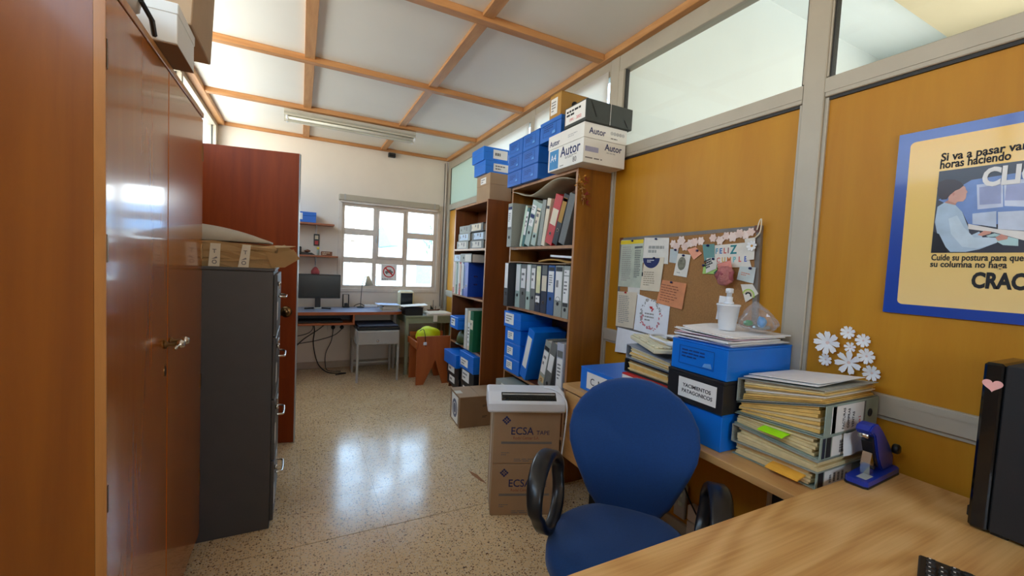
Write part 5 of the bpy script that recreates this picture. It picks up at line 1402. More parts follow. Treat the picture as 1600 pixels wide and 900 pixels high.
def flat_right(label, x1, y0, ztop, w, h, d, board, wedge, **kw):
    return wedge_binder(label, (x1, y0, ztop), (rad(-90), 0, rad(90)), w, h, d, board, wedge, **kw)
def flat_left(label, x1, y1, zbot, w, h, d, board, wedge, yaw=0.0, **kw):
    return wedge_binder(label, (x1, y1, zbot), (rad(90), 0, rad(-90) + yaw), w, h, d, board, wedge, **kw)
def wedge_binder(label, loc, rot, w, h, d, board, wedge, folders=8, fmat=None, strips=(), text=None, ring=None, inner=None, sheets=None):
    """flat binder whose mouth is thinner or thicker than its spine; folders fan out of it"""
    a, b = wedge
    t = Th('binder', label, 'binder', loc, rot)
    t.rotated = True
    def warp(bm):
        for v in bm.verts:
            f = min(1.0, max(0.0, v.co.x / d))
            v.co.y = v.co.y*(1 - f) + (a + (b - a)*v.co.y/w)*f
        return bm
    bt = 0.003
    bm = bm_new()
    box(bm, 0, bt, 0, w, 0, h, 0.0008)
    box(bm, bt, d, 0, bt, 0, h); box(bm, bt, d, w - bt, w, 0, h)
    t.part('cover', warp(bm), board)
    rr = random.Random(int(1000*loc[2]) + int(w*1e4))
    mats = [fmat or M_manila, M_manila2, M_paper2]
    y_ = bt + 0.0012
    step = (w - 2*bt - 0.003) / folders
    bms = [bm_new(), bm_new(), bm_new()]
    for k in range(folders):
        j = (0 if rr.random() < 0.62 else (1 if rr.random() < 0.7 else 2)) if inner is None else inner
        e0, e1 = rr.uniform(0.004, 0.018), rr.uniform(0.003, 0.016)
        box(bms[j], 0.016 + rr.uniform(0, 0.010), d - rr.uniform(0.002, 0.016), y_ + 0.0005, y_ + step*rr.uniform(0.80, 0.97), e0, h - e1)
        y_ += step
    for bmk, mk, nk in zip(bms, mats, ('folders', 'folders', 'papers')):
        if len(bmk.verts): t.part(nk, warp(bmk), mk)
        else: bmk.free()
    lp = None
    for (z0, z1, m, n) in strips:
        fr = frame((-0.0006, w*0.93, z0*h), (0, -1, 0), (0, 0, 1))
        L = t.part('spine_label', prism(bm_new(), [(0, 0), (w*0.86, 0), (w*0.86, (z1-z0)*h), (0, (z1-z0)*h)], fr, 0, 0.0006), m)
        lp = lp or L
        if n: t.part('small_print', print_lines(bm_new(), fr @ Matrix.Translation((w*0.10, (z1-z0)*h*0.12, 0.0007)), w*0.66, (z1-z0)*h*0.75, n, rnd=rr), M_inkgrey, parent=L)
    for (body, z, sz, m) in (text or ()):
        fr = frame((-0.0015, w*0.86, z*h), (0, -1, 0), (0, 0, 1))
        t.part('lettering', text_bm(body, fr, sz, 0.80), m, parent=lp)
    if ring:
        fr = frame((-0.0006, w*0.5, ring), (0, -1, 0), (0, 0, 1))
        rg = t.part('finger_ring', ringp(bm_new(), 0.010, 0.014, fr, 0, 0.002, 16), M_blk)
        t.part('finger_hole', disc(bm_new(), 0.010, fr, 0, 0.0005, 14), M_ink, parent=rg)
    return t
flat_left('black flat binder stuffed with manila folders on the red-edged box file', 1.78, 1.545, 0.9165, 0.062, 0.36, 0.275, M_bblk, (0.0, 0.052), folders=7)
flat_left('grey flat binder stuffed with manila folders under the cream keyboard', 1.785, 1.550, 0.9800, 0.066, 0.355, 0.275, plain('blue_grey_board', S(140, 148, 162), 0.6, var=0.08), (-0.008, 0.036), folders=8, inner=None)

# cream keyboard lying askew on the binders, its white cable and plug on top
kl = Vector((0.15, 0.315, 0.008)).normalized(); ks = Vector((0.907, -0.42, 0.0)); ks = (ks - kl*ks.dot(kl)).normalized()
KF = frame((1.372, 1.318, 1.0485), tuple(ks), tuple(kl))
def kbox(bm, F, x0, x1, y0, y1, z0, z1, b=0.0):
    bb = box(bm_new(), x0, x1, y0, y1, z0, z1, b)
    bmesh.ops.transform(bb, matrix=F, verts=bb.verts)
    return merge(bm, bb)
t = Th('keyboard', 'old cream computer keyboard lying askew on the manila-stuffed binders', 'keyboard', (1.49, 1.43, 1.047))
t.part('case', kbox(bm_new(), KF, 0, 0.150, 0, 0.335, 0, 0.020, 0.004), M_cream)
bm = bm_new()
kk = box(bm_new(), 0, 0.0155, 0, 0.0155, 0.0205, 0.029, 0.002)
kme = bpy.data.meshes.new('k'); kk.to_mesh(kme); kk.free()
for i in range(7):
    for j in range(17):
        if i == 0 and j in (1, 6, 11): continue
        b2 = bmesh.new(); b2.from_mesh(kme)
        bmesh.ops.transform(b2, matrix=KF @ Matrix.Translation((0.010 + 0.0187*i, 0.012 + 0.0187*j, 0)), verts=b2.verts)
        merge(bm, b2)
t.part('keys', bm, M_key, kind='stuff')
t = Th('power_cable', 'coiled white power cable with a plug lying on the cream keyboard', 'cable', (1.56, 1.38, 1.08))
cz = 1.0915
pts = [(1.452, 1.318, cz), (1.44, 1.36, cz + 0.008), (1.455, 1.42, cz + 0.012), (1.50, 1.455, cz + 0.012), (1.555, 1.44, cz + 0.012), (1.575, 1.40, cz + 0.010), (1.55, 1.365, cz + 0.012), (1.58, 1.335, cz + 0.016), (1.64, 1.36, cz + 0.012), (1.65, 1.42, cz + 0.006), (1.60, 1.46, cz + 0.004), (1.55, 1.42, cz + 0.003)]
t.part('cord', tube(bm_new(), spline(pts, 6), 0.006, 8), M_white, smooth=True)
t.part('plug', tube(bm_new(), [(1.452, 1.323, cz), (1.456, 1.302, cz), (1.462, 1.283, cz), (1.463, 1.278, cz)], 0.014, 10, rads=[0.008, 0.012, 0.015, 0.014]), M_white, smooth=True)
for s in (-1, 1):
    t.part('pin', tube(bm_new(), [(1.4635 + s*0.006, 1.2775, cz), (1.467 + s*0.006, 1.266, cz)], 0.0022, 6), M_chrome)

# the blue-black-blue stack
labelbox('archive_box', 'plain blue archive box at the bottom of the stack beside the binders', 1.408, 1.79, 0.998, 1.250, ZR + 0.0005, 0.884, M_blue, None, lidh=0.008)
t = labelbox('archive_box', 'black archive box labelled YACIMIENTOS PATAGONICOS in the middle of the stack', 1.392, 1.79, 0.990, 1.252, 0.885, 1.010, M_blackbox, (0.060, 0.022, 0.175, 0.078), lidh=0.012, lines=0)
fr = frame((1.3906, 1.252 - 0.060, 0.885 + 0.022), (0, -1, 0), (0, 0, 1))
t.part('lettering', merge(text_bm('YACIMIENTOS', fr @ Matrix.Translation((0.022, 0.042, 0)), 0.0205, 0.98, bold=0.012), text_bm('PATAGONICOS', fr @ Matrix.Translation((0.018, 0.019, 0)), 0.0205, 0.98, bold=0.012)), M_ink)
labelbox('archive_box', 'blue archive box with a printed panel at the top of the stack, under the papers', 1.400, 1.796, 0.988, 1.248, 1.011, 1.134, M_blue, None, outline=True, lidh=0.006)
# paper pile
t = Th('paper_stack', 'untidy heap of white papers on the topmost blue box of the stack', 'paper stack', (1.60, 1.12, 1.1345))
rr = random.Random(21)
z_ = 1.1346
for k in range(9):
    th = rr.uniform(0.003, 0.0065)
    ang = rr.uniform(-0.10, 0.10)
    F = frame((1.435 + rr.uniform(-0.025, 0.02), 1.003 + rr.uniform(-0.008, 0.012), z_), (cos(ang), sin(ang), 0), (-sin(ang), cos(ang), 0))
    ph = rr.uniform(0, 6)
    t.part('sheet', sheet(bm_new(), F, 0.335, 0.245, 8, 6, lambda u, v, ph=ph, k=k: 0.0006 + 0.0030*(k/8)*(1 + sin(7*u + ph)) * (v if k > 3 else 0.2) + (0.006*max(0, 0.25 - u)*4 if k in (5, 7) else 0) + (0.010*max(0, v - 0.75)*4 if k in (6, 8) else 0), th - 0.0018), M_paper if k != 5 else plain('pinkish_paper', S(232, 196, 214), 0.8), smooth=False)
    z_ += th
ZP = z_ + 0.0035
t = Th('dispenser', 'white cup-shaped pump dispenser standing on the heap of papers', 'dispenser', (1.585, 1.135, ZP))
c = (1.585, 1.135, ZP)
t.part('cup', lathe(bm_new(), [(0.030, 0.0005), (0.0315, 0.002), (0.043, 0.100), (0.0455, 0.101), (0.0455, 0.107), (0.043, 0.108)], c=c, seg=28), M_white, smooth=True)
t.part('bottle_neck', lathe(bm_new(), [(0.0205, 0.1085), (0.0195, 0.116), (0.014, 0.120), (0.014, 0.138)], c=c, seg=20), M_white, smooth=True)
t.part('pump_head', merge(lathe(bm_new(), [(0.010, 0.1385), (0.010, 0.152), (0.015, 0.154), (0.015, 0.170), (0.012, 0.173)], c=c, seg=16), tube(bm_new(), [(c[0], c[1], c[2] + 0.163), (c[0] - 0.018, c[1] - 0.016, c[2] + 0.163), (c[0] - 0.026, c[1] - 0.022, c[2] + 0.157)], 0.005, 8)), M_white, smooth=True)
# clear plastic bag with bits inside
def film():
    m, tt, b = base('clear_film')
    tt.nodes.remove(b)
    tr = N(tt, 'BsdfTransparent'); tr.inputs[0].default_value = (0.93, 0.93, 0.95, 1)
    d = N(tt, 'BsdfDiffuse'); d.inputs[0].default_value = (0.8, 0.8, 0.85, 1)
    g = N(tt, 'BsdfGlossy'); g.inputs['Roughness'].default_value = 0.12
    m1 = N(tt, 'MixShader'); m1.inputs[0].default_value = 0.35
    m2 = N(tt, 'MixShader'); m2.inputs[0].default_value = 0.20
    tt.links.new(tr.outputs[0], m2.inputs[1]); tt.links.new(m1.outputs[0], m2.inputs[2])
    tt.links.new(d.outputs[0], m1.inputs[1]); tt.links.new(g.outputs[0], m1.inputs[2])
    tt.links.new(m2.outputs[0], tt.nodes['Material Output'].inputs[0])
    return m
M_film = film()
t = Th('plastic_bag', 'clear plastic bag of small green and blue bits beside the white dispenser', 'bag', (1.66, 1.06, ZP))
bm = bm_new()
bmesh.ops.create_icosphere(bm, subdivisions=4, radius=1.0)
for v in bm.verts:
    x, y, z = v.co
    up = max(0.0, z)
    s = 1 - 0.60*up**1.6
    wr = 1 + 0.12*sin(9*x + 7*z)*sin(8*y + 5*z) + 0.08*sin(17*x + 11*y + 6*z)
    v.co = Vector((1.665 + (x*0.072*wr + 0.012*up)*s, 1.055 + (y*0.068*wr)*s + 0.02*up, ZP + 0.037 + (z*0.036 if z < 0 else z*(0.078 + 0.012*sin(6*x + 5*y)))))
t.part('film', bm, M_film)
t.part('green_item', lump((1.645, 1.085, ZP + 0.035), (0.020, 0.016, 0.012), 2, 2), plain('green_plastic', S(40, 160, 90), 0.4), smooth=True)
t.part('blue_item', lump((1.655, 1.035, ZP + 0.045), (0.016, 0.018, 0.024), 3, 2), plain('sky_blue_plastic', S(90, 170, 230), 0.4), smooth=True)
t.part('grey_item', lump((1.68, 1.05, ZP + 0.022), (0.035, 0.030, 0.012), 6, 2), plain('pale_grey_bits', S(150, 150, 140), 0.6), smooth=True)

# stack of five sage binders
bw = 1.785
M_sage = plain('sage_binder_board', S(150, 164, 152), 0.55, var=0.05)
flat_right('lowest sage binder of the stack, its striped label against the main desk', bw, 0.700, 0.7965, 0.054, 0.325, 0.285, M_sage, (0.0095, 0.0555), folders=5, inner=1, strips=((0.36, 0.86, M_label, 5), (0.88, 0.97, M_bblk, 0)), ring=0.05)
flat_left('grey binder with its spine to the left, second from the bottom of the stack', bw + 0.002, 0.984, 0.7895, 0.066, 0.340, 0.290, M_bgrey, (0.0090, 0.0450), folders=5, inner=1)
flat_right('sage binder with a torn white label, middle of the stack', bw, 0.696, 0.9110, 0.075, 0.325, 0.290, M_sage, (0.0165, 0.0535), folders=6, inner=1, strips=((0.22, 0.80, M_label, 2), (0.82, 0.90, M_bblk, 0), (0.92, 0.97, M_bnavy, 0)))
flat_right('sage binder labelled FACTURAS COMPRAS VENTAS, second from the top of the stack', bw + 0.004, 0.690, 1.0135, 0.100, 0.325, 0.295, M_sage, (0.0790, 0.1155), folders=7, strips=((0.30, 0.90, M_label, 0), (0.82, 0.885, M_bblk, 0), (0.265, 0.298, M_bgreyd, 0)),
           text=(('FACTURAS', 0.66, 0.018, M_ink), ('COMPRAS', 0.57, 0.018, M_ink), ('VENTAS', 0.48, 0.018, M_ink), ('Caja 2', 0.36, 0.016, M_inkred)), ring=0.055)
flat_left('grey binder full of manila folders on top of the stack, spine to the left', bw, 0.985, 0.9395, 0.086, 0.325, 0.292, M_bgrey, (0.0760, 0.1220), folders=9)
F = frame((1.478, 0.985, 1.0290), (1, 0.02, 0), (-0.02*0, -1, 0.118))
F = frame((1.480, 0.985, 1.0285), (0, -1, 0.118), (1, 0, 0))
single('papers', sheet(bm_new(), F, 0.25, 0.27, 8, 6, lambda u, v: 0.0035 + 0.003*(1 + sin(5*v))*u*0.5, 0.003) if False else sheet(bm_new(), frame((1.745, 0.985, 1.0285), (0, -1, 0.118), (-1, 0, 0)) if False else frame((1.478, 0.735, 1.0580), (0, 1, -0.118), (-1, 0, 0)) if False else frame((1.475, 0.978, 1.0305), (1, 0, 0), (0, -1, 0.118)), 0.26, 0.25, 8, 6, lambda u, v: -0.004 - 0.003*sin(3*u)*v, 0.003), M_paper, 'loose white sheets on the topmost grey binder of the stack', 'papers') if False else None
bm = sheet(bm_new(), frame((1.475, 0.725, 1.0605), (1, 0.03, 0), (-0.03, 1, -0.118)), 0.27, 0.245, 8, 6, lambda u, v: 0.0025 + 0.004*(1 - v)*u, 0.002)
sheet(bm, frame((1.490, 0.728, 1.0645), (1, -0.05, 0), (0.05, 1, -0.118)), 0.26, 0.245, 8, 6, lambda u, v: 0.0045 + 0.005*(1 - v)*u, 0.0015)
single('papers', bm, M_paper, 'loose white sheets on the topmost grey binder of the stack', 'papers')
single('sticky_tab', sheet(bm_new(), frame((1.430, 0.795, 0.8815), (1, 0, 0), (0, 1, 0)), 0.045, 0.085, 4, 5, lambda u, v: -0.008*(1-u)**2, 0.0015), plain('neon_green_tab', S(170, 240, 10), 0.6), 'neon green tab sticking out of the middle binder of the stack', 'tab')
single('sticky_tab', sheet(bm_new(), frame((1.425, 0.735, 0.7680), (1, 0, 0), (0, 1, 0)), 0.050, 0.105, 4, 5, lambda u, v: -0.010*(1-u)**2, 0.004), plain('orange_tab', S(246, 176, 60), 0.6), 'orange tab pad sticking out of the lowest binder of the stack', 'tab')
bm = sheet(bm_new(), frame((1.575, 0.6935, 0.8400), (1, 0, 0), (0.05, -0.06, 1)), 0.125, 0.072, 6, 5, lambda u, v: 0.010*(1 - v)**1.5 + 0.003*sin(6*u), 0.0006)
single('torn_label', bm, M_paper, 'torn white paper label peeling off the middle binder spine', 'label')

# ================================================================ MAIN DESK
ZM = 0.775
t = Th('desk', 'broad oak-topped desk in the foreground', 'desk', (1.05, 0.26, 0))
t.box('desktop', M_oak, 0.300, 1.797, -0.155, 0.670, ZM - 0.030, ZM, 0.002)
t.box('leg_panel', M_oaky, 0.345, 0.365, -0.11, 0.60, 0.0, ZM - 0.0305)
t.box('leg_panel', M_oaky, 1.740, 1.760, -0.11, 0.60, 0.0, ZM - 0.0305)
t.box('modesty_panel', M_oaky, 0.3655, 1.7395, -0.09, -0.072, 0.25, ZM - 0.0305)

# computer tower with a paper heart
t = Th('computer_tower', 'black computer tower with a pink heart sticker on the oak desk', 'computer', (1.68, 0.17, ZM))
t.box('case', M_blkmat, 1.580, 1.770, -0.060, 0.3625, ZM + 0.008, 1.212, 0.003)
t.box('front_bezel', M_blkgloss, 1.578, 1.772, 0.3630, 0.4000, ZM + 0.004, 1.214, 0.006)
for x0 in (1.59, 1.735):
    t.box('foot', M_blk, x0, x0 + 0.025, 0.33, 0.36, ZM + 0.0003, ZM + 0.0078); t.box('foot', M_blk, x0, x0 + 0.025, -0.04, -0.01, ZM + 0.0003, ZM + 0.0078)
t.part('latch', box(bm_new(), 1.60, 1.63, 0.4003, 0.408, ZM + 0.02, ZM + 0.05, 0.003), M_blk)
hp = []
for k in range(36):
    a = 2*pi*k/36
    hp.append((0.0185*sin(a)**3*1.0, 0.0185/17*(13*cos(a) - 5*cos(2*a) - 2*cos(3*a) - cos(4*a))))
t.part('heart_sticker', prism(bm_new(), hp, frame((1.5778, 0.3815, 1.157), (0, -1, 0), (0, 0, 1)), 0, 0.0006), plain('pink_sticker', S(244, 178, 172), 0.5), label='pink heart sticker')

# black keyboard, its far corner in view
kd = Vector((0.30, -0.954, 0)).normalized(); ke = Vector((-0.954, -0.30, 0)).normalized()
KB = frame((1.278, 0.392, ZM + 0.0006), tuple(-ke), tuple(-kd))      # x toward the tower side, y back along the long side
KB = frame((1.278 + 0.15*ke.x + 0.44*kd.x*0, 0.392 + 0.15*ke.y, ZM + 0.0006), tuple(-ke), tuple(kd)) if False else frame((1.278, 0.392, ZM + 0.0006), tuple(kd), tuple(-ke))
t = Th('keyboard', 'black computer keyboard on the oak desk at the bottom right', 'keyboard', (1.278, 0.392, ZM))
kb = box(bm_new(), 0, 0.44, -0.15, 0, 0, 0.012, 0.003)
bmesh.ops.transform(kb, matrix=KB, verts=kb.verts)
t.part('case', kb, M_blk)
kk = box(bm_new(), 0, 0.0155, 0, 0.0150, 0.0122, 0.0195, 0.002)
kme2 = bpy.data.meshes.new('k2'); kk.to_mesh(kme2); kk.free()
glyph = bm_new()
for i in range(6):
    bm = bm_new()
    for j in range(22):
        if i == 0 and j in (1, 6, 11): continue
        b2 = bmesh.new(); b2.from_mesh(kme2)
        M4 = KB @ Matrix.Translation((0.012 + 0.0188*j, -0.030 - 0.0195*i, 0))
        bmesh.ops.transform(b2, matrix=M4, verts=b2.verts)
        merge(bm, b2)
        if j % 2 == (i % 2) or i > 0:
            prism(glyph, [(0.004, 0.008), (0.0075, 0.008), (0.0075, 0.0115), (0.004, 0.0115)], M4, 0.0196, 0.0199)
    t.part('key_row', bm, M_blk)
t.part('key_legends', glyph, M_label, kind='stuff')

# blue heavy-duty stapler
t = Th('stapler', 'cobalt blue heavy-duty stapler with raised arm at the desk corner', 'stapler', (1.66, 0.628, ZM))
zs = ZM + 0.0005
SF = frame((1.540, 0.600, zs), (0.988, 0.075, 0), (-0.075, 0.988, 0))
def sp(pts, z0, z1): return prism(bm_new(), pts, SF, z0, z1)
rb = [(0.0, 0.010), (0.006, 0.0), (0.235, -0.006), (0.248, 0.004), (0.248, 0.058), (0.238, 0.066), (0.008, 0.062), (0.0, 0.054)]
t.part('rubber_base', sp(rb, 0.0, 0.006), M_blk)
bm = sp([(p[0]*0.985 + 0.002, p[1]*0.96 + 0.001) for p in rb], 0.0063, 0.022)
t.part('base', bm, M_stap)
t.part('base_label', sp([(0.020, 0.012), (0.072, 0.010), (0.074, 0.036), (0.022, 0.038)], 0.0223, 0.0228), plain('silver_label', S(170, 176, 176), 0.4))
SV = frame((1.540, 0.600, zs), (0.988, 0.075, 0), (0, 0, 1))         # side profile plane
arm = [(0.150, 0.0228), (0.236, 0.0228), (0.232, 0.060), (0.190, 0.105), (0.125, 0.160), (0.090, 0.184), (0.062, 0.190), (0.036, 0.186), (0.022, 0.172), (0.030, 0.160), (0.050, 0.160), (0.066, 0.150), (0.086, 0.112), (0.108, 0.070)]
bm = prism(bm_new(), arm, SV, -0.052, -0.012)
bmesh.ops.bevel(bm, geom=[e for e in bm.edges if e.calc_face_angle(0) > 0.9 and abs((e.verts[0].co - e.verts[1].co).y) < 0.02], offset=0.004, segments=2, affect='EDGES')
t.part('arm', bm, M_stap)
t.part('arm_channel', prism(bm_new(), [(0.070, 0.148), (0.108, 0.072), (0.130, 0.040), (0.128, 0.036), (0.098, 0.060), (0.060, 0.130)], SV, -0.046, -0.018), M_blk)
t.part('jaw', prism(bm_new(), [(0.070, 0.0235), (0.098, 0.0235), (0.094, 0.085), (0.076, 0.092), (0.066, 0.060)], SV, -0.044, -0.020), M_chrome)
t.part('jaw_pin', tube(bm_new(), [SV @ Vector((0.084, 0.045, -0.050)), SV @ Vector((0.084, 0.045, -0.014))], 0.005, 10), M_blk)
t.part('tip_roller', tube(bm_new(), [SV @ Vector((0.036, 0.154, -0.044)), SV @ Vector((0.036, 0.154, -0.020))], 0.009, 10), M_chrome, smooth=True)
t.part('spring_lever', prism(bm_new(), [(0.094, 0.030), (0.150, 0.052), (0.152, 0.044), (0.098, 0.0235)], SV, -0.040, -0.024), M_blk)
t.part('depth_knob', lathe(bm_new(), [(0.014, 0), (0.016, 0.004), (0.016, 0.014), (0.012, 0.018)], fr=SV @ Matrix.Translation((0.220, 0.086, -0.0118)) , seg=16), M_blk, smooth=True)

# ================================================================ OFFICE CHAIR
t = Th('office_chair', 'blue upholstered swivel chair with black loop armrests at the oak desk', 'chair', (1.000, 1.045, 0), (0, 0, rad(-47.0)))
def cushion(bm, outline, thick, dome, fr, n=6, crown=0.6):
    """rounded pad: outline of (x,y) pairs, domed both sides"""
    cx_ = sum(p[0] for p in outline)/len(outline); cy_ = sum(p[1] for p in outline)/len(outline)
    rings = []
    prof = []
    for k in range(n + 1):
        a = pi/2*k/n
        prof.append((cos(a)**0.45 if k < n else 0.0, sin(a)))
    lev = []
    steps = [(0.0, 0.0)]
    def ring(scale, z):
        return [bm.verts.new(fr @ Vector((cx_ + (p[0] - cx_)*scale, cy_ + (p[1] - cy_)*scale, z))) for p in outline]
    tops = [(0.60, 1.0 + dome*0.75), (0.80, 1.0 + dome*0.4), (0.92, 1.0), (0.975, 0.80), (1.0, 0.45), (1.0, -0.35), (0.975, -0.70), (0.92, -0.95), (0.6, -1.0)]
    R_ = [ring(s, z*thick/2) for s, z in tops]
    for A, B in zip(R_[:-1], R_[1:]):
        m_ = len(A)
        for i in range(m_): bm.faces.new([A[i], A[(i+1) % m_], B[(i+1) % m_], B[i]])
    c1 = bm.verts.new(fr @ Vector((cx_, cy_, (1 + dome)*thick/2))); c2 = bm.verts.new(fr @ Vector((cx_, cy_, -thick/2)))
    m_ = len(R_[0])
    for i in range(m_):
        bm.faces.new([c1, R_[0][(i+1) % m_], R_[0][i]]); bm.faces.new([c2, R_[-1][i], R_[-1][(i+1) % m_]])
    bmesh.ops.recalc_face_normals(bm, faces=bm.faces)
    return bm
so = []
for k in range(48):
    a = 2*pi*k/48
    ca, sa = cos(a), sin(a)
    x = 0.245*abs(ca)**0.62*(1 if ca >= 0 else -1); y = 0.232*abs(sa)**0.62*(1 if sa >= 0 else -1)
    so.append((x*(1.0 if y < 0.05 else 1 - 0.32*(y - 0.05)/0.19), y))
bm = cushion(bm_new(), so, 0.075, 0.18, frame((0, 0, 0.445), (1, 0, 0), (0, 1, 0)))
for v in bm.verts:
    if v.co.y < -0.12: v.co.z -= 0.9*(-(v.co.y + 0.12))**1.6
t.part('seat', bm, M_fabric, smooth=True)
hw = [(0.0, 0.085), (0.03, 0.120), (0.12, 0.152), (0.25, 0.178), (0.40, 0.211), (0.52, 0.233), (0.62, 0.240), (0.72, 0.234), (0.82, 0.207), (0.90, 0.168), (0.96, 0.114), (0.99, 0.055)]
HB = 0.526
right = [(w, u*HB) for u, w in hw]
bo = right + [(0.0, HB)] + [(-w, y) for (w, y) in right[::-1]] + [(0.0, -0.004)]
# refine the outline
bo2 = []
for i in range(len(bo)):
    p, q = bo[i], bo[(i+1) % len(bo)]
    bo2 += [p, ((p[0]+q[0])/2, (p[1]+q[1])/2)]
bf = frame((0, 0.232, 0.452), (1, 0, 0), (0, 0.11, 1))          # its normal faces the seat (-y)
bm = cushion(bm_new(), bo2, 0.062, 0.10, bf)
for v in bm.verts:
    v.co.y -= 0.9*v.co.x**2                                    # wraps round the sitter
    v.co.y += -0.035*max(0, 1 - ((v.co.z - 0.66)/0.16)**2)      # lumbar swell
t.part('backrest', bm, M_fabric, smooth=True)
bm = tube(bm_new(), spline([(0, 0.02, 0.385), (0, 0.20, 0.375), (0, 0.285, 0.42), (0, 0.300, 0.55), (0, 0.305, 0.66)], 6), 0.022, 8)
t.part('back_support', bm, M_blk, smooth=True)
t.part('seat_shell', box(bm_new(), -0.19, 0.19, -0.17, 0.15, 0.385, 0.404, 0.008), M_blk)
t.part('mechanism', box(bm_new(), -0.08, 0.08, -0.10, 0.12, 0.345, 0.3845, 0.006), M_blk)
t.part('gas_lift', lathe(bm_new(), [(0.028, 0.10), (0.028, 0.25), (0.018, 0.252), (0.018, 0.3445)], seg=16), M_blk, smooth=True)
def arm_loop(s):
    n = 28
    bm = bm_new()
    rings = []
    for k in range(n):
        a = 2*pi*k/n
        y = 0.005 + 0.165*cos(a)*(1.0 if sin(a) > 0 else 0.88); z = 0.590 + 0.118*sin(a)
        ny, nz = cos(a)*0.118, sin(a)*0.150
        L = math.hypot(ny, nz); ny, nz = ny/L, nz/L
        wv = 0.023 + 0.010*max(0, sin(a)); th = 0.012 + 0.004*max(0, sin(a))
        x = s*(0.268 + 0.020*sin(a))
        prof = [(-wv, -th*0.5), (-wv*0.7, -th), (wv*0.7, -th), (wv, -th*0.5), (wv, th*0.5), (wv*0.7, th), (-wv*0.7, th), (-wv, th*0.5)]
        rings.append([bm.verts.new((x + px, y + ny*pt, z + nz*pt)) for px, pt in prof])
    for k in range(n):
        A, B = rings[k], rings[(k+1) % n]
        for j in range(8): bm.faces.new([A[j], A[(j+1) % 8], B[(j+1) % 8], B[j]])
    bmesh.ops.recalc_face_normals(bm, faces=bm.faces)
    return bm
for s in (-1, 1):
    a_ = t.part('armrest', arm_loop(s), plain('armrest_plastic', S(24, 25, 28), 0.28, var=0.05), smooth=True)
    t.part('arm_bracket', tube(bm_new(), spline([(s*0.250, 0.005, 0.472), (s*0.242, 0.005, 0.425), (s*0.215, 0.005, 0.396), (s*0.15, 0.005, 0.394)], 5), 0.016, 8), M_blk, parent=a_, smooth=True)
t.part('hub', lathe(bm_new(), [(0.045, 0.055), (0.050, 0.07), (0.045, 0.105), (0.030, 0.115)], seg=18), M_blk, smooth=True)
for k in range(5):
    a = 2*pi*k/5 + 0.3
    d = Vector((cos(a), sin(a), 0))
    lg = t.part('leg', tube(bm_new(), [d*0.04 + Vector((0, 0, 0.085)), d*0.16 + Vector((0, 0, 0.080)), d*0.28 + Vector((0, 0, 0.066))], 0.02, 8, rads=[0.026, 0.021, 0.016]), M_blk, smooth=True)
    q = d*0.275
    fr = frame((q.x, q.y, 0.0255), (d.x, d.y, 0), (0, 0, 1))
    t.part('caster', merge(lathe(bm_new(), [(0.016, -0.024), (0.025, -0.020), (0.025, -0.006), (0.020, -0.004)], fr=fr, seg=14), lathe(bm_new(), [(0.020, 0.004), (0.025, 0.006), (0.025, 0.020), (0.016, 0.024)], fr=fr, seg=14)), M_blk, parent=lg, smooth=True)

# low wall boxes and wire under the side desk
t = Th('power_strip', 'grey power board with two lit switches on the wall under the side desk', 'power strip', (1.79, 1.46, 0.14))
t.box('housing', M_steel, 1.778, 1.7985, 1.43, 1.50, 0.14, 0.32, 0.004)
for z in (0.205, 0.255): t.box('switch', M_frost, 1.774, 1.7778, 1.445, 1.470, z, z + 0.022)
t = Th('trunking_box', 'cream trunking box low on the wall behind the chair', 'trunking', (1.78, 1.33, 0.10))
t.box('housing', M_winframe, 1.755, 1.7985, 1.26, 1.395, 0.175, 0.250, 0.003); t.box('housing', M_winframe, 1.755, 1.7985, 1.26, 1.395, 0.098, 0.170, 0.003)
single('cable', tube(bm_new(), spline([(1.775, 1.455, 0.335), (1.745, 1.42, 0.345), (1.74, 1.385, 0.30), (1.742, 1.33, 0.235), (1.742, 1.28, 0.19)], 5), 0.004, 6), M_blk, 'black wire drooping across the cream trunking box under the side desk', 'cable', smooth=True)

# ================================================================ CORK BOARD
t = Th('cork_board', 'cork notice board with a grey frame on the ochre partition', 'notice board', (1.812, 1.62, 1.03))
BF = frame((1.8045, 2.076, 1.606), (0, -1, 0.0265), (0, -0.0265, -1) if False else (0, 0.0265, 1))
BWd, BHt = 0.912, 0.575
t.part('cork', prism(bm_new(), [(0.016, -BHt + 0.016), (BWd - 0.016, -BHt + 0.016), (BWd - 0.016, -0.016), (0.016, -0.016)], BF, -0.012, 0.0), M_cork)
for pts in ([(0, -0.018), (BWd, -0.018), (BWd, 0), (0, 0)], [(0, -BHt), (BWd, -BHt), (BWd, -BHt + 0.018), (0, -BHt + 0.018)], [(0, -BHt + 0.0182), (0.018, -BHt + 0.0182), (0.018, -0.0182), (0, -0.0182)], [(BWd - 0.022, -BHt + 0.0182), (BWd, -BHt + 0.0182), (BWd, -0.0182), (BWd - 0.022, -0.0182)]):
    t.part('frame_bar', prism(bm_new(), pts, BF, -0.014, 0.0015), M_corkfr)
for (a, b) in ((0, 0.0), (BWd - 0.03, 0.0)):
    t.part('corner_cap', prism(bm_new(), [(a, -0.03), (a + 0.03, -0.03), (a + 0.03, 0.002), (a, 0.002)], BF, 0.0016, 0.003), M_casedark)

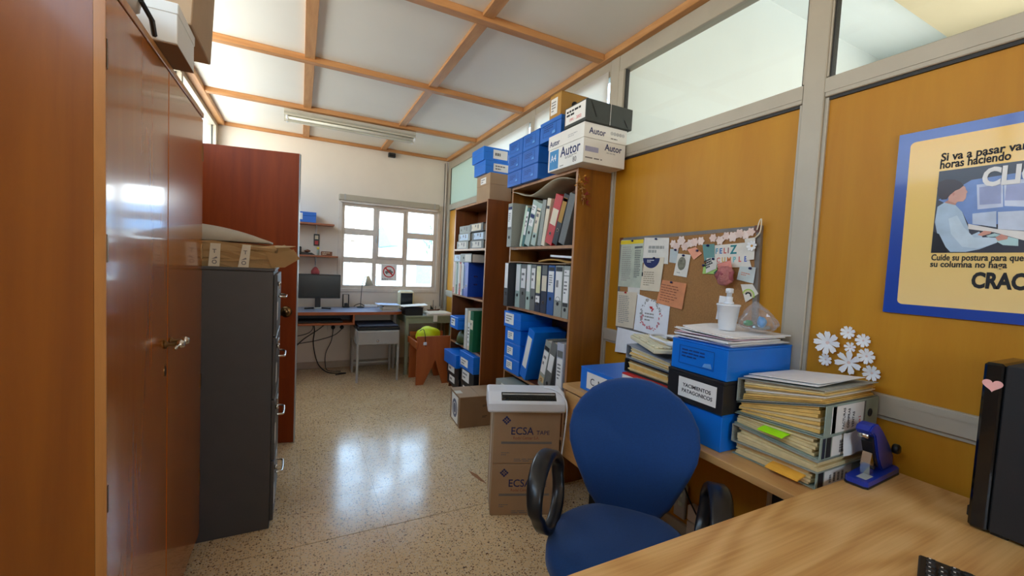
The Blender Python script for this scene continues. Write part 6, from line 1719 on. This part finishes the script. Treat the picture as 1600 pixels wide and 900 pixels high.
WF = lambda k: frame((1.8035 - 0.0011*k, 0, 0), (0, -1, 0), (0, 0, 1))
def note(name, label, cat, yz, k, mat, pin=None, pinm=None, th=0.0007):
    c = (1.8035 - 0.0011*k, sum(p[0] for p in yz)/len(yz), min(p[1] for p in yz))
    t = Th(name, label, cat, c)
    t.part('sheet', prism(bm_new(), [(-y, z) for y, z in yz], WF(k), 0, th), mat)
    t.k = k + 0.75
    if pin:
        t.part('pin', lathe(bm_new(), [(0.0045, 0), (0.006, 0.003), (0.004, 0.007), (0.0055, 0.010)], fr=WF(k + 0.8) @ Matrix.Translation((-pin[0], pin[1], 0)), seg=10), pinm or M_inkblue, smooth=True)
    return t
def quadf(yz, k):
    """frame with x along the bottom edge and y up the left edge of the note (tl, tr, br, bl)"""
    tl, tr, br, bl = [Vector((1.8035 - 0.0011*k, y, z)) for y, z in yz]
    r = (br - bl); u = (tl - bl)
    return frame(tuple(bl), tuple(r), tuple(u - r.normalized()*u.dot(r.normalized()))), r.length, u.length
q = [(2.056, 1.594), (1.864, 1.588), (1.859, 1.305), (2.062, 1.302)]
t = note('notice', 'grey-green printed notice with a yellow header at the left of the cork board', 'notice', q, 2, plain('grey_green_paper', S(186, 190, 168), 0.7), (1.955, 1.585))
fr, w, h = quadf(q, 2.8)
t.part('header', prism(bm_new(), [(0.004, h*0.90), (w - 0.004, h*0.905), (w - 0.004, h*0.985), (0.004, h*0.98)], fr, 0, 0.0003), plain('yellow_header', S(226, 196, 30), 0.6))
t.part('small_print', print_lines(bm_new(), fr @ Matrix.Translation((w*0.12, h*0.12, 0)), w*0.48, h*0.74, 17), M_faint)
t.part('side_table', merge(prism(bm_new(), [(w*0.64, h*0.80), (w*0.96, h*0.81), (w*0.96, h*0.85), (w*0.64, h*0.845)], fr, 0, 0.0003), print_lines(bm_new(), fr @ Matrix.Translation((w*0.66, h*0.20, 0)), w*0.30, h*0.58, 16)), plain('mid_grey_print', S(96, 98, 96), 0.7))
q = [(1.860, 1.601), (1.674, 1.594), (1.670, 1.450), (1.862, 1.455)]
t = note('notice', 'white printed sheet with two bold lines near the top of the cork board', 'notice', q, 3, M_paper2, (1.765, 1.590))
fr, w, h = quadf(q, 3.8)
t.part('small_print', print_lines(bm_new(), fr @ Matrix.Translation((w*0.20, h*0.38, 0)), w*0.62, h*0.32, 2, fill=1.0, th=0.7), M_faint)
q = [(1.845, 1.486), (1.697, 1.487), (1.715, 1.294), (1.868, 1.293)]
t = note('leaflet', 'cream leaflet with a dark blue half-disc, overlapping the white sheet', 'leaflet', q, 5, M_bcream, (1.768, 1.482))
fr, w, h = quadf(q, 5.8)
hd = [(w*0.50 + w*0.42*cos(a), h*0.97 + h*0.30*sin(a)) for a in [pi + pi*k/16 for k in range(17)]]
t.part('half_disc', prism(bm_new(), hd, fr, 0, 0.0003), M_inkblue)
t.part('small_print', print_lines(bm_new(), fr @ Matrix.Translation((w*0.30, h*0.83, 0.0004)), w*0.42, h*0.10, 2), M_label)
t.part('small_print', print_lines(bm_new(), fr @ Matrix.Translation((w*0.16, h*0.14, 0)), w*0.70, h*0.44, 7), plain('tan_print', S(168, 150, 124), 0.7))
t.part('tab_mark', prism(bm_new(), [(w*0.06, h*0.42), (w*0.12, h*0.42), (w*0.12, h*0.54), (w*0.06, h*0.54)], fr, 0, 0.0003), M_ink)
q = [(2.060, 1.270), (1.888, 1.276), (1.905, 1.056), (2.062, 1.050)]
t = note('notice', 'typed off-white page at the lower left of the cork board', 'notice', q, 3, M_bcream, (1.985, 1.268), M_inkred)
fr, w, h = quadf(q, 3.8)
t.part('small_print', print_lines(bm_new(), fr @ Matrix.Translation((w*0.14, h*0.10, 0)), w*0.72, h*0.80, 15), M_faint)
q = [(1.975, 1.310), (1.872, 1.312), (1.872, 1.262), (1.972, 1.262)]
note('note', 'blank off-white slip between the two left-hand notices', 'note', q, 1, M_paper2)
q = [(1.880, 1.262), (1.637, 1.216), (1.641, 1.076), (1.902, 1.052)]
q = [(1.885, 1.268), (1.637, 1.222), (1.645, 1.040), (1.900, 1.052)]
t = note('greeting_card', 'white card with a pink flower wreath at the lower left of the cork board', 'card', q, 4 - 2, M_paper)
cy_, cz_ = 1.772, 1.160
WK = frame((1.8035 - 0.0011*3.2, cy_, cz_), (0, -1, 0), (0, 0, 1))
rr = random.Random(9)
wreath = {}
for nm, m, n, rng in (('wreath_blossoms', plain('rose_print', S(214, 130, 130), 0.7), 46, (pi*1.02, pi*2.05)), ('wreath_leaves', plain('grey_leaf_print', S(166, 160, 150), 0.7), 44, (pi*0.05, pi*1.15))):
    bm = bm_new()
    for k in range(n):
        a = rr.uniform(*rng); r = 0.080 + rr.gauss(0, 0.007)
        s = rr.uniform(0.004, 0.009)
        F2 = WK @ Matrix.Translation((r*cos(a)*0.92, r*sin(a)*1.02, 0)) @ Matrix.Rotation(rr.uniform(0, 6), 4, 'Z')
        prism(bm, [(s*cos(b), s*0.6*sin(b)) for b in [2*pi*j/6 for j in range(6)]], F2, 0.00001*k, 0.0003 + 0.00001*k)
    t.part(nm, bm, m, kind='stuff')
bm = bm_new()
for dx, dz, s in ((0.0, 0.038, 0.011), (0.013, 0.030, 0.008), (0.008, 0.020, 0.006)):
    prism(bm, [(p[0]*s/0.0185, p[1]*s/0.0185) for p in hp], WK @ Matrix.Translation((dx, dz, 0)), 0, 0.0004)
t.part('hearts', bm, M_inkred)
t.part('small_print', print_lines(bm_new(), WK @ Matrix.Translation((-0.045, -0.045, 0)), 0.09, 0.055, 3), M_faint)
q = [(1.700, 1.362), (1.536, 1.351), (1.553, 1.212), (1.735, 1.230)]
t = note('note', 'salmon-orange handwritten page in the middle of the cork board', 'note', q, 5, plain('salmon_paper', S(214, 138, 92), 0.75), (1.632, 1.352))
fr, w, h = quadf(q, 5.8)
t.part('handwriting', print_lines(bm_new(), fr @ Matrix.Translation((w*0.12, h*0.12, 0)), w*0.78, h*0.74, 7, th=0.3), plain('brown_ink', S(150, 88, 60), 0.7))
q = [(1.663, 1.533), (1.606, 1.532), (1.612, 1.455), (1.663, 1.460)]
note('note', 'pale bluish slip tucked behind the oval picture card', 'note', q, 2, plain('pale_blue_paper', S(190, 196, 192), 0.75), (1.622, 1.527))
q = [(1.606, 1.508), (1.523, 1.500), (1.539, 1.383), (1.626, 1.391)]
t = note('card', 'small cream card with a dark oval landscape on the cork board', 'card', q, 4, M_paper2, (1.565, 1.497))
fr, w, h = quadf(q, 4.8)
t.part('oval_picture', disc(bm_new(), 0.026, fr @ Matrix.Translation((w*0.5, h*0.57, 0)), 0, 0.0003, 24, 1.35), plain('oval_print', S(120, 116, 96), 0.7, var=0.5, scale=60))
t.part('caption', print_lines(bm_new(), fr @ Matrix.Translation((w*0.22, h*0.12, 0)), w*0.55, h*0.07, 1), M_faint)
q = [(1.548, 1.528), (1.497, 1.540), (1.456, 1.508), (1.503, 1.475)]
t = note('note', 'small tilted salmon ticket near the top of the cork board', 'note', q, 3, plain('coral_paper', S(236, 160, 128), 0.75), (1.482, 1.522))
q = [(1.456, 1.552), (1.387, 1.554), (1.381, 1.475), (1.438, 1.470)]
note('note', 'teal card left of the birthday poster', 'note', q, 5, plain('teal_paper', S(104, 146, 140), 0.75), (1.420, 1.546))
q = [(1.440, 1.456), (1.366, 1.452), (1.362, 1.408), (1.444, 1.406)]
note('note', 'light green slip under the black-and-white card', 'note', q, 4, plain('light_green_paper', S(170, 206, 110), 0.75), (1.437, 1.448))
q = [(1.424, 1.484), (1.367, 1.488), (1.366, 1.433), (1.422, 1.409)]
t = note('card', 'small white card with heavy black lettering over the green slip', 'card', q, 7, M_paper2, (1.383, 1.480))
fr, w, h = quadf(q, 7.8)
t.part('lettering', print_lines(bm_new(), fr @ Matrix.Translation((w*0.14, h*0.26, 0)), w*0.74, h*0.58, 4, fill=1.0, th=0.7), M_ink)
q = [(1.398, 1.546), (1.232, 1.556), (1.192, 1.445), (1.367, 1.440)]
t = note('birthday_poster', 'white poster lettered FELIZ CUMPLE in colours on the cork board', 'poster', q, 3, M_paper2)
fr, w, h = quadf([(1.384, 1.546), (1.232, 1.556), (1.205, 1.445), (1.370, 1.440)], 3.8)
cols = [S(60, 130, 150), S(40, 110, 130), S(210, 90, 80), S(130, 110, 150), S(50, 130, 140)]
FX = frame((1.8035 - 0.0011*3.8, 1.392, 1.505), (0, -1, 0.05), (0, 0.05, 1))
x = 0.012
for ch, c, sz in (('F', S(70, 140, 160), 0.036), ('E', S(50, 110, 170), 0.036), ('L', S(196, 84, 74), 0.036), ('I', S(150, 80, 90), 0.036), ('Z', S(40, 130, 134), 0.056)):
    bm = text_bm(ch, FX @ Matrix.Translation((x, -0.004 if ch == 'Z' else 0, 0)), sz, 0.86, bold=0.03)
    t.part('letter', bm, plain('letter_' + ch.lower() + str(int(sz*1000)), c, 0.7)); x += sz*0.60 if ch != 'I' else sz*0.40
x = 0.020
for ch, c in (('C', S(210, 120, 110)), ('U', S(214, 170, 70)), ('M', S(214, 120, 60)), ('P', S(110, 190, 190)), ('L', S(222, 100, 90)), ('E', S(70, 100, 180))):
    bm = text_bm(ch, FX @ Matrix.Translation((x, -0.043, 0)), 0.034, 0.80, bold=0.03)
    t.part('letter', bm, plain('letter2_' + ch.lower(), c, 0.7)); x += 0.0275 if ch != 'M' else 0.031
q = [(1.245, 1.448), (1.169, 1.445), (1.175, 1.373), (1.256, 1.387)]
t = note('card', 'pale blue-grey card with orange writing below the birthday poster', 'card', q, 6, plain('pale_card', S(196, 202, 196), 0.75), (1.192, 1.440))
fr, w, h = quadf(q, 6.8)
t.part('lettering', print_lines(bm_new(), fr @ Matrix.Translation((w*0.18, h*0.38, 0)), w*0.62, h*0.28, 2), plain('orange_ink', S(214, 140, 110), 0.7))
q = [(1.236, 1.366), (1.180, 1.370), (1.150, 1.330), (1.206, 1.286)]
t = note('card', 'white card with a green and black rainbow near the dispenser on the cork board', 'card', q, 4, M_paper2)
AF = frame((1.8035 - 0.0011*4.8, 1.196, 1.318), (0, -1, -0.3), (0, -0.3, 1))
for r0, r1, m in ((0.024, 0.030, plain('arc_green', S(170, 196, 80), 0.7)), (0.017, 0.023, plain('arc_sand', S(214, 196, 150), 0.7)), (0.009, 0.016, M_ink)):
    ps = [(r1*cos(a), r1*sin(a)) for a in [pi*k/12 for k in range(13)]] + [(r0*cos(a), r0*sin(a)) for a in [pi*(12-k)/12 for k in range(13)]]
    t.part('arc', prism(bm_new(), ps, AF, 0, 0.0003), m)
q = [(1.340, 1.305), (1.296, 1.303), (1.298, 1.190), (1.352, 1.190)]
note('note', 'blank white slip pinned behind the pump dispenser', 'note', q, 2, M_paper)
q = [(2.040, 1.044), (1.800, 1.040), (1.870, 0.905), (2.052, 0.885)]
t = Th('note', 'white sheet hanging below the cork board by the bookcase', 'note', (1.797, 1.93, 0.885))
t.part('sheet', prism(bm_new(), [(-y, z) for y, z in q], frame((1.7990, 0, 0), (0, -1, 0), (0, 0, 1)), 0, 0.0007), M_paper)
# scalloped paper garland along the top
t = Th('paper_garland', 'pale pink scalloped paper garland along the top right of the cork board', 'garland', (1.79, 1.4, 1.53))
gp = [(1.645, 1.560, 0.020), (1.622, 1.545, 0.022), (1.590, 1.575, 0.024), (1.566, 1.545, 0.022), (1.535, 1.560, 0.020), (1.505, 1.565, 0.021), (1.470, 1.570, 0.020), (1.400, 1.583, 0.019), (1.360, 1.570, 0.020), (1.330, 1.590, 0.018), (1.295, 1.585, 0.022), (1.262, 1.598, 0.020), (1.232, 1.592, 0.019), (1.208, 1.603, 0.018)]
for k, (y, z, r) in enumerate(gp):
    pts = [(r*(1 + 0.16*cos(6*a))*cos(a), r*(1 + 0.16*cos(6*a))*sin(a)) for a in [2*pi*j/36 for j in range(36)]]
    t.part('scallop', prism(bm_new(), pts, frame((1.8035 - 0.0011*(2.0 + k % 3), y, z), (0, -1, 0), (0, 0, 1)), 0, 0.0006), plain('blush_paper' if k % 2 else 'blush_paper_b', S(226, 196, 180) if k % 2 else S(232, 208, 194), 0.75))
# hanging flower tag
t = Th('flower_tag', 'cream tag with a white paper daisy hanging at the top right of the cork board', 'tag', (1.79, 1.195, 1.475))
t.part('sheet', prism(bm_new(), [(-1.232, 1.572), (-1.182, 1.578), (-1.180, 1.480), (-1.215, 1.476)], WF(7), 0, 0.0007), M_paper2)
def daisy(t, y, z, r, x, npet=7, m=None, tilt=0.0, core=None):
    for k in range(npet):
        a = 2*pi*k/npet + tilt
        L = r
        F2 = frame((x, y, z), (0, -cos(a), sin(a)), (0, sin(a), cos(a))) @ Matrix.Identity(4)
        F2 = frame((x, y, z), (0, -1, 0), (0, 0, 1)) @ Matrix.Rotation(a, 4, 'Z') @ Matrix.Rotation(rad(-14), 4, 'Y')
        pts = [(r*0.12, -r*0.07), (r*0.40, -r*0.15), (r*0.72, -r*0.225), (r*0.95, -r*0.15), (r*0.90, 0.0), (r*0.95, r*0.15), (r*0.72, r*0.225), (r*0.40, r*0.15), (r*0.12, r*0.07)]
        t.part('petal', prism(bm_new(), pts, F2, 0.0003*k, 0.0003*k + 0.0007), m or M_paper)
    if core: t.part('flower_centre', disc(bm_new(), r*0.2, frame((x, y, z), (0, -1, 0), (0, 0, 1)), 0.0035, 0.006, 14), core)
daisy(t, 1.192, 1.540, 0.026, 1.794, 8, M_paper, 0.2, plain('daisy_centre', S(206, 150, 70), 0.8))
t.part('loop', tube(bm_new(), spline([(1.796, 1.178, 1.610), (1.795, 1.168, 1.650), (1.795, 1.160, 1.652), (1.795, 1.163, 1.600), (1.796, 1.185, 1.575)], 6), 0.003, 6), M_bcream, smooth=True)
# fabric rose
t = Th('paper_rose', 'dusty pink rose with a dark leaf pinned to the cork board', 'rose', (1.775, 1.300, 1.36))
rr = random.Random(14)
rc = Vector((1.770, 1.298, 1.402))
mr1, mr2 = plain('rose_paper', S(232, 156, 150), 0.75, var=0.1), plain('rose_paper_dark', S(206, 118, 124), 0.75, var=0.1)
for ring_i, (n, r, lift) in enumerate(((6, 0.046, 0.000), (5, 0.034, 0.010), (4, 0.022, 0.018), (3, 0.012, 0.024))):
    for k in range(n):
        a = 2*pi*k/n + ring_i*0.5
        F2 = frame(tuple(rc), (0, -1, 0), (0, 0, 1)) @ Matrix.Rotation(a, 4, 'Z')
        bm = bm_new()
        gridv = [[bm.verts.new(F2 @ Vector((r*0.10 + r*0.95*u_/6 - 0.10*r*((v_ - 3)/3)**2, r*0.74*((v_ - 3)/3)*(sin(pi*(0.12 + 0.76*u_/6)))**0.6, lift + 0.34*r*(1 - ((u_/6) - 0.55)**2*2.2) - 0.30*r*((v_ - 3)/3)**2))) for v_ in range(7)] for u_ in range(7)]
        for u_ in range(6):
            for v_ in range(6):
                bm.faces.new([gridv[u_][v_], gridv[u_+1][v_], gridv[u_+1][v_+1], gridv[u_][v_+1]])
        bmesh.ops.solidify(bm, geom=bm.faces[:], thickness=0.0012)
        t.part('petal', bm, mr1 if (k + ring_i) % 3 else mr2, smooth=True)
F2 = frame((1.790, 1.345, 1.412), (0, 1, 0.15), (0, -0.15, 1))
t.part('leaf', prism(bm_new(), [(-0.03, 0.0), (-0.005, 0.018), (0.018, 0.012), (0.03, -0.004), (0.008, -0.018), (-0.015, -0.014)], F2, 0, 0.002), plain('dark_leaf', S(56, 70, 56), 0.7))
F2 = frame((1.768, 1.285, 1.44), (0, -1, 0), (0, 0, 1))
t.part('outer_petal', sheet(bm_new(), frame((1.772, 1.335, 1.418), (0, -1, 0.25), (0, 0.25, 1)), 0.072, 0.040, 6, 4, lambda u, v: 0.012*sin(pi*u)*(1 - v), 0.001), plain('coral_petal', S(228, 140, 124), 0.75), smooth=True)

# white paper flowers on the ochre panel
fl_ = [(0.873, 1.164, 0.049, 'largest white paper flower, upper left of the wall cluster'), (0.809, 1.214, 0.027, 'white paper flower at the very top of the wall cluster'), (0.760, 1.193, 0.027, 'white paper flower at the upper right of the wall cluster'), (0.798, 1.161, 0.022, 'smallest white paper flower in the centre of the wall cluster'),
       (0.746, 1.139, 0.031, 'white paper flower at the right of the wall cluster'), (0.874, 1.098, 0.026, 'white paper flower low at the left of the wall cluster'), (0.798, 1.104, 0.047, 'large white paper flower low in the middle of the wall cluster'), (0.726, 1.083, 0.031, 'lowest white paper flower at the right of the wall cluster')]
for k, (y, z, r, lab) in enumerate(fl_):
    t = Th('paper_flower', lab, 'flower', (1.818, y, z), group=None)
    daisy(t, y, z, r, 1.8170, (8, 8, 8, 7, 8, 8, 7, 8)[k], M_paper, 0.4*k)
    t.part('flower_centre', disc(bm_new(), r*0.12, frame((1.8170, y, z), (0, -1, 0), (0, 0, 1)), 0.003, 0.0045, 10), plain('blush_centre', S(226, 196, 186), 0.8))

# ================================================================ POSTER
t = Th('poster', 'large yellow ergonomics poster with a blue border on the partition', 'poster', (1.818, 0.29, 1.30))
PF = frame((1.8175, 0.712, 0), (0, -1, 0), (0, 0, 1))     # x from the left edge, y = height above the floor
rp2 = lambda a, b, c, d: [(a, c), (b, c), (b, d), (a, d)]
t.part('board', prism(bm_new(), rp2(0, 0.80, 1.304, 1.907), PF, 0, 0.006), plain('poster_blue', S(18, 66, 160), 0.3, var=0.03, coat=0.3))
def poster_yellow():
    m, tt, b = base('poster_yellow')
    g = N(tt, 'NewGeometry'); sp_ = N(tt, 'SeparateXYZ'); mr = N(tt, 'MapRange')
    tt.links.new(g.outputs['Position'], sp_.inputs[0]); tt.links.new(sp_.outputs['Z'], mr.inputs[0])
    mr.inputs[1].default_value = 1.34; mr.inputs[2].default_value = 1.87
    r = ramp(tt, [(0.0, S(244, 208, 140)), (0.55, S(240, 200, 104)), (1.0, S(238, 182, 28))])
    tt.links.new(mr.outputs[0], r.inputs[0]); tt.links.new(r.outputs[0], b.inputs['Base Color'])
    b.inputs['Roughness'].default_value = 0.3
    b.inputs['Coat Weight'].default_value = 0.3; b.inputs['Coat Roughness'].default_value = 0.08
    return m
ry = []
for (cx_, cz_, a0) in ((0.768 - 0.014, 1.874 - 0.014, 0), (0.032 + 0.014, 1.874 - 0.014, 90), (0.037 + 0.014, 1.336 + 0.014, 180), (0.768 - 0.014, 1.336 + 0.014, 270)):
    ry += [(cx_ + 0.014*cos(rad(a0 + 15*k)), cz_ + 0.014*sin(rad(a0 + 15*k))) for k in range(7)]
t.part('printed_field', prism(bm_new(), ry, PF, 0.0062, 0.0066), poster_yellow())
P0 = 0.0068
ph = t.part('photograph', prism(bm_new(), rp2(0.110, 0.70, 1.5075, 1.7665), PF, P0, P0 + 0.0002), plain('photo_dark', S(54, 54, 64), 0.3))
PIC = {
 'wall_light': ([(0.115, 1.676), (0.185, 1.728), (0.30, 1.735), (0.70, 1.735), (0.70, 1.60), (0.1976, 1.5895), (0.1881, 1.5953), (0.1724, 1.6327)], S(112, 140, 196), 1),
 'monitor': ([(0.1973, 1.7117), (0.2503, 1.7135), (0.2559, 1.6397), (0.2047, 1.6373)], S(196, 204, 226), 2),
 'monitor_b': ([(0.252, 1.7133), (0.3042, 1.7145), (0.3102, 1.6342), (0.2584, 1.6419)], S(206, 212, 230), 2),
 'monitor_c': ([(0.34, 1.72), (0.46, 1.72), (0.46, 1.62), (0.34, 1.63)], S(196, 204, 226), 2),
 'screen_a': ([(0.2033, 1.7032), (0.247, 1.7053), (0.2512, 1.65), (0.208, 1.6506)], S(150, 158, 196), 3),
 'screen_b': ([(0.2577, 1.7027), (0.300, 1.7027), (0.304, 1.6531), (0.2578, 1.658)], S(160, 166, 204), 3),
 'unit_a': ([(0.1949, 1.6255), (0.2434, 1.6286), (0.247, 1.5815), (0.1973, 1.5947)], S(190, 202, 222), 3),
 'unit_b': ([(0.247, 1.6259), (0.40, 1.6247), (0.40, 1.5539), (0.2507, 1.5763)], S(202, 210, 226), 2),
 'desk_edge': ([(0.1881, 1.5953), (0.2474, 1.5765), (0.40, 1.55), (0.70, 1.55), (0.70, 1.5351), (0.3176, 1.5351), (0.2447, 1.5668), (0.1893, 1.5797)], S(226, 220, 214), 4),
 'keyboard_print': ([(0.2284, 1.5575), (0.2449, 1.5643), (0.2921, 1.5454), (0.2935, 1.5261), (0.2643, 1.5292)], S(176, 206, 206), 5),
 'chair_print': ([(0.1106, 1.5759), (0.1254, 1.5671), (0.1469, 1.5183), (0.1477, 1.5076), (0.1118, 1.5078)], S(20, 20, 26), 6),
 'neck': ([(0.1389, 1.6728), (0.1586, 1.6653), (0.1556, 1.6551), (0.1297, 1.6659)], S(196, 140, 120), 5),
 'shirt': ([(0.1147, 1.6541), (0.1297, 1.6659), (0.1555, 1.6562), (0.1724, 1.6327), (0.1889, 1.5849), (0.1946, 1.5589), (0.2134, 1.5708), (0.2218, 1.5528), (0.2491, 1.5542), (0.2521, 1.5368), (0.2174, 1.5175), (0.1892, 1.51), (0.1553, 1.5103), (0.1246, 1.551), (0.1124, 1.6057)], S(176, 196, 214), 5),
 'sleeve': ([(0.1434, 1.6141), (0.1619, 1.6232), (0.1797, 1.5855), (0.204, 1.5534), (0.2493, 1.5517), (0.2521, 1.5368), (0.2137, 1.5201), (0.1806, 1.5257), (0.1529, 1.5659)], S(198, 214, 226), 6),
 'face': ([(0.1405, 1.7016), (0.1518, 1.7053), (0.1667, 1.7162), (0.1741, 1.7074), (0.1752, 1.7010), (0.1796, 1.6927), (0.1772, 1.6875), (0.1778, 1.6815), (0.1767, 1.6725), (0.1718, 1.6648), (0.1605, 1.6651), (0.1552, 1.6604), (0.1391, 1.6701), (0.1375, 1.6915)], S(214, 160, 140), 6),
 'hair': ([(0.1101, 1.7138), (0.1126, 1.7322), (0.1299, 1.7386), (0.1495, 1.7344), (0.1635, 1.7244), (0.1699, 1.7131), (0.1613, 1.704), (0.1522, 1.7001), (0.1416, 1.6883), (0.1348, 1.6759), (0.123, 1.6757), (0.1132, 1.6892)], S(52, 32, 32), 8),
 'ear': ([(0.146, 1.692), (0.150, 1.695), (0.1525, 1.690), (0.149, 1.683)], S(206, 140, 122), 9),
 'hand': ([(0.2106, 1.5608), (0.2237, 1.5728), (0.2395, 1.5695), (0.2365, 1.5632), (0.2197, 1.5569)], S(210, 150, 130), 7),
 'hand_b': ([(0.2476, 1.5518), (0.2586, 1.5612), (0.2723, 1.5533), (0.2712, 1.5461), (0.2534, 1.5417)], S(206, 146, 128), 7),
}
for nm, (pts, c, lv) in PIC.items():
    t.part('photo_' + nm.rsplit('_', 1)[0] if nm[-2] == '_' else 'photo_' + nm, prism(bm_new(), pts, PF, P0 + 0.0002*lv, P0 + 0.0002*lv + 0.00018), plain('photo_' + nm, c, 0.3, var=0.10, scale=24), parent=ph)
TF = lambda a, z, k=0.0: PF @ Matrix.Translation((a, z, P0 + 0.0004 + k))
t.part('lettering', text_bm('Si va a pasar varias', TF(0.111, 1.798), 0.035, 0.79, bold=0.022), M_ink)
t.part('lettering', text_bm('horas haciendo', TF(0.110, 1.7745), 0.035, 0.70, bold=0.022), M_ink)
t.part('lettering', text_bm('CLICK', TF(0.208, 1.706, 0.002), 0.072, 0.74, bold=0.045), M_paper)
t.part('lettering', text_bm('Cuide su postura para que', TF(0.112, 1.484), 0.027, 0.67, bold=0.020), M_ink)
t.part('lettering', text_bm('su columna no haga', TF(0.111, 1.463), 0.027, 0.77, bold=0.020), M_ink)
t.part('lettering', text_bm('CRACK', TF(0.208, 1.404), 0.063, 0.64, bold=0.042), M_ink)

# ================================================================ GROUPS OF REPEATS
def group_of(o):
    n = o.name.split('.')[0]
    x, y, z = o.location
    if n in ('binder', 'archive_box'):
        what = 'binders' if n == 'binder' else 'archive boxes'
        if y < 1.1: return what + ' stacked on the side desk'
        if y < 2.0: return what + (' stuffed with manila folders' if n == 'binder' else ' stacked on the side desk')
        near = y < 3.3
        if y > 5: return None
        case = 'near' if near else 'far'
        if z > 1.98: return what + ' on top of the %s bookcase' % case
        if z > 1.5: return what + ' on the top shelf of the %s bookcase' % case
        if z > 1.0: return what + ' on the middle shelf of the %s bookcase' % case
        if z > 0.5: return what + ' on the lower shelf of the %s bookcase' % case
        return what + ' at the bottom of the %s bookcase' % case
    if n == 'cable' and y > 5: return 'cables under the far desk'
    if n == 'cardboard_box' and 'ECSA' in o['label']: return 'tape cartons stacked on the floor'
    if n == 'cardboard_box' and x < 0: return 'boxes on top of the wardrobe'
    if 1.7 < x < 1.81 and 1.1 < y < 2.1 and n in ('note', 'notice', 'card', 'greeting_card', 'leaflet'): return 'papers pinned to the cork board'
    return {'paper_flower': 'white paper flowers on the partition', 'book': 'books stacked on the far desk', 'wall_shelf': 'small shelves on the far wall',
            'window_cover': 'white covers over the high glazing', 'sticky_tab': 'coloured tabs in the binder stack', 'house': 'houses outside the far window', 'bookcase': 'bookcases along the partition'}.get(n)
for o in list(bpy.data.objects):
    if o.parent is None and o.get('label') and not o.get('group'):
        g_ = group_of(o)
        if g_: o['group'] = g_
